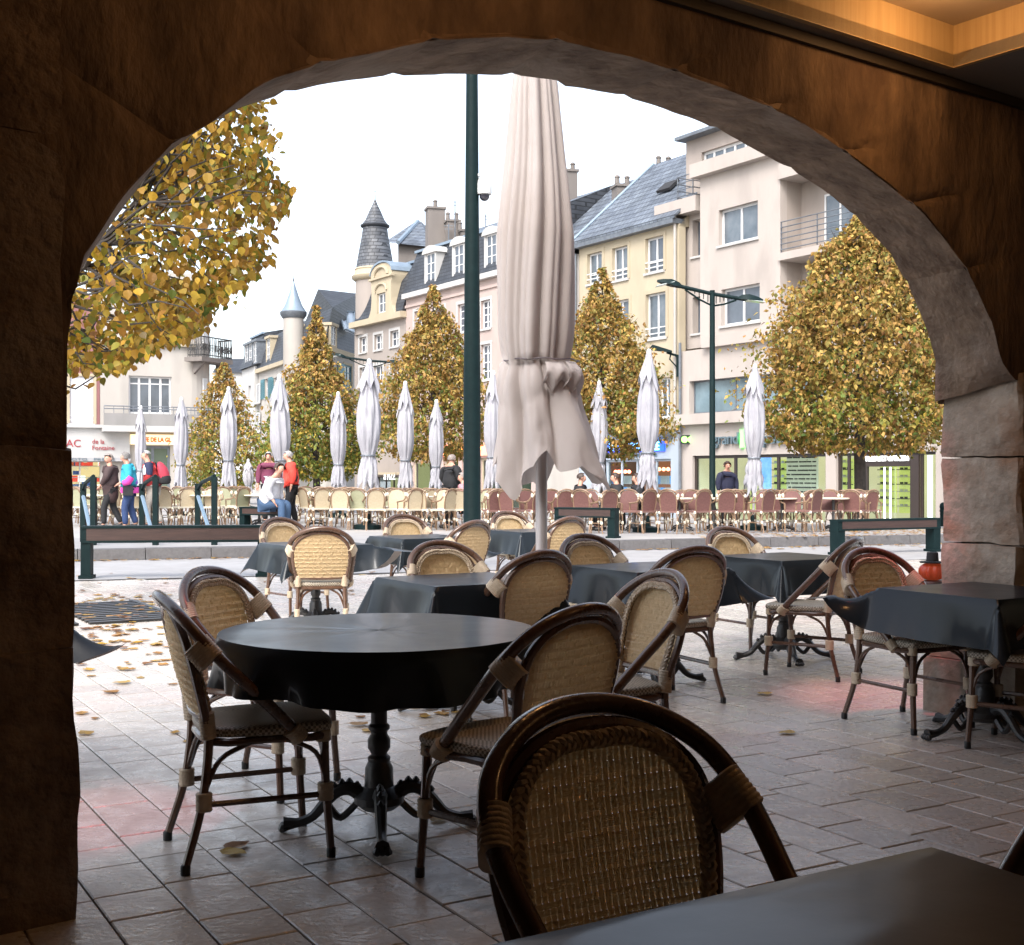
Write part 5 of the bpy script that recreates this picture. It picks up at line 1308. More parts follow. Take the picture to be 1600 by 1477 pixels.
# ---------------------------------------------------------------- big closed parasol
M_CANVAS = mat('parasol_canvas', (.57,.515,.49), rough=.9, c2=(.50,.445,.42), scale=1.3, trans=.22, spec=.1, bump=.35, bscale=4, c3=(.51,.45,.42), s3=.8, t3=(.5,.6))
M_CANW = mat('white_canvas', (.42,.415,.44), rough=.85, c2=(.31,.305,.335), scale=1.8, trans=.15, spec=.15, bump=.25, bscale=6)
M_ALU = mat('pale_pole', (.46,.43,.43), rough=.4, metal=.3)
def fold(a, n, ph, sharp=2.0): return abs(math.sin(a*n/2+ph))**(1/sharp)
def pleats(a, z, n, seed):
    return fold(a+.25*math.sin(z*1.1+seed), n, seed, 1.3)*.65+.35*fold(a+.18*math.sin(z*1.9+seed*2), n*2, seed*1.7, 1.5)
bp = empty('big_closed_parasol', P(846, 0, 8.0).xy.to_3d(), 0, 'large closed beige-pink parasol tied with cord, hanging in the arch', 'parasol')
m = MB(); NA = 192; NZ = 46; tie = 2.035; topz = 4.25; rings = []
def ang_prof(a, t): return 0
for j in range(NZ+1):                      # upper part down to the cord
    z = topz-(topz-tie)*j/NZ; t = j/NZ
    Rz = .045+.098*min(1, t/.18)+.095*min(1, max(0, (t-.18)/.45))**.9+.012*math.sin(PI*min(1, max(0, (t-.4)/.6)))
    if t > .90: Rz *= 1-.10*((t-.90)/.10)**1.5
    row = []
    for k in range(NA):
        a = 2*PI*k/NA; a2 = a+.10*math.sin(z*1.3)+.05*math.sin(z*3.1+1); f_ = .72*abs(math.sin(a2*5+.4))**.8+.28*abs(math.sin(a2*8.5+.16*z+2))**.7
        r_ = Rz*(.74+.34*f_)*(1+.05*math.sin(a*3+1)); row.append((r_*math.cos(a), r_*math.sin(a)*.95, z))
    rings.append(row)
lobes = 7; rl = random.Random(21); Ld = [.84,1.0,.92,.8,1.0,.95,.88]; Lo = [1.0,.9,1.05,.95,1.0,.9,1.05]
NS2 = 30
for j in range(1, NS2+1):                  # skirt below the cord: long flat flaps, blown to the right
    t = j/NS2; row = []
    for k in range(NA):
        a = 2*PI*k/NA; lf = (a/(2*PI)*lobes+.35) % lobes; i0 = int(lf); f0 = lf-i0; tri = math.sin(PI*f0)
        ln = .80*(.84+.11*math.sin(3*a+2.2)+.07*math.sin(5*a+.5)+.10*(2*abs(((a*1.9+.3) % 1)-.5)))
        z = tie-ln*t; sk = max(0, math.cos(a-R(-25)))
        ff = .72*abs(math.sin(a*5+.4))**.8+.28*abs(math.sin(a*8.5+2))**.7; f_ = ff*(1-min(1, t*2.2))+tri**.7*min(1, t*2.2)
        flare = .212+.085*t**.8*Lo[i0]+.025*math.sin(PI*min(1, t*2.6))+.03*t*fbm(a*2.2, z*2.5, 3.3, 1.3)
        r_ = flare*(.70+.38*f_)+.012*math.sin(a*13+z*7)*t
        r_ += .17*sk**2*t**1.1
        row.append((r_*math.cos(a)+.0*t, r_*math.sin(a)*.8, z))
    rings.append(row)
m.v = [(p[0]*.96-.045*min(1, max(.35, (p[2]-1.3)/.7)), p[1], p[2]) for r_ in rings for p in r_]
for j in range(len(rings)-1):
    for k in range(NA): m.f.append((j*NA+k, j*NA+(k+1) % NA, (j+1)*NA+(k+1) % NA, (j+1)*NA+k)); m.m.append(0)
can = m.build('canopy', M_CANVAS, bp, smooth=False, fix=False); can.data.polygons.foreach_set('use_smooth', [True]*len(can.data.polygons))
m = MB(); pts = [((.242)*math.cos(2*PI*k/40)*1.0, .222*math.sin(2*PI*k/40), tie+.004*math.sin(k*1.3)) for k in range(40)]; m.tube(pts, .0045, 5, closed=True); m.build('tie_cord', mat('cord', (.10,.08,.09)), bp, smooth=True)
# gathered pocket of cloth spilling over the cord
for (a0_, zt_, w_, dr) in ((-70, tie-.02, .14, .17), (-38, tie-.01, .13, .20)):
    m = MB(); n = 12; a_ = R(a0_); ax = Vector((math.cos(a_), math.sin(a_)*.9, 0)); tg_ = Vector((-ax.y, ax.x, 0)); rows = []
    for j in range(10):
        t = j/9
        rows.append([ax*(.225+.085*math.sin(PI*min(1,t*1.1))*(1-.3*abs(2*i/n-1)))+tg_*(w_*(i/n-.5)*(1+.5*t))+Vector((0,0,zt_-dr*t*(1-.22*math.sin(i*.9)))) for i in range(n+1)])
    m.v = [tuple(p) for r_ in rows for p in r_]
    for j in range(9):
        for i in range(n): q = j*(n+1)+i; m.f.append((q, q+1, q+n+2, q+n+1)); m.m.append(0)
    m.build('canopy_fold', M_CANVAS, can, smooth=True, fix=False)
m = MB(); m.lathe([(.0375,0),(.0375,4.3)], n=20); m.build('pole', M_ALU, bp, smooth=True)
m = MB(); m.box((0,0,.035), (.8,.8,.07), rz=TZ); m.lathe([(.06,.07),(.06,.4),(.045,.42)], n=16); m.build('base', M_CONC, bp)
# ---------------------------------------------------------------- green mast with the camera dome
mast = empty('green_mast', P(737.5, 0, 18.0).xy.to_3d(), 0, 'tall tapered dark green steel mast carrying a white camera dome', 'mast')
m = MB(); m.lathe([(.14,0),(.14,.25),(.126,.28),(.123,2.5),(.085,7.0),(.065,10.5)], n=24); m.build('pole', M_GREEN, mast, smooth=True)
for k in range(4):
    m = MB(); m.lathe([(.02,0),(.02,.04)], (.17*math.cos(k*PI/2+.4), .17*math.sin(k*PI/2+.4), .02), 6); m.build('bolt', M_IRON, mast)
m = MB(); m.lathe([(.22,0),(.22,.02)], n=20); m.build('base_plate', M_GREEN, mast)
cam_d = empty('dome', (P(757, 0, 18).x-mast.location.x, -.02, 0)); cam_d.parent = mast; cam_d.name = 'camera_dome'
z0 = P(757, 296, 18).z
def dl(prof, nm, mt): 
    m = MB(); m.lathe([(r_, z0+z) for r_, z in prof], n=20); m.build(nm, mt, cam_d, smooth=True)
dl([(.03,.22),(.05,.19),(.085,.15),(.105,.07),(.108,-.05),(.10,-.08)], 'housing', M_WHITE); dl([(.072,-.08),(.07,-.13),(.04,-.165),(.01,-.175)], 'lens_dome', dark_pane('dome_glass', (.02,.02,.03)))
m = MB(); m.tube([(-.2,0,z0+.2),(0,0,z0+.2)], .025, 8); m.build('arm', M_WHITE, cam_d, smooth=True)
# ---------------------------------------------------------------- pumpkin lantern on a small stand beside the pier
py_ = 7.75; pc_ = P(1457, 893, py_)
st = empty('plant_stand', (pc_.x, pc_.y, 0), 0, 'small black stand hidden behind the rightmost table beside the pier', 'stand')
hz = pc_.z-.055
m = MB(); m.lathe([(.13,hz-.02),(.135,hz-.01),(.13,hz)], n=20); m.build('top', M_IRON, st, smooth=True)
for k in range(3): m = MB(); a = k*2*PI/3; m.tube([(.10*math.cos(a), .10*math.sin(a), hz-.02), (.14*math.cos(a), .14*math.sin(a), 0)], .009, 6); m.build('leg', M_IRON, st)
pk = empty('pumpkin_lantern', (pc_.x, pc_.y, hz), 0, 'small orange ribbed pumpkin lantern wearing a black hat by the right pier', 'lantern')
m = MB(); NA = 48; rows = []
for j in range(11):
    t = j/10; q = PI*t; row = []
    for k in range(NA):
        a = 2*PI*k/NA; r_ = .085*math.sin(q)**.75*(1-.14*abs(math.cos(a*5))**3); row.append((r_*math.cos(a), r_*math.sin(a), .055-.055*math.cos(q)))
    rows.append(row)
m.v = [p for r_ in rows for p in r_]
for j in range(10):
    for k in range(NA): m.f.append((j*NA+k, j*NA+(k+1) % NA, (j+1)*NA+(k+1) % NA, (j+1)*NA+k)); m.m.append(0)
m.build('body', mat('glowing_pumpkin', (.30,.045,.012), rough=.35, c2=(.35,.02,.012), scale=14, emit=(1,.15,.05), estr=.04), pk, smooth=True)
m = MB(); m.lathe([(.075,.108),(.078,.116),(.038,.12),(.034,.17),(.03,.175)], n=20); m.build('hat', M_DARK, pk, smooth=True)
# terrace heater glowing red on the outside of the pier, above the opening
ht = empty('infrared_heater', W3(4.3, 3.15, TH+.12), WA, 'red glowing infrared heater fixed outside above the right side of the arch', 'heater')
m = MB(); m.box((0,0,0), (.55,.10,.07)); m.build('housing', M_LEAD, ht)
m = MB(); m.tube([(-.22,-.0,-.045),(.22,0,-.045)], .014, 8); m.build('element', mat('red_element', (1,.2,.1), emit=(1,.05,.04), estr=8), ht)
def red_spot(loc, target, e, size):
    ld = bpy.data.lights.new('heater_light', 'SPOT'); ld.energy = e; ld.color = (1,.16,.18); ld.spot_size = size; ld.spot_blend = .9; ld.shadow_soft_size = .08
    lo = bpy.data.objects.new('heater_light', ld); col.objects.link(lo); lo.location = loc
    lo.rotation_euler = (Vector(target)-Vector(loc)).to_track_quat('-Z', 'Y').to_euler(); return lo
tgt = G(1400, 1090); red_spot(W3(4.3, 3.08, TH+.14), tgt, 75, R(30))
ht2 = copy_tree(ht); ht2.location = W3(.9, 3.25, TH+.12); ht2['label'] = 'red glowing infrared heater fixed outside above the left side of the arch'
ht['group'] = ht2['group'] = 'infrared heaters on the outer wall'
red_spot(W3(.75, 3.18, TH+.14), G(160, 1275), 50, R(22))
# ================================================================ STREET FURNITURE
def slanted(px, py, z): return G(px, py, z)
def bench(name, a, b, z, h, label, post_w=.15, posts=(0, 1), grp='low green benches along the street', beam=.17, dp=.2):
    """a, b: ground points of the two ends; brown timber seat slab framed in green steel"""
    a, b = Vector(a), Vector(b); L_ = (b-a).length; u = (b-a).normalized(); rz = math.atan2(u.y, u.x); c = (a+b)/2
    t = empty(name, (c.x, c.y, z), rz, label, 'bench', grp)
    for s_ in posts:
        x = (s_-.5)*(L_-post_w); m = MB(); m.box((x,0,h/2-.01), (post_w,dp,h-.0)); m.box((x,0,.02), (post_w+.05,dp+.05,.04)); m.build('post', M_GREEN, t)
    m = MB(); m.box((0,-dp/2,h-.015), (L_,.03,.03)); m.box((0,dp/2,h-.015), (L_,.03,.03)); m.box((0,-dp/2,h-beam), (L_-.02,.03,.03)); m.box((0,0,h-.006), (L_-.01,dp-.01,.012)); m.build('steel_frame', M_GREEN, t)
    m = MB(); m.box((0,-dp/2+.012,h-beam/2-.008), (L_-post_w*1.2,.035,beam-.045)); m.build('front_board', M_WOODB, t)
    m = MB(); m.box((0,dp/2-.012,h-beam/2-.008), (L_-post_w*1.2,.035,beam-.045)); m.build('rear_board', M_WOODB, t)
    return t
M_WOODB = mat('brown_bench_wood', (.050,.024,.018), rough=.6, c2=(.028,.013,.010), scale=3, stretch=(1,12,12), bump=.15, bscale=30)
e0 = G(122, 905); e1 = Vector((P(418, 0, 16.2).x, 16.2, 0))
bench('long_bench', e0+Vector((0,.15,0)), e1, 0, .665, 'long low green bench with brown board running from the pier to the far left table', .12, beam=.20)
b0 = P(1303, 0, 20.6); b1 = P(1463, 0, 21.6); bench('street_bench', (b0.x,b0.y,0), (b1.x,b1.y,0), 0, .58, 'green bench with brown board on the road in front of the opticians', .15)
b0 = P(870, 0, 23.6); b1 = P(964, 0, 23.0); bench('street_bench', (b0.x,b0.y,0), (b1.x,b1.y,0), gz(1.3,23.2), .56, 'blue-green bench just right of the big parasol on the square', .15)
b0 = P(379, 0, 28.6); b1 = P(450, 0, 27.8); bench('street_bench', (b0.x,b0.y,0), (b1.x,b1.y,0), gz(-5.6,28.2), .46, 'short green bench with the young man sitting on it', .16)
# guard rails near the walkers
for i, (pxf, pxn) in enumerate(((130, 146), (222, 243), (309, 335))):
    n_ = P(pxn, 0, 20.5); f_ = P(pxf, 0, 21.6); zn, zf = gz(n_.x, 20.5)+0, gz(f_.x, 21.6)
    t = empty('guard_rail', (n_.x, n_.y, zn), 0, ['guard rail nearest the pier with a slanting pale bar', 'guard rail in front of the man with the backpack', 'rightmost guard rail, beside the empty cream chairs'][i], 'railing', 'dark green guard rails on the kerb')
    dx, dy = f_.x-n_.x, f_.y-n_.y
    m = MB(); m.box((0,0,.56), (.085,.085,1.12)); m.build('post', M_GREEN, t)
    m = MB(); m.box((dx,dy,.50), (.085,.085,1.0)); m.build('post', M_GREEN, t)
    m = MB(); m.tube([(dx,dy,.90),(dx*.75,dy*.75,1.02),(.0,0,1.13)], .035, 6); m.build('handrail', M_GREEN, t)
    m = MB(); m.tube([(dx,dy,.80),(dx*.1,dy*.1,.08)], .035, 6); m.build('slanting_bar', mat('pale_blue_bar', (.13,.19,.25), rough=.4), t)
# bollard by the opticians
for px, py_, lb_ in ((1474, 823, 'short dark bollard on the square just left of the stone pier'),):
    y_ = 34; p = P(px, 0, y_); t = empty('bollard', (p.x, y_, gz(p.x, y_)), 0, lb_, 'bollard')
    m = MB(); m.lathe([(.09,0),(.09,.5),(.10,.52),(.10,.56),(.085,.62),(.04,.66)], n=16); m.build('post', M_GREEN, t, smooth=True); m = MB(); m.lathe([(.095,.4),(.1,.41),(.1,.45),(.095,.46)], n=16); m.build('collar', M_GREEN, t, smooth=True)
# street lamps
def lamp_post(px, Y, ytop, label, xl, xr, yl, yr, wpx=10):
    p = P(px, 0, Y); z = gz(p.x, Y); sc_ = Y/F; ztop = CAMZ+(HY-ytop)*sc_
    t = empty('street_lamp', (p.x, Y, z), 0, label, 'street lamp', 'double-headed street lamps'); h = ztop-z
    m = MB(); m.lathe([(wpx*.62*sc_,0),(wpx*.62*sc_,.5),(wpx*.5*sc_,.55),(wpx*.40*sc_,h),(wpx*.40*sc_,h+.03)], n=16); m.build('post', M_GREEN, t, smooth=True)
    for xe, ye, sg in ((xl, yl, -1), (xr, yr, 1)):
        e = Vector(((xe-px)*sc_, 0, CAMZ+(HY-ye)*sc_-z)); a = Vector((0,0,h-.05)); dd = e-a
        m = MB(); m.tube([a, e], .045, 8); m.tube([a-Vector((0,0,.28)), a+dd*.35-Vector((0,0,.2)), a+dd*.75-Vector((0,0,.05))], .022, 6)
        for k in range(1, 6): q = a+dd*k*.12; m.tube([q, q-Vector((0,0,.25-.04*k))], .014, 4)
        m.build('arm', M_GREEN, t, smooth=True)
        hd = MB(); n = dd.normalized(); o_ = e-n*.15
        sec = []
        for q, w_, h0, h1 in ((0,.05,-.02,.03),(.08,.13,-.03,.08),(.25,.18,-.03,.11),(.45,.15,-.02,.07),(.58,.06,-.01,.03)):
            c = o_+Vector((sg*q,0,abs(q)*.22 if sg < 0 else abs(q)*-.1)); sec += [c+Vector((0,-w_,h0)), c+Vector((0,w_,h0)), c+Vector((0,w_*.6,h1)), c+Vector((0,-w_*.6,h1))]
        fs = [(0,3,2,1), (16,17,18,19)]
        for k in range(4):
            for j in range(4): fs.append((4*k+j, 4*k+(j+1) % 4, 4*k+4+(j+1) % 4, 4*k+4+j))
        hd.add(sec, fs); ho = hd.build('lamp_head', M_GREEN, t, smooth=True)
        m = MB(); c = o_+Vector((sg*.4,0,.4*.22-.035 if sg < 0 else -.04-.035)); m.box(tuple(c), (.42,.3,.012), M=Matrix.Rotation(-math.atan2(.22,1) if sg < 0 else math.atan2(.1, 1), 3, 'Y')); m.build('lamp_lens', mat('lamp_lens', (.5,.55,.55), rough=.2), ho)
    return t
lamp_post(1113, 29, 456, 'slim green street lamp with two heads in front of the cream block', 1056, 1163, 446, 468)
lamp_post(578, 52, 562, 'distant double street lamp hidden behind a white parasol', 535, 612, 558, 566, 7)
# wall lamp at the corner of the yellow house
wl = fA.p(fA.s_(1062), fA.z_(1062, 568), -.1); t = empty('wall_lamp', wl, 0, 'green bracket lamp fixed where the yellow house meets the cream block', 'street lamp')
sc_ = wl.y/F
m = MB(); m.box((0,0,-.1), (.12,.12,.9)); m.tube([(0,0,.3),(-18*sc_,-.2,.42)], .05, 6); m.tube([(0,0,-.2),(-.35,-.1,.16),(-12*sc_,-.15,.33)], .03, 6); m.build('bracket', M_GREEN, t)
m = MB(); m.add([(-18*sc_+x, -.2+y, .42+z+.12*(x < -.3)) for x, y, z in ((.2,-.1,0),(.2,.1,0),(-.75,.2,0),(-.75,-.2,0),(.2,-.06,.08),(.2,.06,.08),(-.6,.12,.2),(-.6,-.12,.2))], [(0,3,2,1),(4,5,6,7),(0,1,5,4),(1,2,6,5),(2,3,7,6),(3,0,4,7)]); m.build('lamp_head', M_GREEN, t)

# ================================================================ CLOSED PARASOLS OF THE SQUARE
def parasol(px, ytop, yhem, wpx, Y, label, seed, mt=None, ytie=None, base=True, hidden=False):
    p = P(px, 0, Y); z = gz(p.x, Y); sc_ = Y/F; zt = CAMZ+(HY-ytop)*sc_-z; zh = CAMZ+(HY-yhem)*sc_-z; Rm = wpx*.5*sc_
    rp = random.Random(seed); H = zt-zh; tie = zh+H*(.27+.04*rp.random()) if ytie is None else CAMZ+(HY-ytie)*sc_-z
    t = empty('closed_parasol', (p.x, Y, z), 0, label, 'parasol', 'closed white parasols on the square')
    NA, rows = 60, []; N1 = 16
    for j in range(N1+1):
        f = j/N1; zz_ = zt-(zt-tie)*f
        r_ = Rm*(.22+.62*min(1, f*2.2)**.8+.14*math.sin(PI*min(1,max(0,(f-.3)/.7)))); r_ *= 1-.38*max(0, (f-.78)/.22)**1.4
        rows.append([(r_*(.66+.42*pleats(2*PI*k/NA, zz_, 8, seed))*math.cos(2*PI*k/NA), r_*(.66+.42*pleats(2*PI*k/NA, zz_, 8, seed))*math.sin(2*PI*k/NA), zz_+.02*math.sin(k*1.1+seed)) for k in range(NA)])
    L8 = [rp.uniform(.8,1.08) for _ in range(9)]
    for j in range(1, 9):
        f = j/8; row = []
        for k in range(NA):
            a = 2*PI*k/NA; lf = k/NA*8; i0 = int(lf); tri = 1-abs(2*(lf-i0)-1); ln = (tie-zh)*L8[i0]*(.72+.33*tri); r_ = Rm*(.56+.42*f**.6)*(.66+.36*tri+.12*math.sin(a*11+seed*f))
            row.append((r_*math.cos(a), r_*math.sin(a), tie-ln*f))
        rows.append(row)
    m = MB(); m.v = [q for r_ in rows for q in r_]
    for j in range(len(rows)-1):
        for k in range(NA): m.f.append((j*NA+k, j*NA+(k+1) % NA, (j+1)*NA+(k+1) % NA, (j+1)*NA+k)); m.m.append(0)
    c_ = m.build('canopy', mt or M_CANW, t, fix=False); c_.data.polygons.foreach_set('use_smooth', [True]*len(c_.data.polygons))
    # wind-vent cap with pointed hem over the upper third
    rows = []; V8 = [rp.uniform(.75,1.15) for _ in range(9)]
    for j in range(9):
        f = j/8; row = []
        for k in range(NA):
            a = 2*PI*k/NA; lf = (k/NA*8+.3) % 8; i0 = int(lf); tri = 1-abs(2*(lf-i0)-1); ln = H*.27*V8[i0]*(.66+.40*tri); zz_ = zt+.01-ln*f
            r_ = Rm*(.16+(.86+.12*(V8[i0]-.9))*f**.85)*(.80+.24*tri*f+.08*math.sin(a*9+seed)); row.append((r_*math.cos(a), r_*math.sin(a), zz_))
        rows.append(row)
    m = MB(); m.v = [q for r_ in rows for q in r_]
    for j in range(8):
        for k in range(NA): m.f.append((j*NA+k, j*NA+(k+1) % NA, (j+1)*NA+(k+1) % NA, (j+1)*NA+k)); m.m.append(0)
    m.f.append(tuple(range(NA))); m.m.append(0)
    v_ = m.build('vent_cap', mt or M_CANW, t, fix=False); v_.data.polygons.foreach_set('use_smooth', [True]*len(v_.data.polygons))
    m = MB(); m.lathe([(.03,0),(.03,zt-.05)], n=8); m.build('pole', M_ALU, t, smooth=True)
    m = MB(); m.lathe([(.05,zt-.02),(.055,zt+.05),(.03,zt+.09)], n=8); m.build('top_cap', M_WHITE, t, smooth=True)
    m = MB(); m.tube([(Rm*.60*math.cos(2*PI*k/16), Rm*.60*math.sin(2*PI*k/16), tie) for k in range(16)], .018, 4, closed=True); m.build('tie_strap', M_LEAD, t)
    m = MB(); m.lathe([(.30,0),(.30,.10),(.08,.14),(.06,.35)], n=12); m.build('base', M_GREEN, t)
    t.rotation_euler = (R(rp.uniform(-1.1,1.1)), R(rp.uniform(-1.3,1.3)), rp.uniform(0, 6))
    return t
PAR = [(219,638,772,17,43,'thin white parasol at far left behind the walkers'),(281,625,768,22,38,'white parasol between the backpack man and the guard rails'),(357,609,768,26,35.5,'white parasol left of the seated young man'),
 (440,590,770,31,31,'white parasol directly behind the man in the red jacket'),(529,617,768,25,36.5,'slim white parasol left of the tallest middle one'),(574,567,768,37,27.6,'tall wide white parasol in front of the taupe house'),
 (634,601,770,26,32.5,'white parasol in front of the tree, left of the short one'),(681,629,770,23,35,'short slim white parasol beside the man in black'),(767,585,772,26,29.5,'white parasol half hidden between mast and big parasol'),
 (936,600,772,27,32.5,'white parasol emerging right of the big beige parasol'),(1010,552,768,34,26.6,'tall white parasol in front of the blue agency sign'),(1177,575,774,33,28.3,'white parasol in front of the opticians letters')]
for i, (px, yt, yh, wp, Y, lb_) in enumerate(PAR): parasol(px, yt, yh, wp, Y, lb_, i*1.37+.3, ytie={1010:708,1177:716,574:712,681:730,634:720}.get(px))
parasol(388, 721, 775, 17, 46, 'small grey closed parasol behind the seated young man', 5.5, mt=mat('grey_canvas', (.36,.35,.37), rough=.9, c2=(.26,.25,.27), scale=3))

# ================================================================ CHAIRS AND TABLES OF THE SQUARE
M_RATL = mat('tan_rattan', (.15,.085,.05), rough=.45, c2=(.26,.17,.10), scale=6)
M_KNOT = mat('ivory_binding', (.62,.56,.44), rough=.6)
M_CRP = mat('cream_woven_back', (.60,.51,.36), rough=.6, c2=(.52,.43,.29), scale=26, trans=.30, objvar=.12)
M_ROP = mat('rose_woven_back', (.185,.082,.070), rough=.6, c2=(.13,.058,.05), scale=26, trans=.20, objvar=.12)
M_GRP = mat('sage_woven_back', (.40,.40,.26), rough=.6, c2=(.34,.34,.22), scale=26, trans=.25, objvar=.08)
M_CRS = mat('ivory_seat', (.66,.60,.48), rough=.55); M_ROS = mat('rose_seat', (.24,.13,.11), rough=.55)
def small_chair(mback, mseat):
    t = empty('terrace_chair', (0,0,0), 0, 'x', 'chair')
    h2 = cr([(.17,.23,.62),(.02,.255,.63),(-.12,.25,.66),(-.19,.21,.78),(-.235,.14,.875),(-.25,0,.91),(-.235,-.14,.875),(-.19,-.21,.78),(-.12,-.25,.66),(.02,-.255,.63),(.17,-.23,.62)], 2)
    m = MB(); m.tube(h2, .018, 5); m.build('arm_hoop', M_RATL, t, smooth=True)
    m = MB(); pts = [(-.17,.165,.46),(-.19,.185,.62),(-.215,.175,.76),(-.235,.11,.855),(-.24,0,.88)]; full = pts+[(x,-y,z) for x, y, z in reversed(pts[:-1])]
    m.prism(full, (.018,0,0)); m.build('backrest', mback, t)
    m = MB(); m.tube(full, .013, 4); m.build('back_frame', M_RATL, t, smooth=True)
    m = MB(); m.hexa([(.22,-.21,.43),(.22,.21,.43),(-.19,.18,.43),(-.19,-.18,.43),(.23,-.22,.465),(.23,.22,.465),(-.2,.19,.465),(-.2,-.19,.465)]); m.build('seat', mseat, t)
    for sx, sy in ((1,1),(1,-1),(-1,1),(-1,-1)):
        m = MB(); top_ = (.18,.21*sy,.62) if sx > 0 else (-.17,.17*sy,.46); m.tube([top_, (.185*sx if sx > 0 else -.19,.2*sy,.25), (.2 if sx > 0 else -.26,.21*sy,0)], .015, 5); m.build('leg', M_RATL, t, smooth=True)
        m = MB(); m.lathe([(.014,-.035),(.027,-.02),(.027,.02),(.014,.035)], ((.187 if sx > 0 else -.195), .2*sy, .22), 6); m.lathe([(.014,-.03),(.028,-.018),(.028,.018),(.014,.03)], ((.185 if sx > 0 else -.175), .2*sy, .43), 6); m.build('binding', M_KNOT, t)
    for sy in (1, -1):
        m = MB(); m.tube([(.19,.2*sy,.21),(-.2,.2*sy,.21)], .011, 4); m.build('stretcher', M_RATL, t)
        m = MB(); m.tube([(.02,.2*sy,.42),(.13,.2*sy,.35),(.187,.2*sy,.24)], .010, 4); m.tube([(-.02,.2*sy,.42),(-.13,.2*sy,.35),(-.19,.2*sy,.24)], .010, 4); m.build('brace', M_RATL, t)
        m = MB(); m.lathe([(.014,-.045),(.032,-.025),(.032,.025),(.014,.045)], (-.19,.205*sy,.775), 6); m.build('binding', M_KNOT, t)
    return t
protos = {}
def put_small(kind, x, y, deg, label, group):
    if kind not in protos:
        protos[kind] = small_chair({'cream': M_CRP, 'rose': M_ROP, 'sage': M_GRP}[kind], M_ROS if kind == 'rose' else M_CRS); t = protos[kind]
    else: t = copy_tree(protos[kind])
    t.location = (x, y, gz(x, y)+.002); t.rotation_euler = (0,0,R(deg)); t['label'] = label; t['group'] = group; return t
ORD = 'first second third fourth fifth sixth seventh eighth ninth tenth eleventh twelfth thirteenth fourteenth fifteenth sixteenth seventeenth eighteenth nineteenth twentieth'.split()
tabp = [None]
def small_table(x, y, label, group):
    if tabp[0] is None:
        t = empty('terrace_table', (0,0,0), 0, 'x', 'table'); m = MB(); m.lathe([(.33,.70),(.345,.71),(.345,.73),(.33,.735)], n=20); m.build('tabletop', M_KNOT, t, smooth=True)
        m = MB(); m.lathe([(.03,.70),(.03,.15),(.06,.06)], n=8); m.build('column', M_IRON, t, smooth=True)
        for k in range(3): a = k*2*PI/3; m = MB(); m.tube([(0,0,.1),(.16*math.cos(a), .16*math.sin(a), .08),(.30*math.cos(a), .30*math.sin(a), .02)], .02, 5); m.build('leg', M_IRON, t, smooth=True)
        tabp[0] = t
    else: t = copy_tree(tabp[0])
    t.location = (x, y, gz(x, y)); t['label'] = label; t['group'] = group
rr = random.Random(17)
# cream rows (left and centre): front row seen best
front = [(132,28.9),(170,29.2),(216,29.0),(266,28.7),(290,28.9),(330,28.6),(372,28.9),(486,28.4),(500,27.7),(532,27.3),(562,27.5),(585,27.2),(618,27.6),(641,27.3),(662,27.5),(694,27.4),(716,27.6)]
for i, (px, Y) in enumerate(front):
    p = P(px, 0, Y); face = [52, 128, 96, 74, 112, 268, 135][i % 7]+rr.uniform(-14, 14)
    put_small('sage' if px in (132, 372, 480, 562) else 'cream', p.x, p.y, face, '%s chair from the left in the front row of cream terrace chairs' % ORD[i], 'cream terrace chairs on the square')
for row in range(1, 5):
    Y0 = 27.4+row*1.05; n = 0
    for px in range(110+row*9, 760, 58 if row % 2 else 46):
        x_ = P(px+rr.uniform(-7, 7), 0, Y0)
        if 395 < px < 478 and row < 3: continue
        if px < 500: x_ = P(px, 0, Y0+1.1); put_small(rr.choice(('cream','sage')), x_.x, Y0+1.1+rr.uniform(-.15,.15), (270 if row % 2 else 90)+rr.uniform(-35, 35), 'cream woven terrace chair packed behind the front row', 'cream terrace chairs on the square'); continue
        put_small(rr.choice(('cream','cream','sage')), x_.x, Y0+rr.uniform(-.15,.15), (270 if row % 2 else 90)+rr.uniform(-35, 35), 'cream woven terrace chair packed behind the front row', 'cream terrace chairs on the square')
    if row in (1, 3):
        for px in range(150, 740, 85): q = P(px, 0, Y0+.4); small_table(q.x, q.y, 'round ivory café table among the cream chairs', 'café tables of the square')
# rose rows (right)
frontr = [(772,26.6),(800,26.3),(832,26.8),(880,26.4),(915,26.0),(945,25.6),(985,26.0),(1005,25.9),(1050,25.6),(1090,25.8),(1130,26.2),(1148,26.6),(1190,26.3),(1240,26.8),(1264,26.5),(1335,27.2),(1352,27.6)]
for i, (px, Y) in enumerate(frontr):
    p = P(px, 0, Y); face = [122, 52, 130, 104, 70, 118, 262][i % 7]+rr.uniform(-14, 14)
    put_small('rose', p.x, p.y, face, '%s chair from the left in the front row of rose terrace chairs' % ORD[i], 'rose terrace chairs on the square')
for row in range(1, 4):
    Y0 = 26.4+row*1.1
    for px in range(760+row*12, 1370, 52 if row % 2 else 60):
        x_ = P(px+rr.uniform(-7, 7), 0, Y0)
        put_small('rose', x_.x, Y0+rr.uniform(-.15,.15), (270 if row % 2 else 90)+rr.uniform(-35, 35), 'rose woven terrace chair behind the front row', 'rose terrace chairs on the square')
    if row in (1, 3):
        for px in (785, 895, 990, 1062, 1115, 1222, 1302): q = P(px, 0, Y0-.35); small_table(q.x, q.y, 'round ivory café table among the rose chairs', 'café tables of the square')
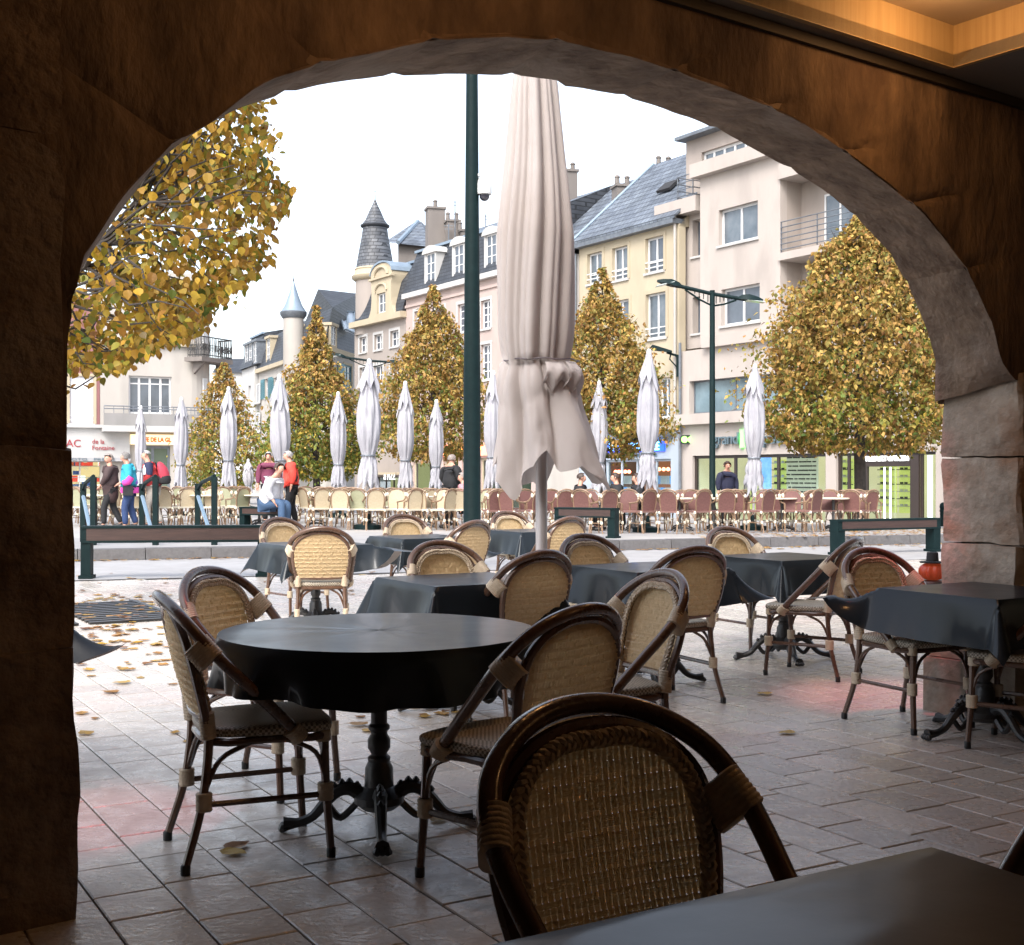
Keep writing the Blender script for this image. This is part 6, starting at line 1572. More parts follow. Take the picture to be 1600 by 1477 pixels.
# ================================================================ TREES
M_BARK = mat('linden_bark', (.055,.045,.038), rough=.9, c2=(.025,.02,.018), scale=12, bump=.5, bscale=30)
M_LNEAR = ramp_island('linden_leaf', [(.50,.30,.03),(.34,.18,.02),(.09,.13,.015),(.46,.29,.03),(.24,.11,.02),(.42,.27,.04),(.06,.10,.015),(.32,.17,.025),(.14,.16,.02),(.55,.37,.05),(.18,.08,.02),(.38,.22,.03),(.10,.07,.02)], trans=.32)
M_LFAR = ramp_island('autumn_leaf', [(0.515,0.325,0.078),(0.269,0.146,0.045),(0.146,0.146,0.034),(0.448,0.269,0.078),(0.19,0.09,0.034),(0.426,0.302,0.078),(0.101,0.123,0.034),(0.358,0.179,0.056),(0.56,0.37,0.101),(0.179,0.168,0.034),(0.314,0.224,0.067)], trans=.28, rough=.6)
M_LGREEN = ramp_island('green_gold_leaf', [(0.108,0.149,0.027),(0.162,0.203,0.041),(0.297,0.23,0.041),(0.068,0.121,0.027),(0.135,0.176,0.027),(0.405,0.27,0.041),(0.081,0.108,0.027)], trans=.25, rough=.6)
def leaf_shape(kind):
    if kind == 'near':   # heart-shaped, folded along the rib, drooping
        o = [(0,0),(.10,.30),(.34,.46),(.62,.40),(.86,.20),(1.08,.0)]
        vs = [(x,0,-.10*x*x) for x, y in o]+[(x,y,.10*y-.10*x*x) for x, y in o[1:-1]]+[(x,-y,.10*y-.10*x*x) for x, y in o[1:-1]]
        fs = []
        for s0 in (6, 10):
            a = [0, s0, s0+1, s0+2, s0+3, 5]
            fs += [(0, 1, s0)] if s0 == 6 else [(0, s0, 1)]
            for k in range(1, 4): q = (k, k+1, s0+k, s0+k-1); fs.append(q if s0 == 6 else q[::-1])
            q = (4, 5, s0+3); fs.append(q if s0 == 6 else q[::-1])
        return vs, fs
    return [(0,0,0),(.5,.36,.06),(1.05,0,-.08),(.5,-.36,.06),(.5,0,-.04)], [(0,4,1),(1,4,2),(0,3,4),(3,2,4)]
def xf(vs, p, size, M): return [tuple(p+(M @ Vector(v))*size) for v in vs]
def rand_rot(r, droop=.5):
    return Matrix.Rotation(r.uniform(0, 2*PI), 3, 'Z') @ Matrix.Rotation(r.gauss(droop, .5), 3, 'Y') @ Matrix.Rotation(r.uniform(-1, 1), 3, 'X')
def limb(m, a, b, r0, r1, r, seg=5, wob=.12):
    a, b = Vector(a), Vector(b); pts = []
    for i in range(seg+1):
        t = i/seg; w_ = wob*(b-a).length*math.sin(PI*t); pts.append(a.lerp(b, t)+Vector((r.uniform(-w_,w_), r.uniform(-w_,w_), r.uniform(-w_,w_)))*.5)
    m.tube(pts, [r0+(r1-r0)*i/seg for i in range(seg+1)], 6); return pts
def clipped_tree(px, Y, prof, ybase, label, nleaf, seed, size=.11, mt=None, trunk_w=14, leafy2=None, gfrac=0):
    """prof: (photograph row, half-width in pixels) of the crown, top to bottom"""
    r = random.Random(seed); p = P(px, 0, Y); z0 = gz(p.x, Y); sc_ = Y/F
    t = empty('linden_tree', (p.x, Y, z0), 0, label, 'tree', 'lindens on the square')
    zs = [(CAMZ+(HY-y)*sc_-z0, w_*sc_) for y, w_ in prof]; zs.sort(); zlo, zhi = zs[0][0], zs[-1][0]
    def wid(z):
        for i in range(len(zs)-1):
            if zs[i][0] <= z <= zs[i+1][0]: f = (z-zs[i][0])/(zs[i+1][0]-zs[i][0]); return zs[i][1]*(1-f)+zs[i+1][1]*f
        return .05
    m = MB(); tw = trunk_w*sc_*.5
    m.tube([(0,0,0),(.02,0,zlo*.5),(0,.02,zlo),(0,0,(zlo+zhi)*.5),(0,0,zhi-.15)], [tw*1.15,tw,tw*.9,tw*.5,.012], 8); m.build('trunk', M_BARK, t, smooth=True)
    m = MB(); tips = []
    for i in range(34):
        z = zlo+(zhi-zlo)*(i/34)**.9*.96; a = i*2.4; w_ = wid(min(zhi, z+.25))*.92; e = (w_*math.cos(a), w_*math.sin(a)*.9, z+.3*w_+.15)
        pts = limb(m, (0,0,z), e, max(.012, tw*.32*(1-i/50)), .006, r)
        for q in pts[2:]: 
            for _ in range(2): e2 = q+Vector((r.uniform(-.4,.4), r.uniform(-.4,.4), r.uniform(-.1,.5)))*min(1, w_*.6); limb(m, q, e2, .009, .003, r, 3)
    m.build('branches', M_BARK, t, smooth=True)
    lv, lf = leaf_shape('far'); M1, M2 = MB(), MB()
    cl = [(Vector((r.gauss(0,1), r.gauss(0,1), r.gauss(0,1))).normalized(), r.uniform(0, 6)) for _ in range(14)]
    n = 0; tries = 0
    while n < nleaf and tries < nleaf*6:
        tries += 1; z = r.uniform(zlo-.12, zhi+.05); w_ = wid(min(max(z, zlo), zhi))
        if r.random() > (w_/max(q[1] for q in zs))**.9+.03: continue
        a = r.uniform(0, 2*PI); rad = w_*(1-abs(r.gauss(0, .27)))
        if r.random() < .13: rad = w_*r.uniform(1.0, 1.20)
        k = fbm(math.cos(a)*rad*1.6+seed, math.sin(a)*rad*1.6, z*1.6, 1.0, 4)
        rad *= 1+.42*k
        if fbm(math.cos(a)*rad*2.6, math.sin(a)*rad*2.6+seed, z*2.6, 1.0, 3) < -.13: continue
        q = Vector((rad*math.cos(a), rad*math.sin(a), z+(-.18 if r.random() < .04 else 0)))
        hgt = (z-zlo)/(zhi-zlo); g = gfrac*(1-hgt*1.6) > r.random()-fbm(q.x, q.y, q.z, .9)*.5
        (M2 if g else M1).add(xf(lv, q, size*r.uniform(.5,1.2), rand_rot(r, .7)), lf); n += 1
    o = M1.build('crown', mt or M_LFAR, t, fix=False); tag(o, kind='stuff')
    if M2.v: tag(M2.build('crown', M_LGREEN, t, fix=False), kind='stuff')
    return t
clipped_tree(1343, 31, [(338,8),(370,38),(420,74),(470,106),(520,131),(560,140),(620,147),(655,143),(680,135),(697,95)], 800, 'large golden linden in front of the opticians, right', 38000, 11, .135, trunk_w=19, gfrac=.35)
clipped_tree(941, 34, [(420,3),(450,14),(500,42),(560,75),(600,88),(660,92),(690,85),(708,50)], 800, 'golden linden partly behind the big parasol', 19000, 12, .125, trunk_w=12, gfrac=.25)
clipped_tree(677, 38, [(447,3),(475,16),(520,38),(570,62),(610,78),(650,84),(690,78),(712,50)], 800, 'golden linden just left of the green mast', 18000, 13, .13, trunk_w=12, gfrac=.3)
clipped_tree(494, 42, [(478,2),(510,10),(540,18),(580,38),(620,58),(665,80),(700,86),(725,78),(742,50)], 800, 'linden with orange tip and green skirt behind the red-jacketed man', 18000, 14, .14, trunk_w=12, gfrac=1.15)
clipped_tree(350, 56, [(567,3),(590,16),(620,30),(660,44),(700,58),(735,60),(760,45)], 800, 'distant linden at the mouth of the side street', 8000, 15, .17, trunk_w=9, gfrac=.8)
# near linden on the left: its trunk is behind the pier, its outer branches fill the arch
r = random.Random(33); tc3 = Vector((gc.x-.25, gc.y+.1, 0))
nt_ = empty('near_linden_tree', (tc3.x, tc3.y, 0), 0, 'big-leaved yellow linden whose branches reach in from the left', 'tree')
m = MB(); m.tube([(0,0,0),(.02,0,1.2),(-.03,.02,2.4),(0,0,4),(0,0,6.5)], [.15,.13,.12,.10,.03], 12); m.build('trunk', M_BARK, nt_, smooth=True)
# crown outline at the branch distance, from the photograph, as rays inside a volume about the trunk
right_edge = [(172,390),(185,412),(215,432),(235,420),(262,425),(295,452),(330,445),(345,420),(372,425),(400,420),(425,400),(445,370),(470,350),(490,330),(520,308),(545,250),(570,190),(585,185),(600,110)]
def edge_px(py):
    if py < 172: return 400
    for i in range(len(right_edge)-1):
        if right_edge[i][0] <= py <= right_edge[i+1][0]: f = (py-right_edge[i][0])/(right_edge[i+1][0]-right_edge[i][0]); return right_edge[i][1]*(1-f)+right_edge[i+1][1]*f
    return 60
leaves = []; tw_ = []
for i in range(120):
    a = r.uniform(-PI, PI)*.5-.6; Y = r.uniform(9.4, 12.8); py_ = r.uniform(60, 600); pxe = edge_px(py_)*r.uniform(.45, .97)+0
    e = P(pxe, py_, Y); tw_.append(e-tc3)
m = MB(); twigs = []
main = []
for i in range(9):
    z = 2.3+i*.42; a = -1.3+i*.31; e = Vector((1.5*math.cos(a*.8), 1.5*math.sin(a)-.1, z+.5)); main += limb(m, (0,0,z-.3), e, .05, .02, r, 6)
for e in tw_:
    b = min(main, key=lambda q: (q-e).length+r.random()*.3); twigs.append(limb(m, b, e, .016, .004, r, 5, .15))
m.build('branches', M_BARK, nt_, smooth=True)
lv, lf = leaf_shape('near')
pts_l = []
while len(pts_l) < 12500:
    Y = tc3.y+r.gauss(-.2, .95)
    if not 9.2 < Y < 13.6: continue
    py_ = r.uniform(-120, 580); ed = edge_px(py_) if py_ > 172 else 415
    px_ = ed-abs(r.gauss(0, 1))*130 if r.random() < .62 else r.uniform(-150, ed)
    px_ += r.uniform(-12, 6)+(r.random()**6)*22
    if px_ < -250: continue
    q = P(px_, py_, Y); k = fbm(q.x*1.5, q.y*1.2, q.z*1.5, 1.0, 3)
    if k < -.10 and r.random() < .93: continue
    pts_l.append((q, px_, py_))
for tgp in twigs:                       # leaves along every twig
    for q in tgp[1:]:
        for _ in range(2): w_ = q+tc3+Vector((r.uniform(-.08,.08), r.uniform(-.08,.08), r.uniform(-.10,.03))); pts_l.append((w_, 0, 0))
# a few stray leaves off the right edge
for px_, py_ in ((458,291),(438,300),(427,408),(402,415),(414,233),(437,238),(380,478),(430,262),(371,463),(446,286),(418,352),(340,466),(438,340)):
    Y = r.uniform(10.6, 11.8); pts_l.append((P(px_, py_, Y), px_, py_)); q = P(px_, py_, Y)-tc3; b = min((v for tgp in twigs for v in tgp), key=lambda v: (v-q).length)
def vis(t):
    q = t[0]; px_ = 800+F*q.x/q.y; py_ = HY-(q.z-CAMZ)*F/q.y; return 100 < px_ < 470 and 160 < py_ < 620
pts_l.sort(key=lambda t: (0 if vis(t) else 1, t[0].y))
lm = MB(); lm.add(lv, lf); leafme = lm.mesh('leaf', M_LNEAR, False, None, False); nsolo = 0; rest = MB()
for t in pts_l:
    q = t[0]-tc3; sz = .068*r.uniform(.55, 1.35); M3 = rand_rot(r, .95)
    if nsolo < 300 and vis(t):
        o = bpy.data.objects.new('leaf', leafme); col.objects.link(o); o.parent = nt_; o.matrix_local = Matrix.Translation(q) @ M3.to_4x4() @ Matrix.Scale(sz, 4); nsolo += 1
    else: rest.add(xf(lv, q, sz, M3), lf)
tag(rest.build('foliage', M_LNEAR, nt_, fix=False), kind='stuff')
# ---------------------------------------------------------------- fallen leaves
M_FALL = ramp_island('fallen_leaf', [(.42,.25,.04),(.26,.12,.04),(.40,.20,.05),(.18,.08,.03),(.46,.32,.08),(.30,.16,.06),(.14,.06,.03)], trans=.15, rough=.55)
def fallen_mesh(r):
    vs, fs = leaf_shape('near'); c = r.uniform(.05, .5); return [(x, y*(1-.3*c), .05+.22*c*(abs(y)*1.6)**1.3+.18*c*abs(x-.5)+r.uniform(-.04,.04)) for x, y, z in vs], fs
fm = []
for k in range(5):
    v_, f_ = fallen_mesh(r); b_ = MB(); b_.add(v_, f_); fm.append(b_.mesh('fallen_leaf', M_FALL, False, None, False))
spots = [(150,1122),(185,1084),(270,1148),(300,1008),(278,1070),(352,1329),(205,1068),(235,1024),(265,1031),(640,1107),(620,1103),(660,1110),(690,1113),(575,1135),(605,1098),(648,1102),(672,1285),(1078,1047),(1241,1146),(1062,1045),(1185,1087),(555,930),(210,1006),(190,1003),(225,1060),(288,1161),(128,1118),(140,1150),(345,1333),(250,905),(260,911),(240,1035),(300,1036),(180,990),(160,985),(205,985),(150,1008),(118,1018),(135,1012),(170,1012),(245,1010),(255,1003),(290,995),(216,1015),(640,1098),(270,1012),(655,1118),(520,1090),(565,1142),(470,905)]
for i in range(215):
    a = r.gauss(170, 66); b = 930+abs(r.gauss(0, 52))
    if 100 < a < 420: spots.append((a, b))
for i in range(30): spots.append((r.uniform(120, 600), r.uniform(892, 935)))
for i in range(18): spots.append((r.uniform(560,720), r.uniform(1088,1125)))
near = sorted(spots, key=lambda s: -s[1])
for i, (px_, py_) in enumerate(near):
    q = G(px_, py_); o = bpy.data.objects.new('fallen_leaf', r.choice(fm)); col.objects.link(o); s_ = .095*r.uniform(.5, 1.2)
    o.location = (q.x, q.y, .001+(.012 if (q-gc).length < 1 else 0)); o.rotation_euler = (0,0,r.uniform(0,6.28)); o.scale = (s_, s_, s_)
    tag(o, 'curled yellow-brown linden leaf fallen on the terrace paving', 'leaf', 'fallen leaves on the terrace')
lm = MB()
for i in range(900):                     # drift of leaves along the kerb and under the right-hand chairs
    x_ = r.uniform(3.5, 13); y_ = KX+KY*x_+(r.choice((-.12,-.2,.9,1.8,2.6,3.4,4.4))+r.gauss(0,.35))
    v_, f_ = fallen_mesh(r); s_ = .11*r.uniform(.6,1.1); lm.add(xf(v_, Vector((x_, y_, gz(x_,y_)+.004)), s_, Matrix.Rotation(r.uniform(0,6.28),3,'Z')), f_)
for i in range(200):
    x_ = r.uniform(-9, 3); y_ = KX+KY*x_-abs(r.gauss(0,.12))-.03; v_, f_ = fallen_mesh(r); lm.add(xf(v_, Vector((x_, y_, .004)), .10*r.uniform(.6,1.1), Matrix.Rotation(r.uniform(0,6.28),3,'Z')), f_)
tag(lm.build('leaf_litter', M_FALL, None, fix=False), 'scattered leaf litter along the kerb and under the rose chairs', 'leaf litter', kind='stuff')
# dark creeper sprig on the far left wall
lm = MB(); q = P(112, 628, 60)
# ================================================================ PEOPLE
def skinned(name, verts, edges, mt, parent, sub=1, root=0):
    me = bpy.data.meshes.new(name); me.from_pydata([v[:3] for v in verts], edges, []); me.materials.append(mt)
    o = bpy.data.objects.new(name, me); col.objects.link(o); o.parent = parent
    o.modifiers.new('skin', 'SKIN')
    for i, v in enumerate(verts):
        r_ = v[3]; me.skin_vertices[0].data[i].radius = (r_, r_) if not isinstance(r_, tuple) else r_
        me.skin_vertices[0].data[i].use_root = (i == root)
    s_ = o.modifiers.new('sub', 'SUBSURF'); s_.levels = sub; s_.render_levels = sub
    # freeze to a plain mesh
    dg = bpy.context.evaluated_depsgraph_get(); bpy.context.view_layer.update()
    m2 = bpy.data.meshes.new_from_object(o.evaluated_get(dg)); o.modifiers.clear(); o.data = m2; m2.name = name
    if not m2.materials: m2.materials.append(mt)
    m2.polygons.foreach_set('use_smooth', [True]*len(m2.polygons)); return o
M_SKIN = mat('skin', (.50,.27,.19), rough=.55, c2=(.44,.22,.15), scale=6)
def cloth(name, c, c2=None): return mat(name, c, rough=.8, c2=c2 or tuple(x*.75 for x in c), scale=9, bump=.3, bscale=14)
M_SHOE = mat('dark_shoe', (.02,.018,.016), rough=.5)
def person(loc, face, label, top, leg, hair, H=1.7, lean=0.0, sit=False, stride=.0, arms=None, hl=1.0, coat=False, headturn=0.0, bald=False, female=False, jacket_open=None, bareleg=False, hips=None, group=None):
    s = H/1.72; t = empty('person', loc, face, label, 'person', group); t.scale = (s, s, s)
    hz = .92 if not sit else .50
    hx = 0.0; L = lambda z: lean*(z-hz)      # forward lean of the trunk
    def tr(x, y, z): return (x+L(z), y, z)
    zo = hz-.92
    pel = (hx,0,hz); waist = tr(0,0,1.08+zo); chest = tr(.0,0,1.30+zo); neckb = tr(-.01,0,1.46+zo); neck = tr(.01,0,1.52+zo); head = tr(.03,0,1.605+zo); crown = tr(.02,0,1.685+zo)
    sh = .17 if female else .195
    if sit: legs = {1: ((.0,.09,hz-.0),(.40,.13,hz-.0),(.36,.13,.09),(.47,.14,.03)), -1: ((.0,-.09,hz),(.42,-.14,hz+.02),(.42,-.15,.09),(.54,-.15,.03))}
    else:
        k = stride; legs = {1: ((0,.085,hz-.04),(.05+k*.5,.09,.50),(k*.75,.09,.09),(k*.75+.13,.10,.03)), -1: ((0,-.085,hz-.04),(.03-k*.28,-.09,.49),(-k*1.05,-.09,.10+abs(k)*.12),(-k*1.05+.12,-.10,.03+abs(k)*.08))}
    arms = arms or {1: ((.0,.24,1.16),(.06,.25,.93)), -1: ((.0,-.24,1.16),(.06,-.25,.93))}
    # the whole body as one skinned surface
    V = [(*pel,.09),(*waist,.08),(*chest,.08),(*neckb,.06),(*neck,.052),(*head,.088),(*crown,.07)]; E = [(0,1),(1,2),(2,3),(3,4),(4,5),(5,6)]
    def add(par, v): V.append(v); E.append((par, len(V)-1)); return len(V)-1
    ct, sn = math.cos(headturn), math.sin(headturn)
    n_ = add(5, (head[0]+.095*ct, head[1]+.095*sn, head[2]-.005, .022)); add(5, (head[0]+.05*ct, head[1]+.05*sn, head[2]-.085, .045))
    AR = {}
    for sg in (1, -1):
        shp = tr(-.01, sg*sh, 1.41+zo); el = arms[sg][0]; wr = arms[sg][1]
        el = (el[0]+L(el[2]+zo), el[1], el[2]+zo) if len(el) == 3 else el[:3]; wr = (wr[0]+L(wr[2]+zo), wr[1], wr[2]+zo) if len(wr) == 3 else wr[:3]
        AR[sg] = (shp, el, wr)
        a = add(3, (shp[0],shp[1]*.9,shp[2]-.02,.045)); b = add(a, (*el,.038)); c = add(b, (*wr,.028))
        dv = (Vector(wr)-Vector(el)).normalized(); sd_ = dv.cross(Vector((0,0,1))); sd_ = sd_.normalized() if sd_.length > .1 else Vector((0,1,0))
        pm = Vector(wr)+dv*.05; d = add(c, (*pm,.030))
        for q in range(4):
            f0 = pm+sd_*(q-1.5)*.019+dv*.045; f1 = f0+dv*(.035-.006*abs(q-1.3))+Vector((.0,0,-.012)); i_ = add(d, (*f0,.009)); add(i_, (*f1,.008))
        th = Vector(wr)+dv*.02+sd_*.045; i_ = add(c, (*th,.011)); add(i_, (*(th+dv*.04),.009))
        lg = legs[sg]; a = add(0, (*lg[0],.082)); b = add(a, (*lg[1],.055)); c = add(b, (*lg[2],.036)); add(c, (*lg[3],.034))
    skinned('body', V, E, M_SKIN, t)
    # garments: own surfaces just outside the body
    e = .028
    zb = (.76 if not coat else .55)+zo
    V = [(*chest,.205),(*waist,.195),(hx+L(hz),0,max(zb, hz-.02),.195 if not coat else .20)]; E = [(0,1),(1,2)]
    if coat and not sit: V.append((.0,0,zb,.20)); E.append((2,3))
    b0 = len(V); V.append((*tr(-.01,0,1.435+zo),.13)); E.append((0,b0))
    for sg in (1, -1):
        shp, el, wr = AR[sg]; a = len(V); V += [(*(Vector(shp)+Vector((0,-sg*.015,-.02))),.12),(*el,.088),(*(Vector(wr)-(Vector(wr)-Vector(el)).normalized()*.03),.045)]; E += [(b0,a),(a,a+1),(a+1,a+2)]
        V.append((*(tr(0, sg*.085, 1.22+zo)),.145)); E.append((0,len(V)-1))
        V.append((hx+L(hz+.05), sg*.075, hz+.03, .14)); E.append((1,len(V)-1))
    jk = skinned('coat' if coat else 'jacket', V, E, top, t, 2)
    V = [(hx,0,hz-.01,.135)]; E = []
    for sg in (1, -1):
        lg = legs[sg]; a = len(V); V += [(lg[0][0],lg[0][1],lg[0][2]-.02,.115),((lg[0][0]+lg[1][0])/2,(lg[0][1]+lg[1][1])/2,(lg[0][2]+lg[1][2])/2,.105),(*lg[1],.085),((lg[1][0]+lg[2][0])/2,lg[2][1],(lg[1][2]+lg[2][2])/2,.078),(*lg[2],.068)]; E += [(0,a),(a,a+1),(a+1,a+2),(a+2,a+3),(a+3,a+4)]
    skinned('trousers', V, E, leg, t, 1)
    for sg in (1, -1):
        lg = legs[sg]; skinned('shoe', [(lg[2][0]-.03,lg[2][1],lg[2][2]-.03,.050),(lg[3][0]-.02,lg[3][1],lg[3][2]+.018,.048),(lg[3][0]+.07,lg[3][1],lg[3][2]+.010,.036)], [(0,1),(1,2)], M_SHOE, t, 1)
    # hair as a cap over the skull with parting and nape
    m = MB(); NA = 20; rows = []; hc = Vector(head)+Vector((-.012,0,.012))
    for j in range(8):
        q = PI*.5*j/7*1.25; row = []
        for k in range(NA):
            a = 2*PI*k/NA; fr = math.cos(a-headturn)                     # face side
            lim = (.80 if fr > .35 else 1.75+(.25 if female else 0))*hl; qq = min(q, lim)
            if bald: qq = max(qq, 0)
            rx = .108*math.sin(min(qq*1.1, PI/2))*(1+.06*math.sin(a*7+j)); row.append(hc+Vector((rx*math.cos(a), rx*math.sin(a)*.9, .112*math.cos(qq)+.004*math.sin(a*11))))
        rows.append(row)
    m.v = [tuple(v) for r_ in rows for v in r_]
    for j in range(7):
        for k in range(NA): m.f.append((j*NA+k, j*NA+(k+1) % NA, (j+1)*NA+(k+1) % NA, (j+1)*NA+k)); m.m.append(0)
    m.f.append(tuple(range(NA))); m.m.append(0); m.build('hair', hair, t, smooth=True)
    f = Vector((ct, sn, 0)); sd_ = Vector((-sn, ct, 0))
    for sg in (1, -1):
        m = MB(); c = Vector(head)+f*.082+sd_*sg*.032+Vector((0,0,.012)); m.lathe([(.002,-.007),(.009,0),(.002,.007)], tuple(c), 6); m.build('eye', M_SHOE, t)
        m = MB(); c = Vector(head)+sd_*sg*.088-f*.005; m.lathe([(.006,-.028),(.016,-.01),(.018,.012),(.006,.028)], tuple(c), 6); m.build('ear', M_SKIN, t)
    m = MB(); c = Vector(head)+f*.088+Vector((0,0,-.048)); m.tube([c-sd_*.022, c+f*.003, c+sd_*.022], .005, 5); m.build('mouth', mat('lips', (.30,.10,.09), rough=.5), t)
    return t, jk
H_GR = mat('grey_hair', (.20,.19,.18), rough=.8, c2=(.11,.10,.095), scale=30); H_WH = mat('white_hair', (.36,.35,.34), rough=.8, c2=(.22,.21,.20), scale=30)
H_BR = mat('brown_hair', (.06,.035,.025), rough=.6, c2=(.03,.018,.012), scale=30); H_GB = mat('greying_brown_hair', (.16,.12,.10), rough=.7, c2=(.28,.25,.23), scale=30)
def at(px, Y): p = P(px, 0, Y); return (p.x, Y, gz(p.x, Y))
GW = 'elderly walkers passing from right to left'
C_BRN = cloth('dark_brown_coat', (.055,.032,.032)); C_BLK = cloth('black_cloth', (.012,.012,.014)); C_NAVY = cloth('navy_trousers', (.02,.045,.13)); C_TEAL = cloth('teal_jacket', (.02,.30,.42)); C_PINK = cloth('magenta_cloth', (.65,.06,.35))
C_RED = cloth('coral_red_jacket', (.70,.055,.035)); C_IVO = cloth('off_white_jacket', (.55,.54,.56)); C_JEAN = cloth('blue_jeans', (.045,.09,.17)); C_POLO = cloth('red_polo', (.42,.03,.03)); C_BEI = cloth('beige_trousers', (.42,.38,.33)); C_WINE = cloth('wine_jacket', (.16,.03,.07)); C_DNAVY = cloth('dark_navy_sleeve', (.018,.025,.07))
p1, _ = person(at(174, 27.9), PI+.15, 'woman in long dark brown coat, leftmost of the three walkers', C_BRN, C_BLK, H_GB, 1.66, .06, stride=.20, coat=True, female=True, headturn=1.0, arms={1: ((.06,.24,1.17),(.22,.17,.98)), -1: ((.04,-.25,1.17),(.14,-.24,.96))}, hl=1.1)
p2, j2 = person(at(203, 27.5), PI+.25, 'grey-haired walker in teal jacket with magenta sleeves and black hip bag', C_TEAL, C_NAVY, H_GR, 1.69, .12, stride=.12, female=True, headturn=-.4, arms={1: ((-.02,.27,1.15),(.20,.22,1.02)), -1: ((-.04,-.26,1.13),(.13,-.22,.98))}, hl=1.1)
for sg in (1, -1):
    sl = MB(); sl.tube([(-.03,.265*sg,1.17),(.03,.27*sg,1.06),(.13,.24*sg,1.03)], [.088,.09,.075], 10); sl.build('sleeve_panel', C_PINK, p2, smooth=True)
m = MB(); m.lathe([(.195,.80),(.21,.84),(.205,.92),(.19,.95)], (0,0,0), 20); m.build('jacket_hem', C_PINK, p2, smooth=True)
m = MB(); m.lathe([(.18,1.0),(.192,1.02),(.192,1.08),(.18,1.09)], (.02,0,0), 20); m.build('jacket_band', mat('violet_band', (.22,.12,.55), rough=.8), p2, smooth=True)
m = MB(); m.box((.03,.22,.86), (.22,.12,.22)); m.lathe([(.20,.94),(.207,.955),(.20,.97)], (0,0,0), 20); m.build('hip_bag', C_BLK, p2)
p3, j3 = person(at(240, 28.1), PI+.05, 'bald walker in red and navy polo shirt carrying a red backpack', C_POLO, C_BEI, H_WH, 1.74, .22, stride=.14, headturn=.1, arms={1: ((.0,.27,1.14),(.16,.25,.95)), -1: ((.0,-.26,1.14),(.16,-.24,.95))}, hl=.72)
for sg in (1, -1):
    m = MB(); m.tube([(.07,.19*sg,1.42),(.05,.245*sg,1.30),(.05,.26*sg,1.17)], [.10,.095,.085], 10); m.build('short_sleeve', C_DNAVY, p3, smooth=True)
    m = MB(); m.tube([(.13,.225*sg,1.40),(.12,.29*sg,1.29),(.12,.30*sg,1.18)], [.03,.052,.045], 6); m.build('sleeve_stripe', M_WHITE, p3, smooth=True)
m = MB(); rows = []
for z, a, b in ((1.0,.09,.12),(1.04,.13,.15),(1.2,.15,.165),(1.34,.13,.16),(1.44,.07,.11),(1.47,.03,.06)): rows.append([Vector((-.24+.22*(z-.92)+a*math.cos(q)*(1.15 if math.cos(q) < 0 else .5), b*math.sin(q), z)) for q in [2*PI*k/16 for k in range(16)]])
m.v = [tuple(v) for r_ in rows for v in r_]
for j in range(5):
    for k in range(16): m.f.append((j*16+k, j*16+(k+1) % 16, (j+1)*16+(k+1) % 16, (j+1)*16+k)); m.m.append(0)
m.f += [tuple(range(16)), tuple(80+k for k in range(16))]; m.m += [0,0]
bk = tag(m.build('backpack', cloth('red_backpack', (.45,.04,.07)), None, smooth=True), 'red and black backpack on the back of the bald walker', 'backpack')
bk.location = p3.location; bk.rotation_euler = p3.rotation_euler; bk.scale = p3.scale
m = MB(); m.lathe([(.10,.97),(.15,1.0),(.165,1.06),(.155,1.14),(.14,1.16)], (-.22,0,0), 16); m.build('black_base', C_BLK, bk, smooth=True)
for sg in (1, -1): m = MB(); m.tube(cr([(-.03,.12*sg,1.45),(.12,.13*sg,1.42),(.19,.14*sg,1.25),(.10,.17*sg,1.08)], 4), .018, 5); m.build('strap', C_BLK, bk)
for q in (p1, p2, p3): q['group'] = GW
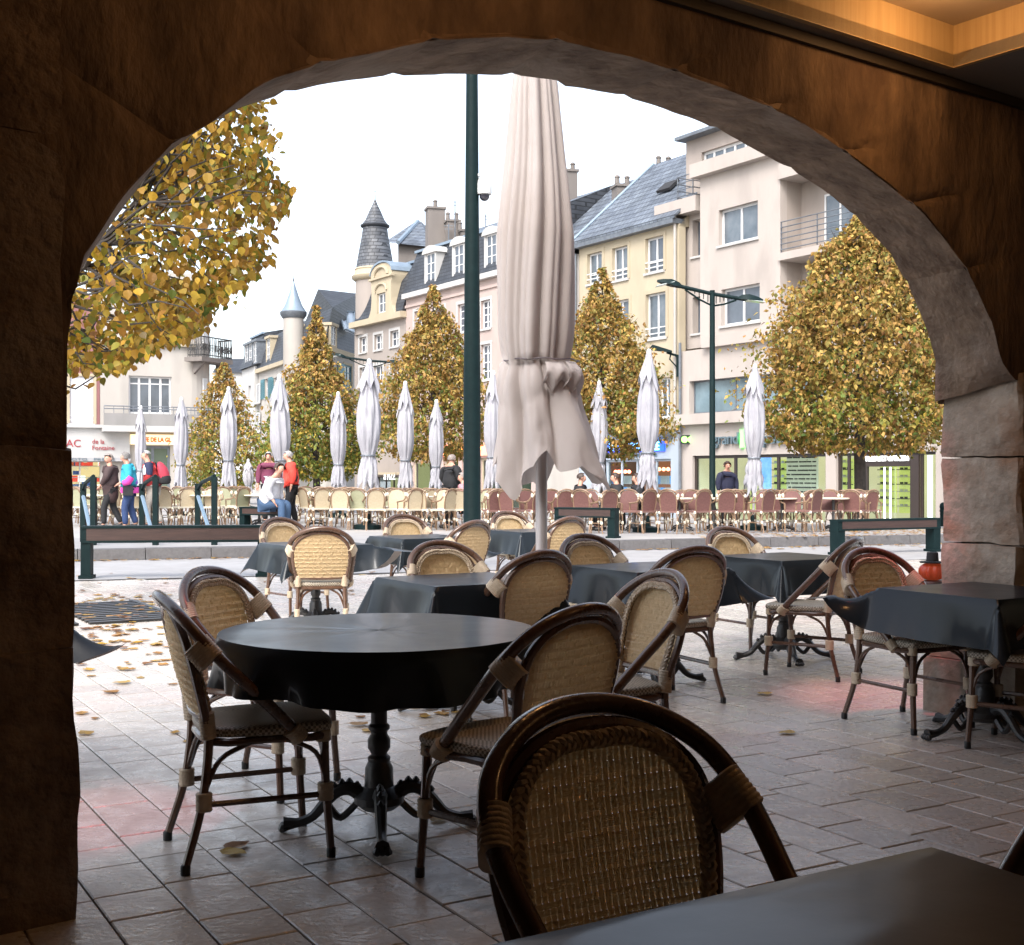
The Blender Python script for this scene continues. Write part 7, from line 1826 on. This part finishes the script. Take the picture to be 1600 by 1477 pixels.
p4, _ = person((P(417,0,27.75).x, 27.75, gz(-5.4,28)-.02), -.35, 'dark-haired young man in off-white jacket sitting on the short bench', C_IVO, C_JEAN, H_BR, 1.95, .38, sit=True, headturn=-.35, arms={1: ((.02,.25,1.18),(.20,.21,.96)), -1: ((.06,-.25,1.17),(.26,-.20,.97))})
p5, j5 = person(at(456, 28.5), PI+.2, 'white-haired man in coral red jacket standing and looking down', C_RED, C_BLK, H_WH, 1.74, .10, stride=.10, headturn=-.1, arms={1: ((-.05,.27,1.15),(.02,.27,.93)), -1: ((-.05,-.26,1.15),(.02,-.26,.93))})
for sg in (1, -1): m = MB(); m.prism([(-.07,.165*sg,1.32),(.05,.150*sg,1.12),(-.10,.165*sg,1.02),(-.14,.13*sg,1.12)], (0,.03*sg,0)); m.build('side_panel', C_BLK, p5)
p6, _ = person(at(420, 30.6), -PI/2, 'grey-haired man in wine jacket standing half hidden behind the bench sitter', C_WINE, C_BLK, H_WH, 1.76, .0)
p7, _ = person(at(704, 30.5), PI/2-.6, 'man in black sweater seen from behind among the cream chairs', C_BLK, C_BLK, H_GB, 1.74, .05, arms={1: ((.0,.27,1.15),(.12,.20,.98)), -1: ((.0,-.26,1.15),(.12,-.20,.98))})
C_DNV = cloth('dark_navy_coat', (.018,.02,.05))
def sitter(px, Y, face, label, top, hair, zoff=0, **k):
    l_ = at(px, Y); return person((l_[0], l_[1], l_[2]+zoff), face, label, top, C_BLK, hair, 1.7, .05, sit=True, **k)
person(at(1136, 30.2), -PI/2+.2, 'dark-haired woman in navy coat standing behind the rose chairs', C_DNV, C_BLK, H_BR, 1.62, .0, female=True, hl=1.2)
sitter(965, 27.6, PI, 'man with short brown hair sitting at the rose tables, left one', C_BLK, H_BR, 0)
sitter(998, 28.3, PI, 'dark-clothed sitter partly behind the tall parasol at the rose tables', C_BLK, H_BR, 0)
sitter(905, 28.3, 0, 'dark-clothed sitter right below the big parasol at the rose tables', C_BLK, H_BR, 0)
sitter(726, 28.6, PI, 'sitter in rose pullover just left of the green mast', cloth('rose_pullover', (.45,.22,.24)), H_GB, 0)
ps = fA.p(fA.s_(1411), zg+.02, 3.0); person(tuple(ps), 1.1, 'man standing inside the opticians behind the glass door', cloth('grey_pullover', (.16,.12,.11)), C_BLK, H_BR, 1.74, .0)
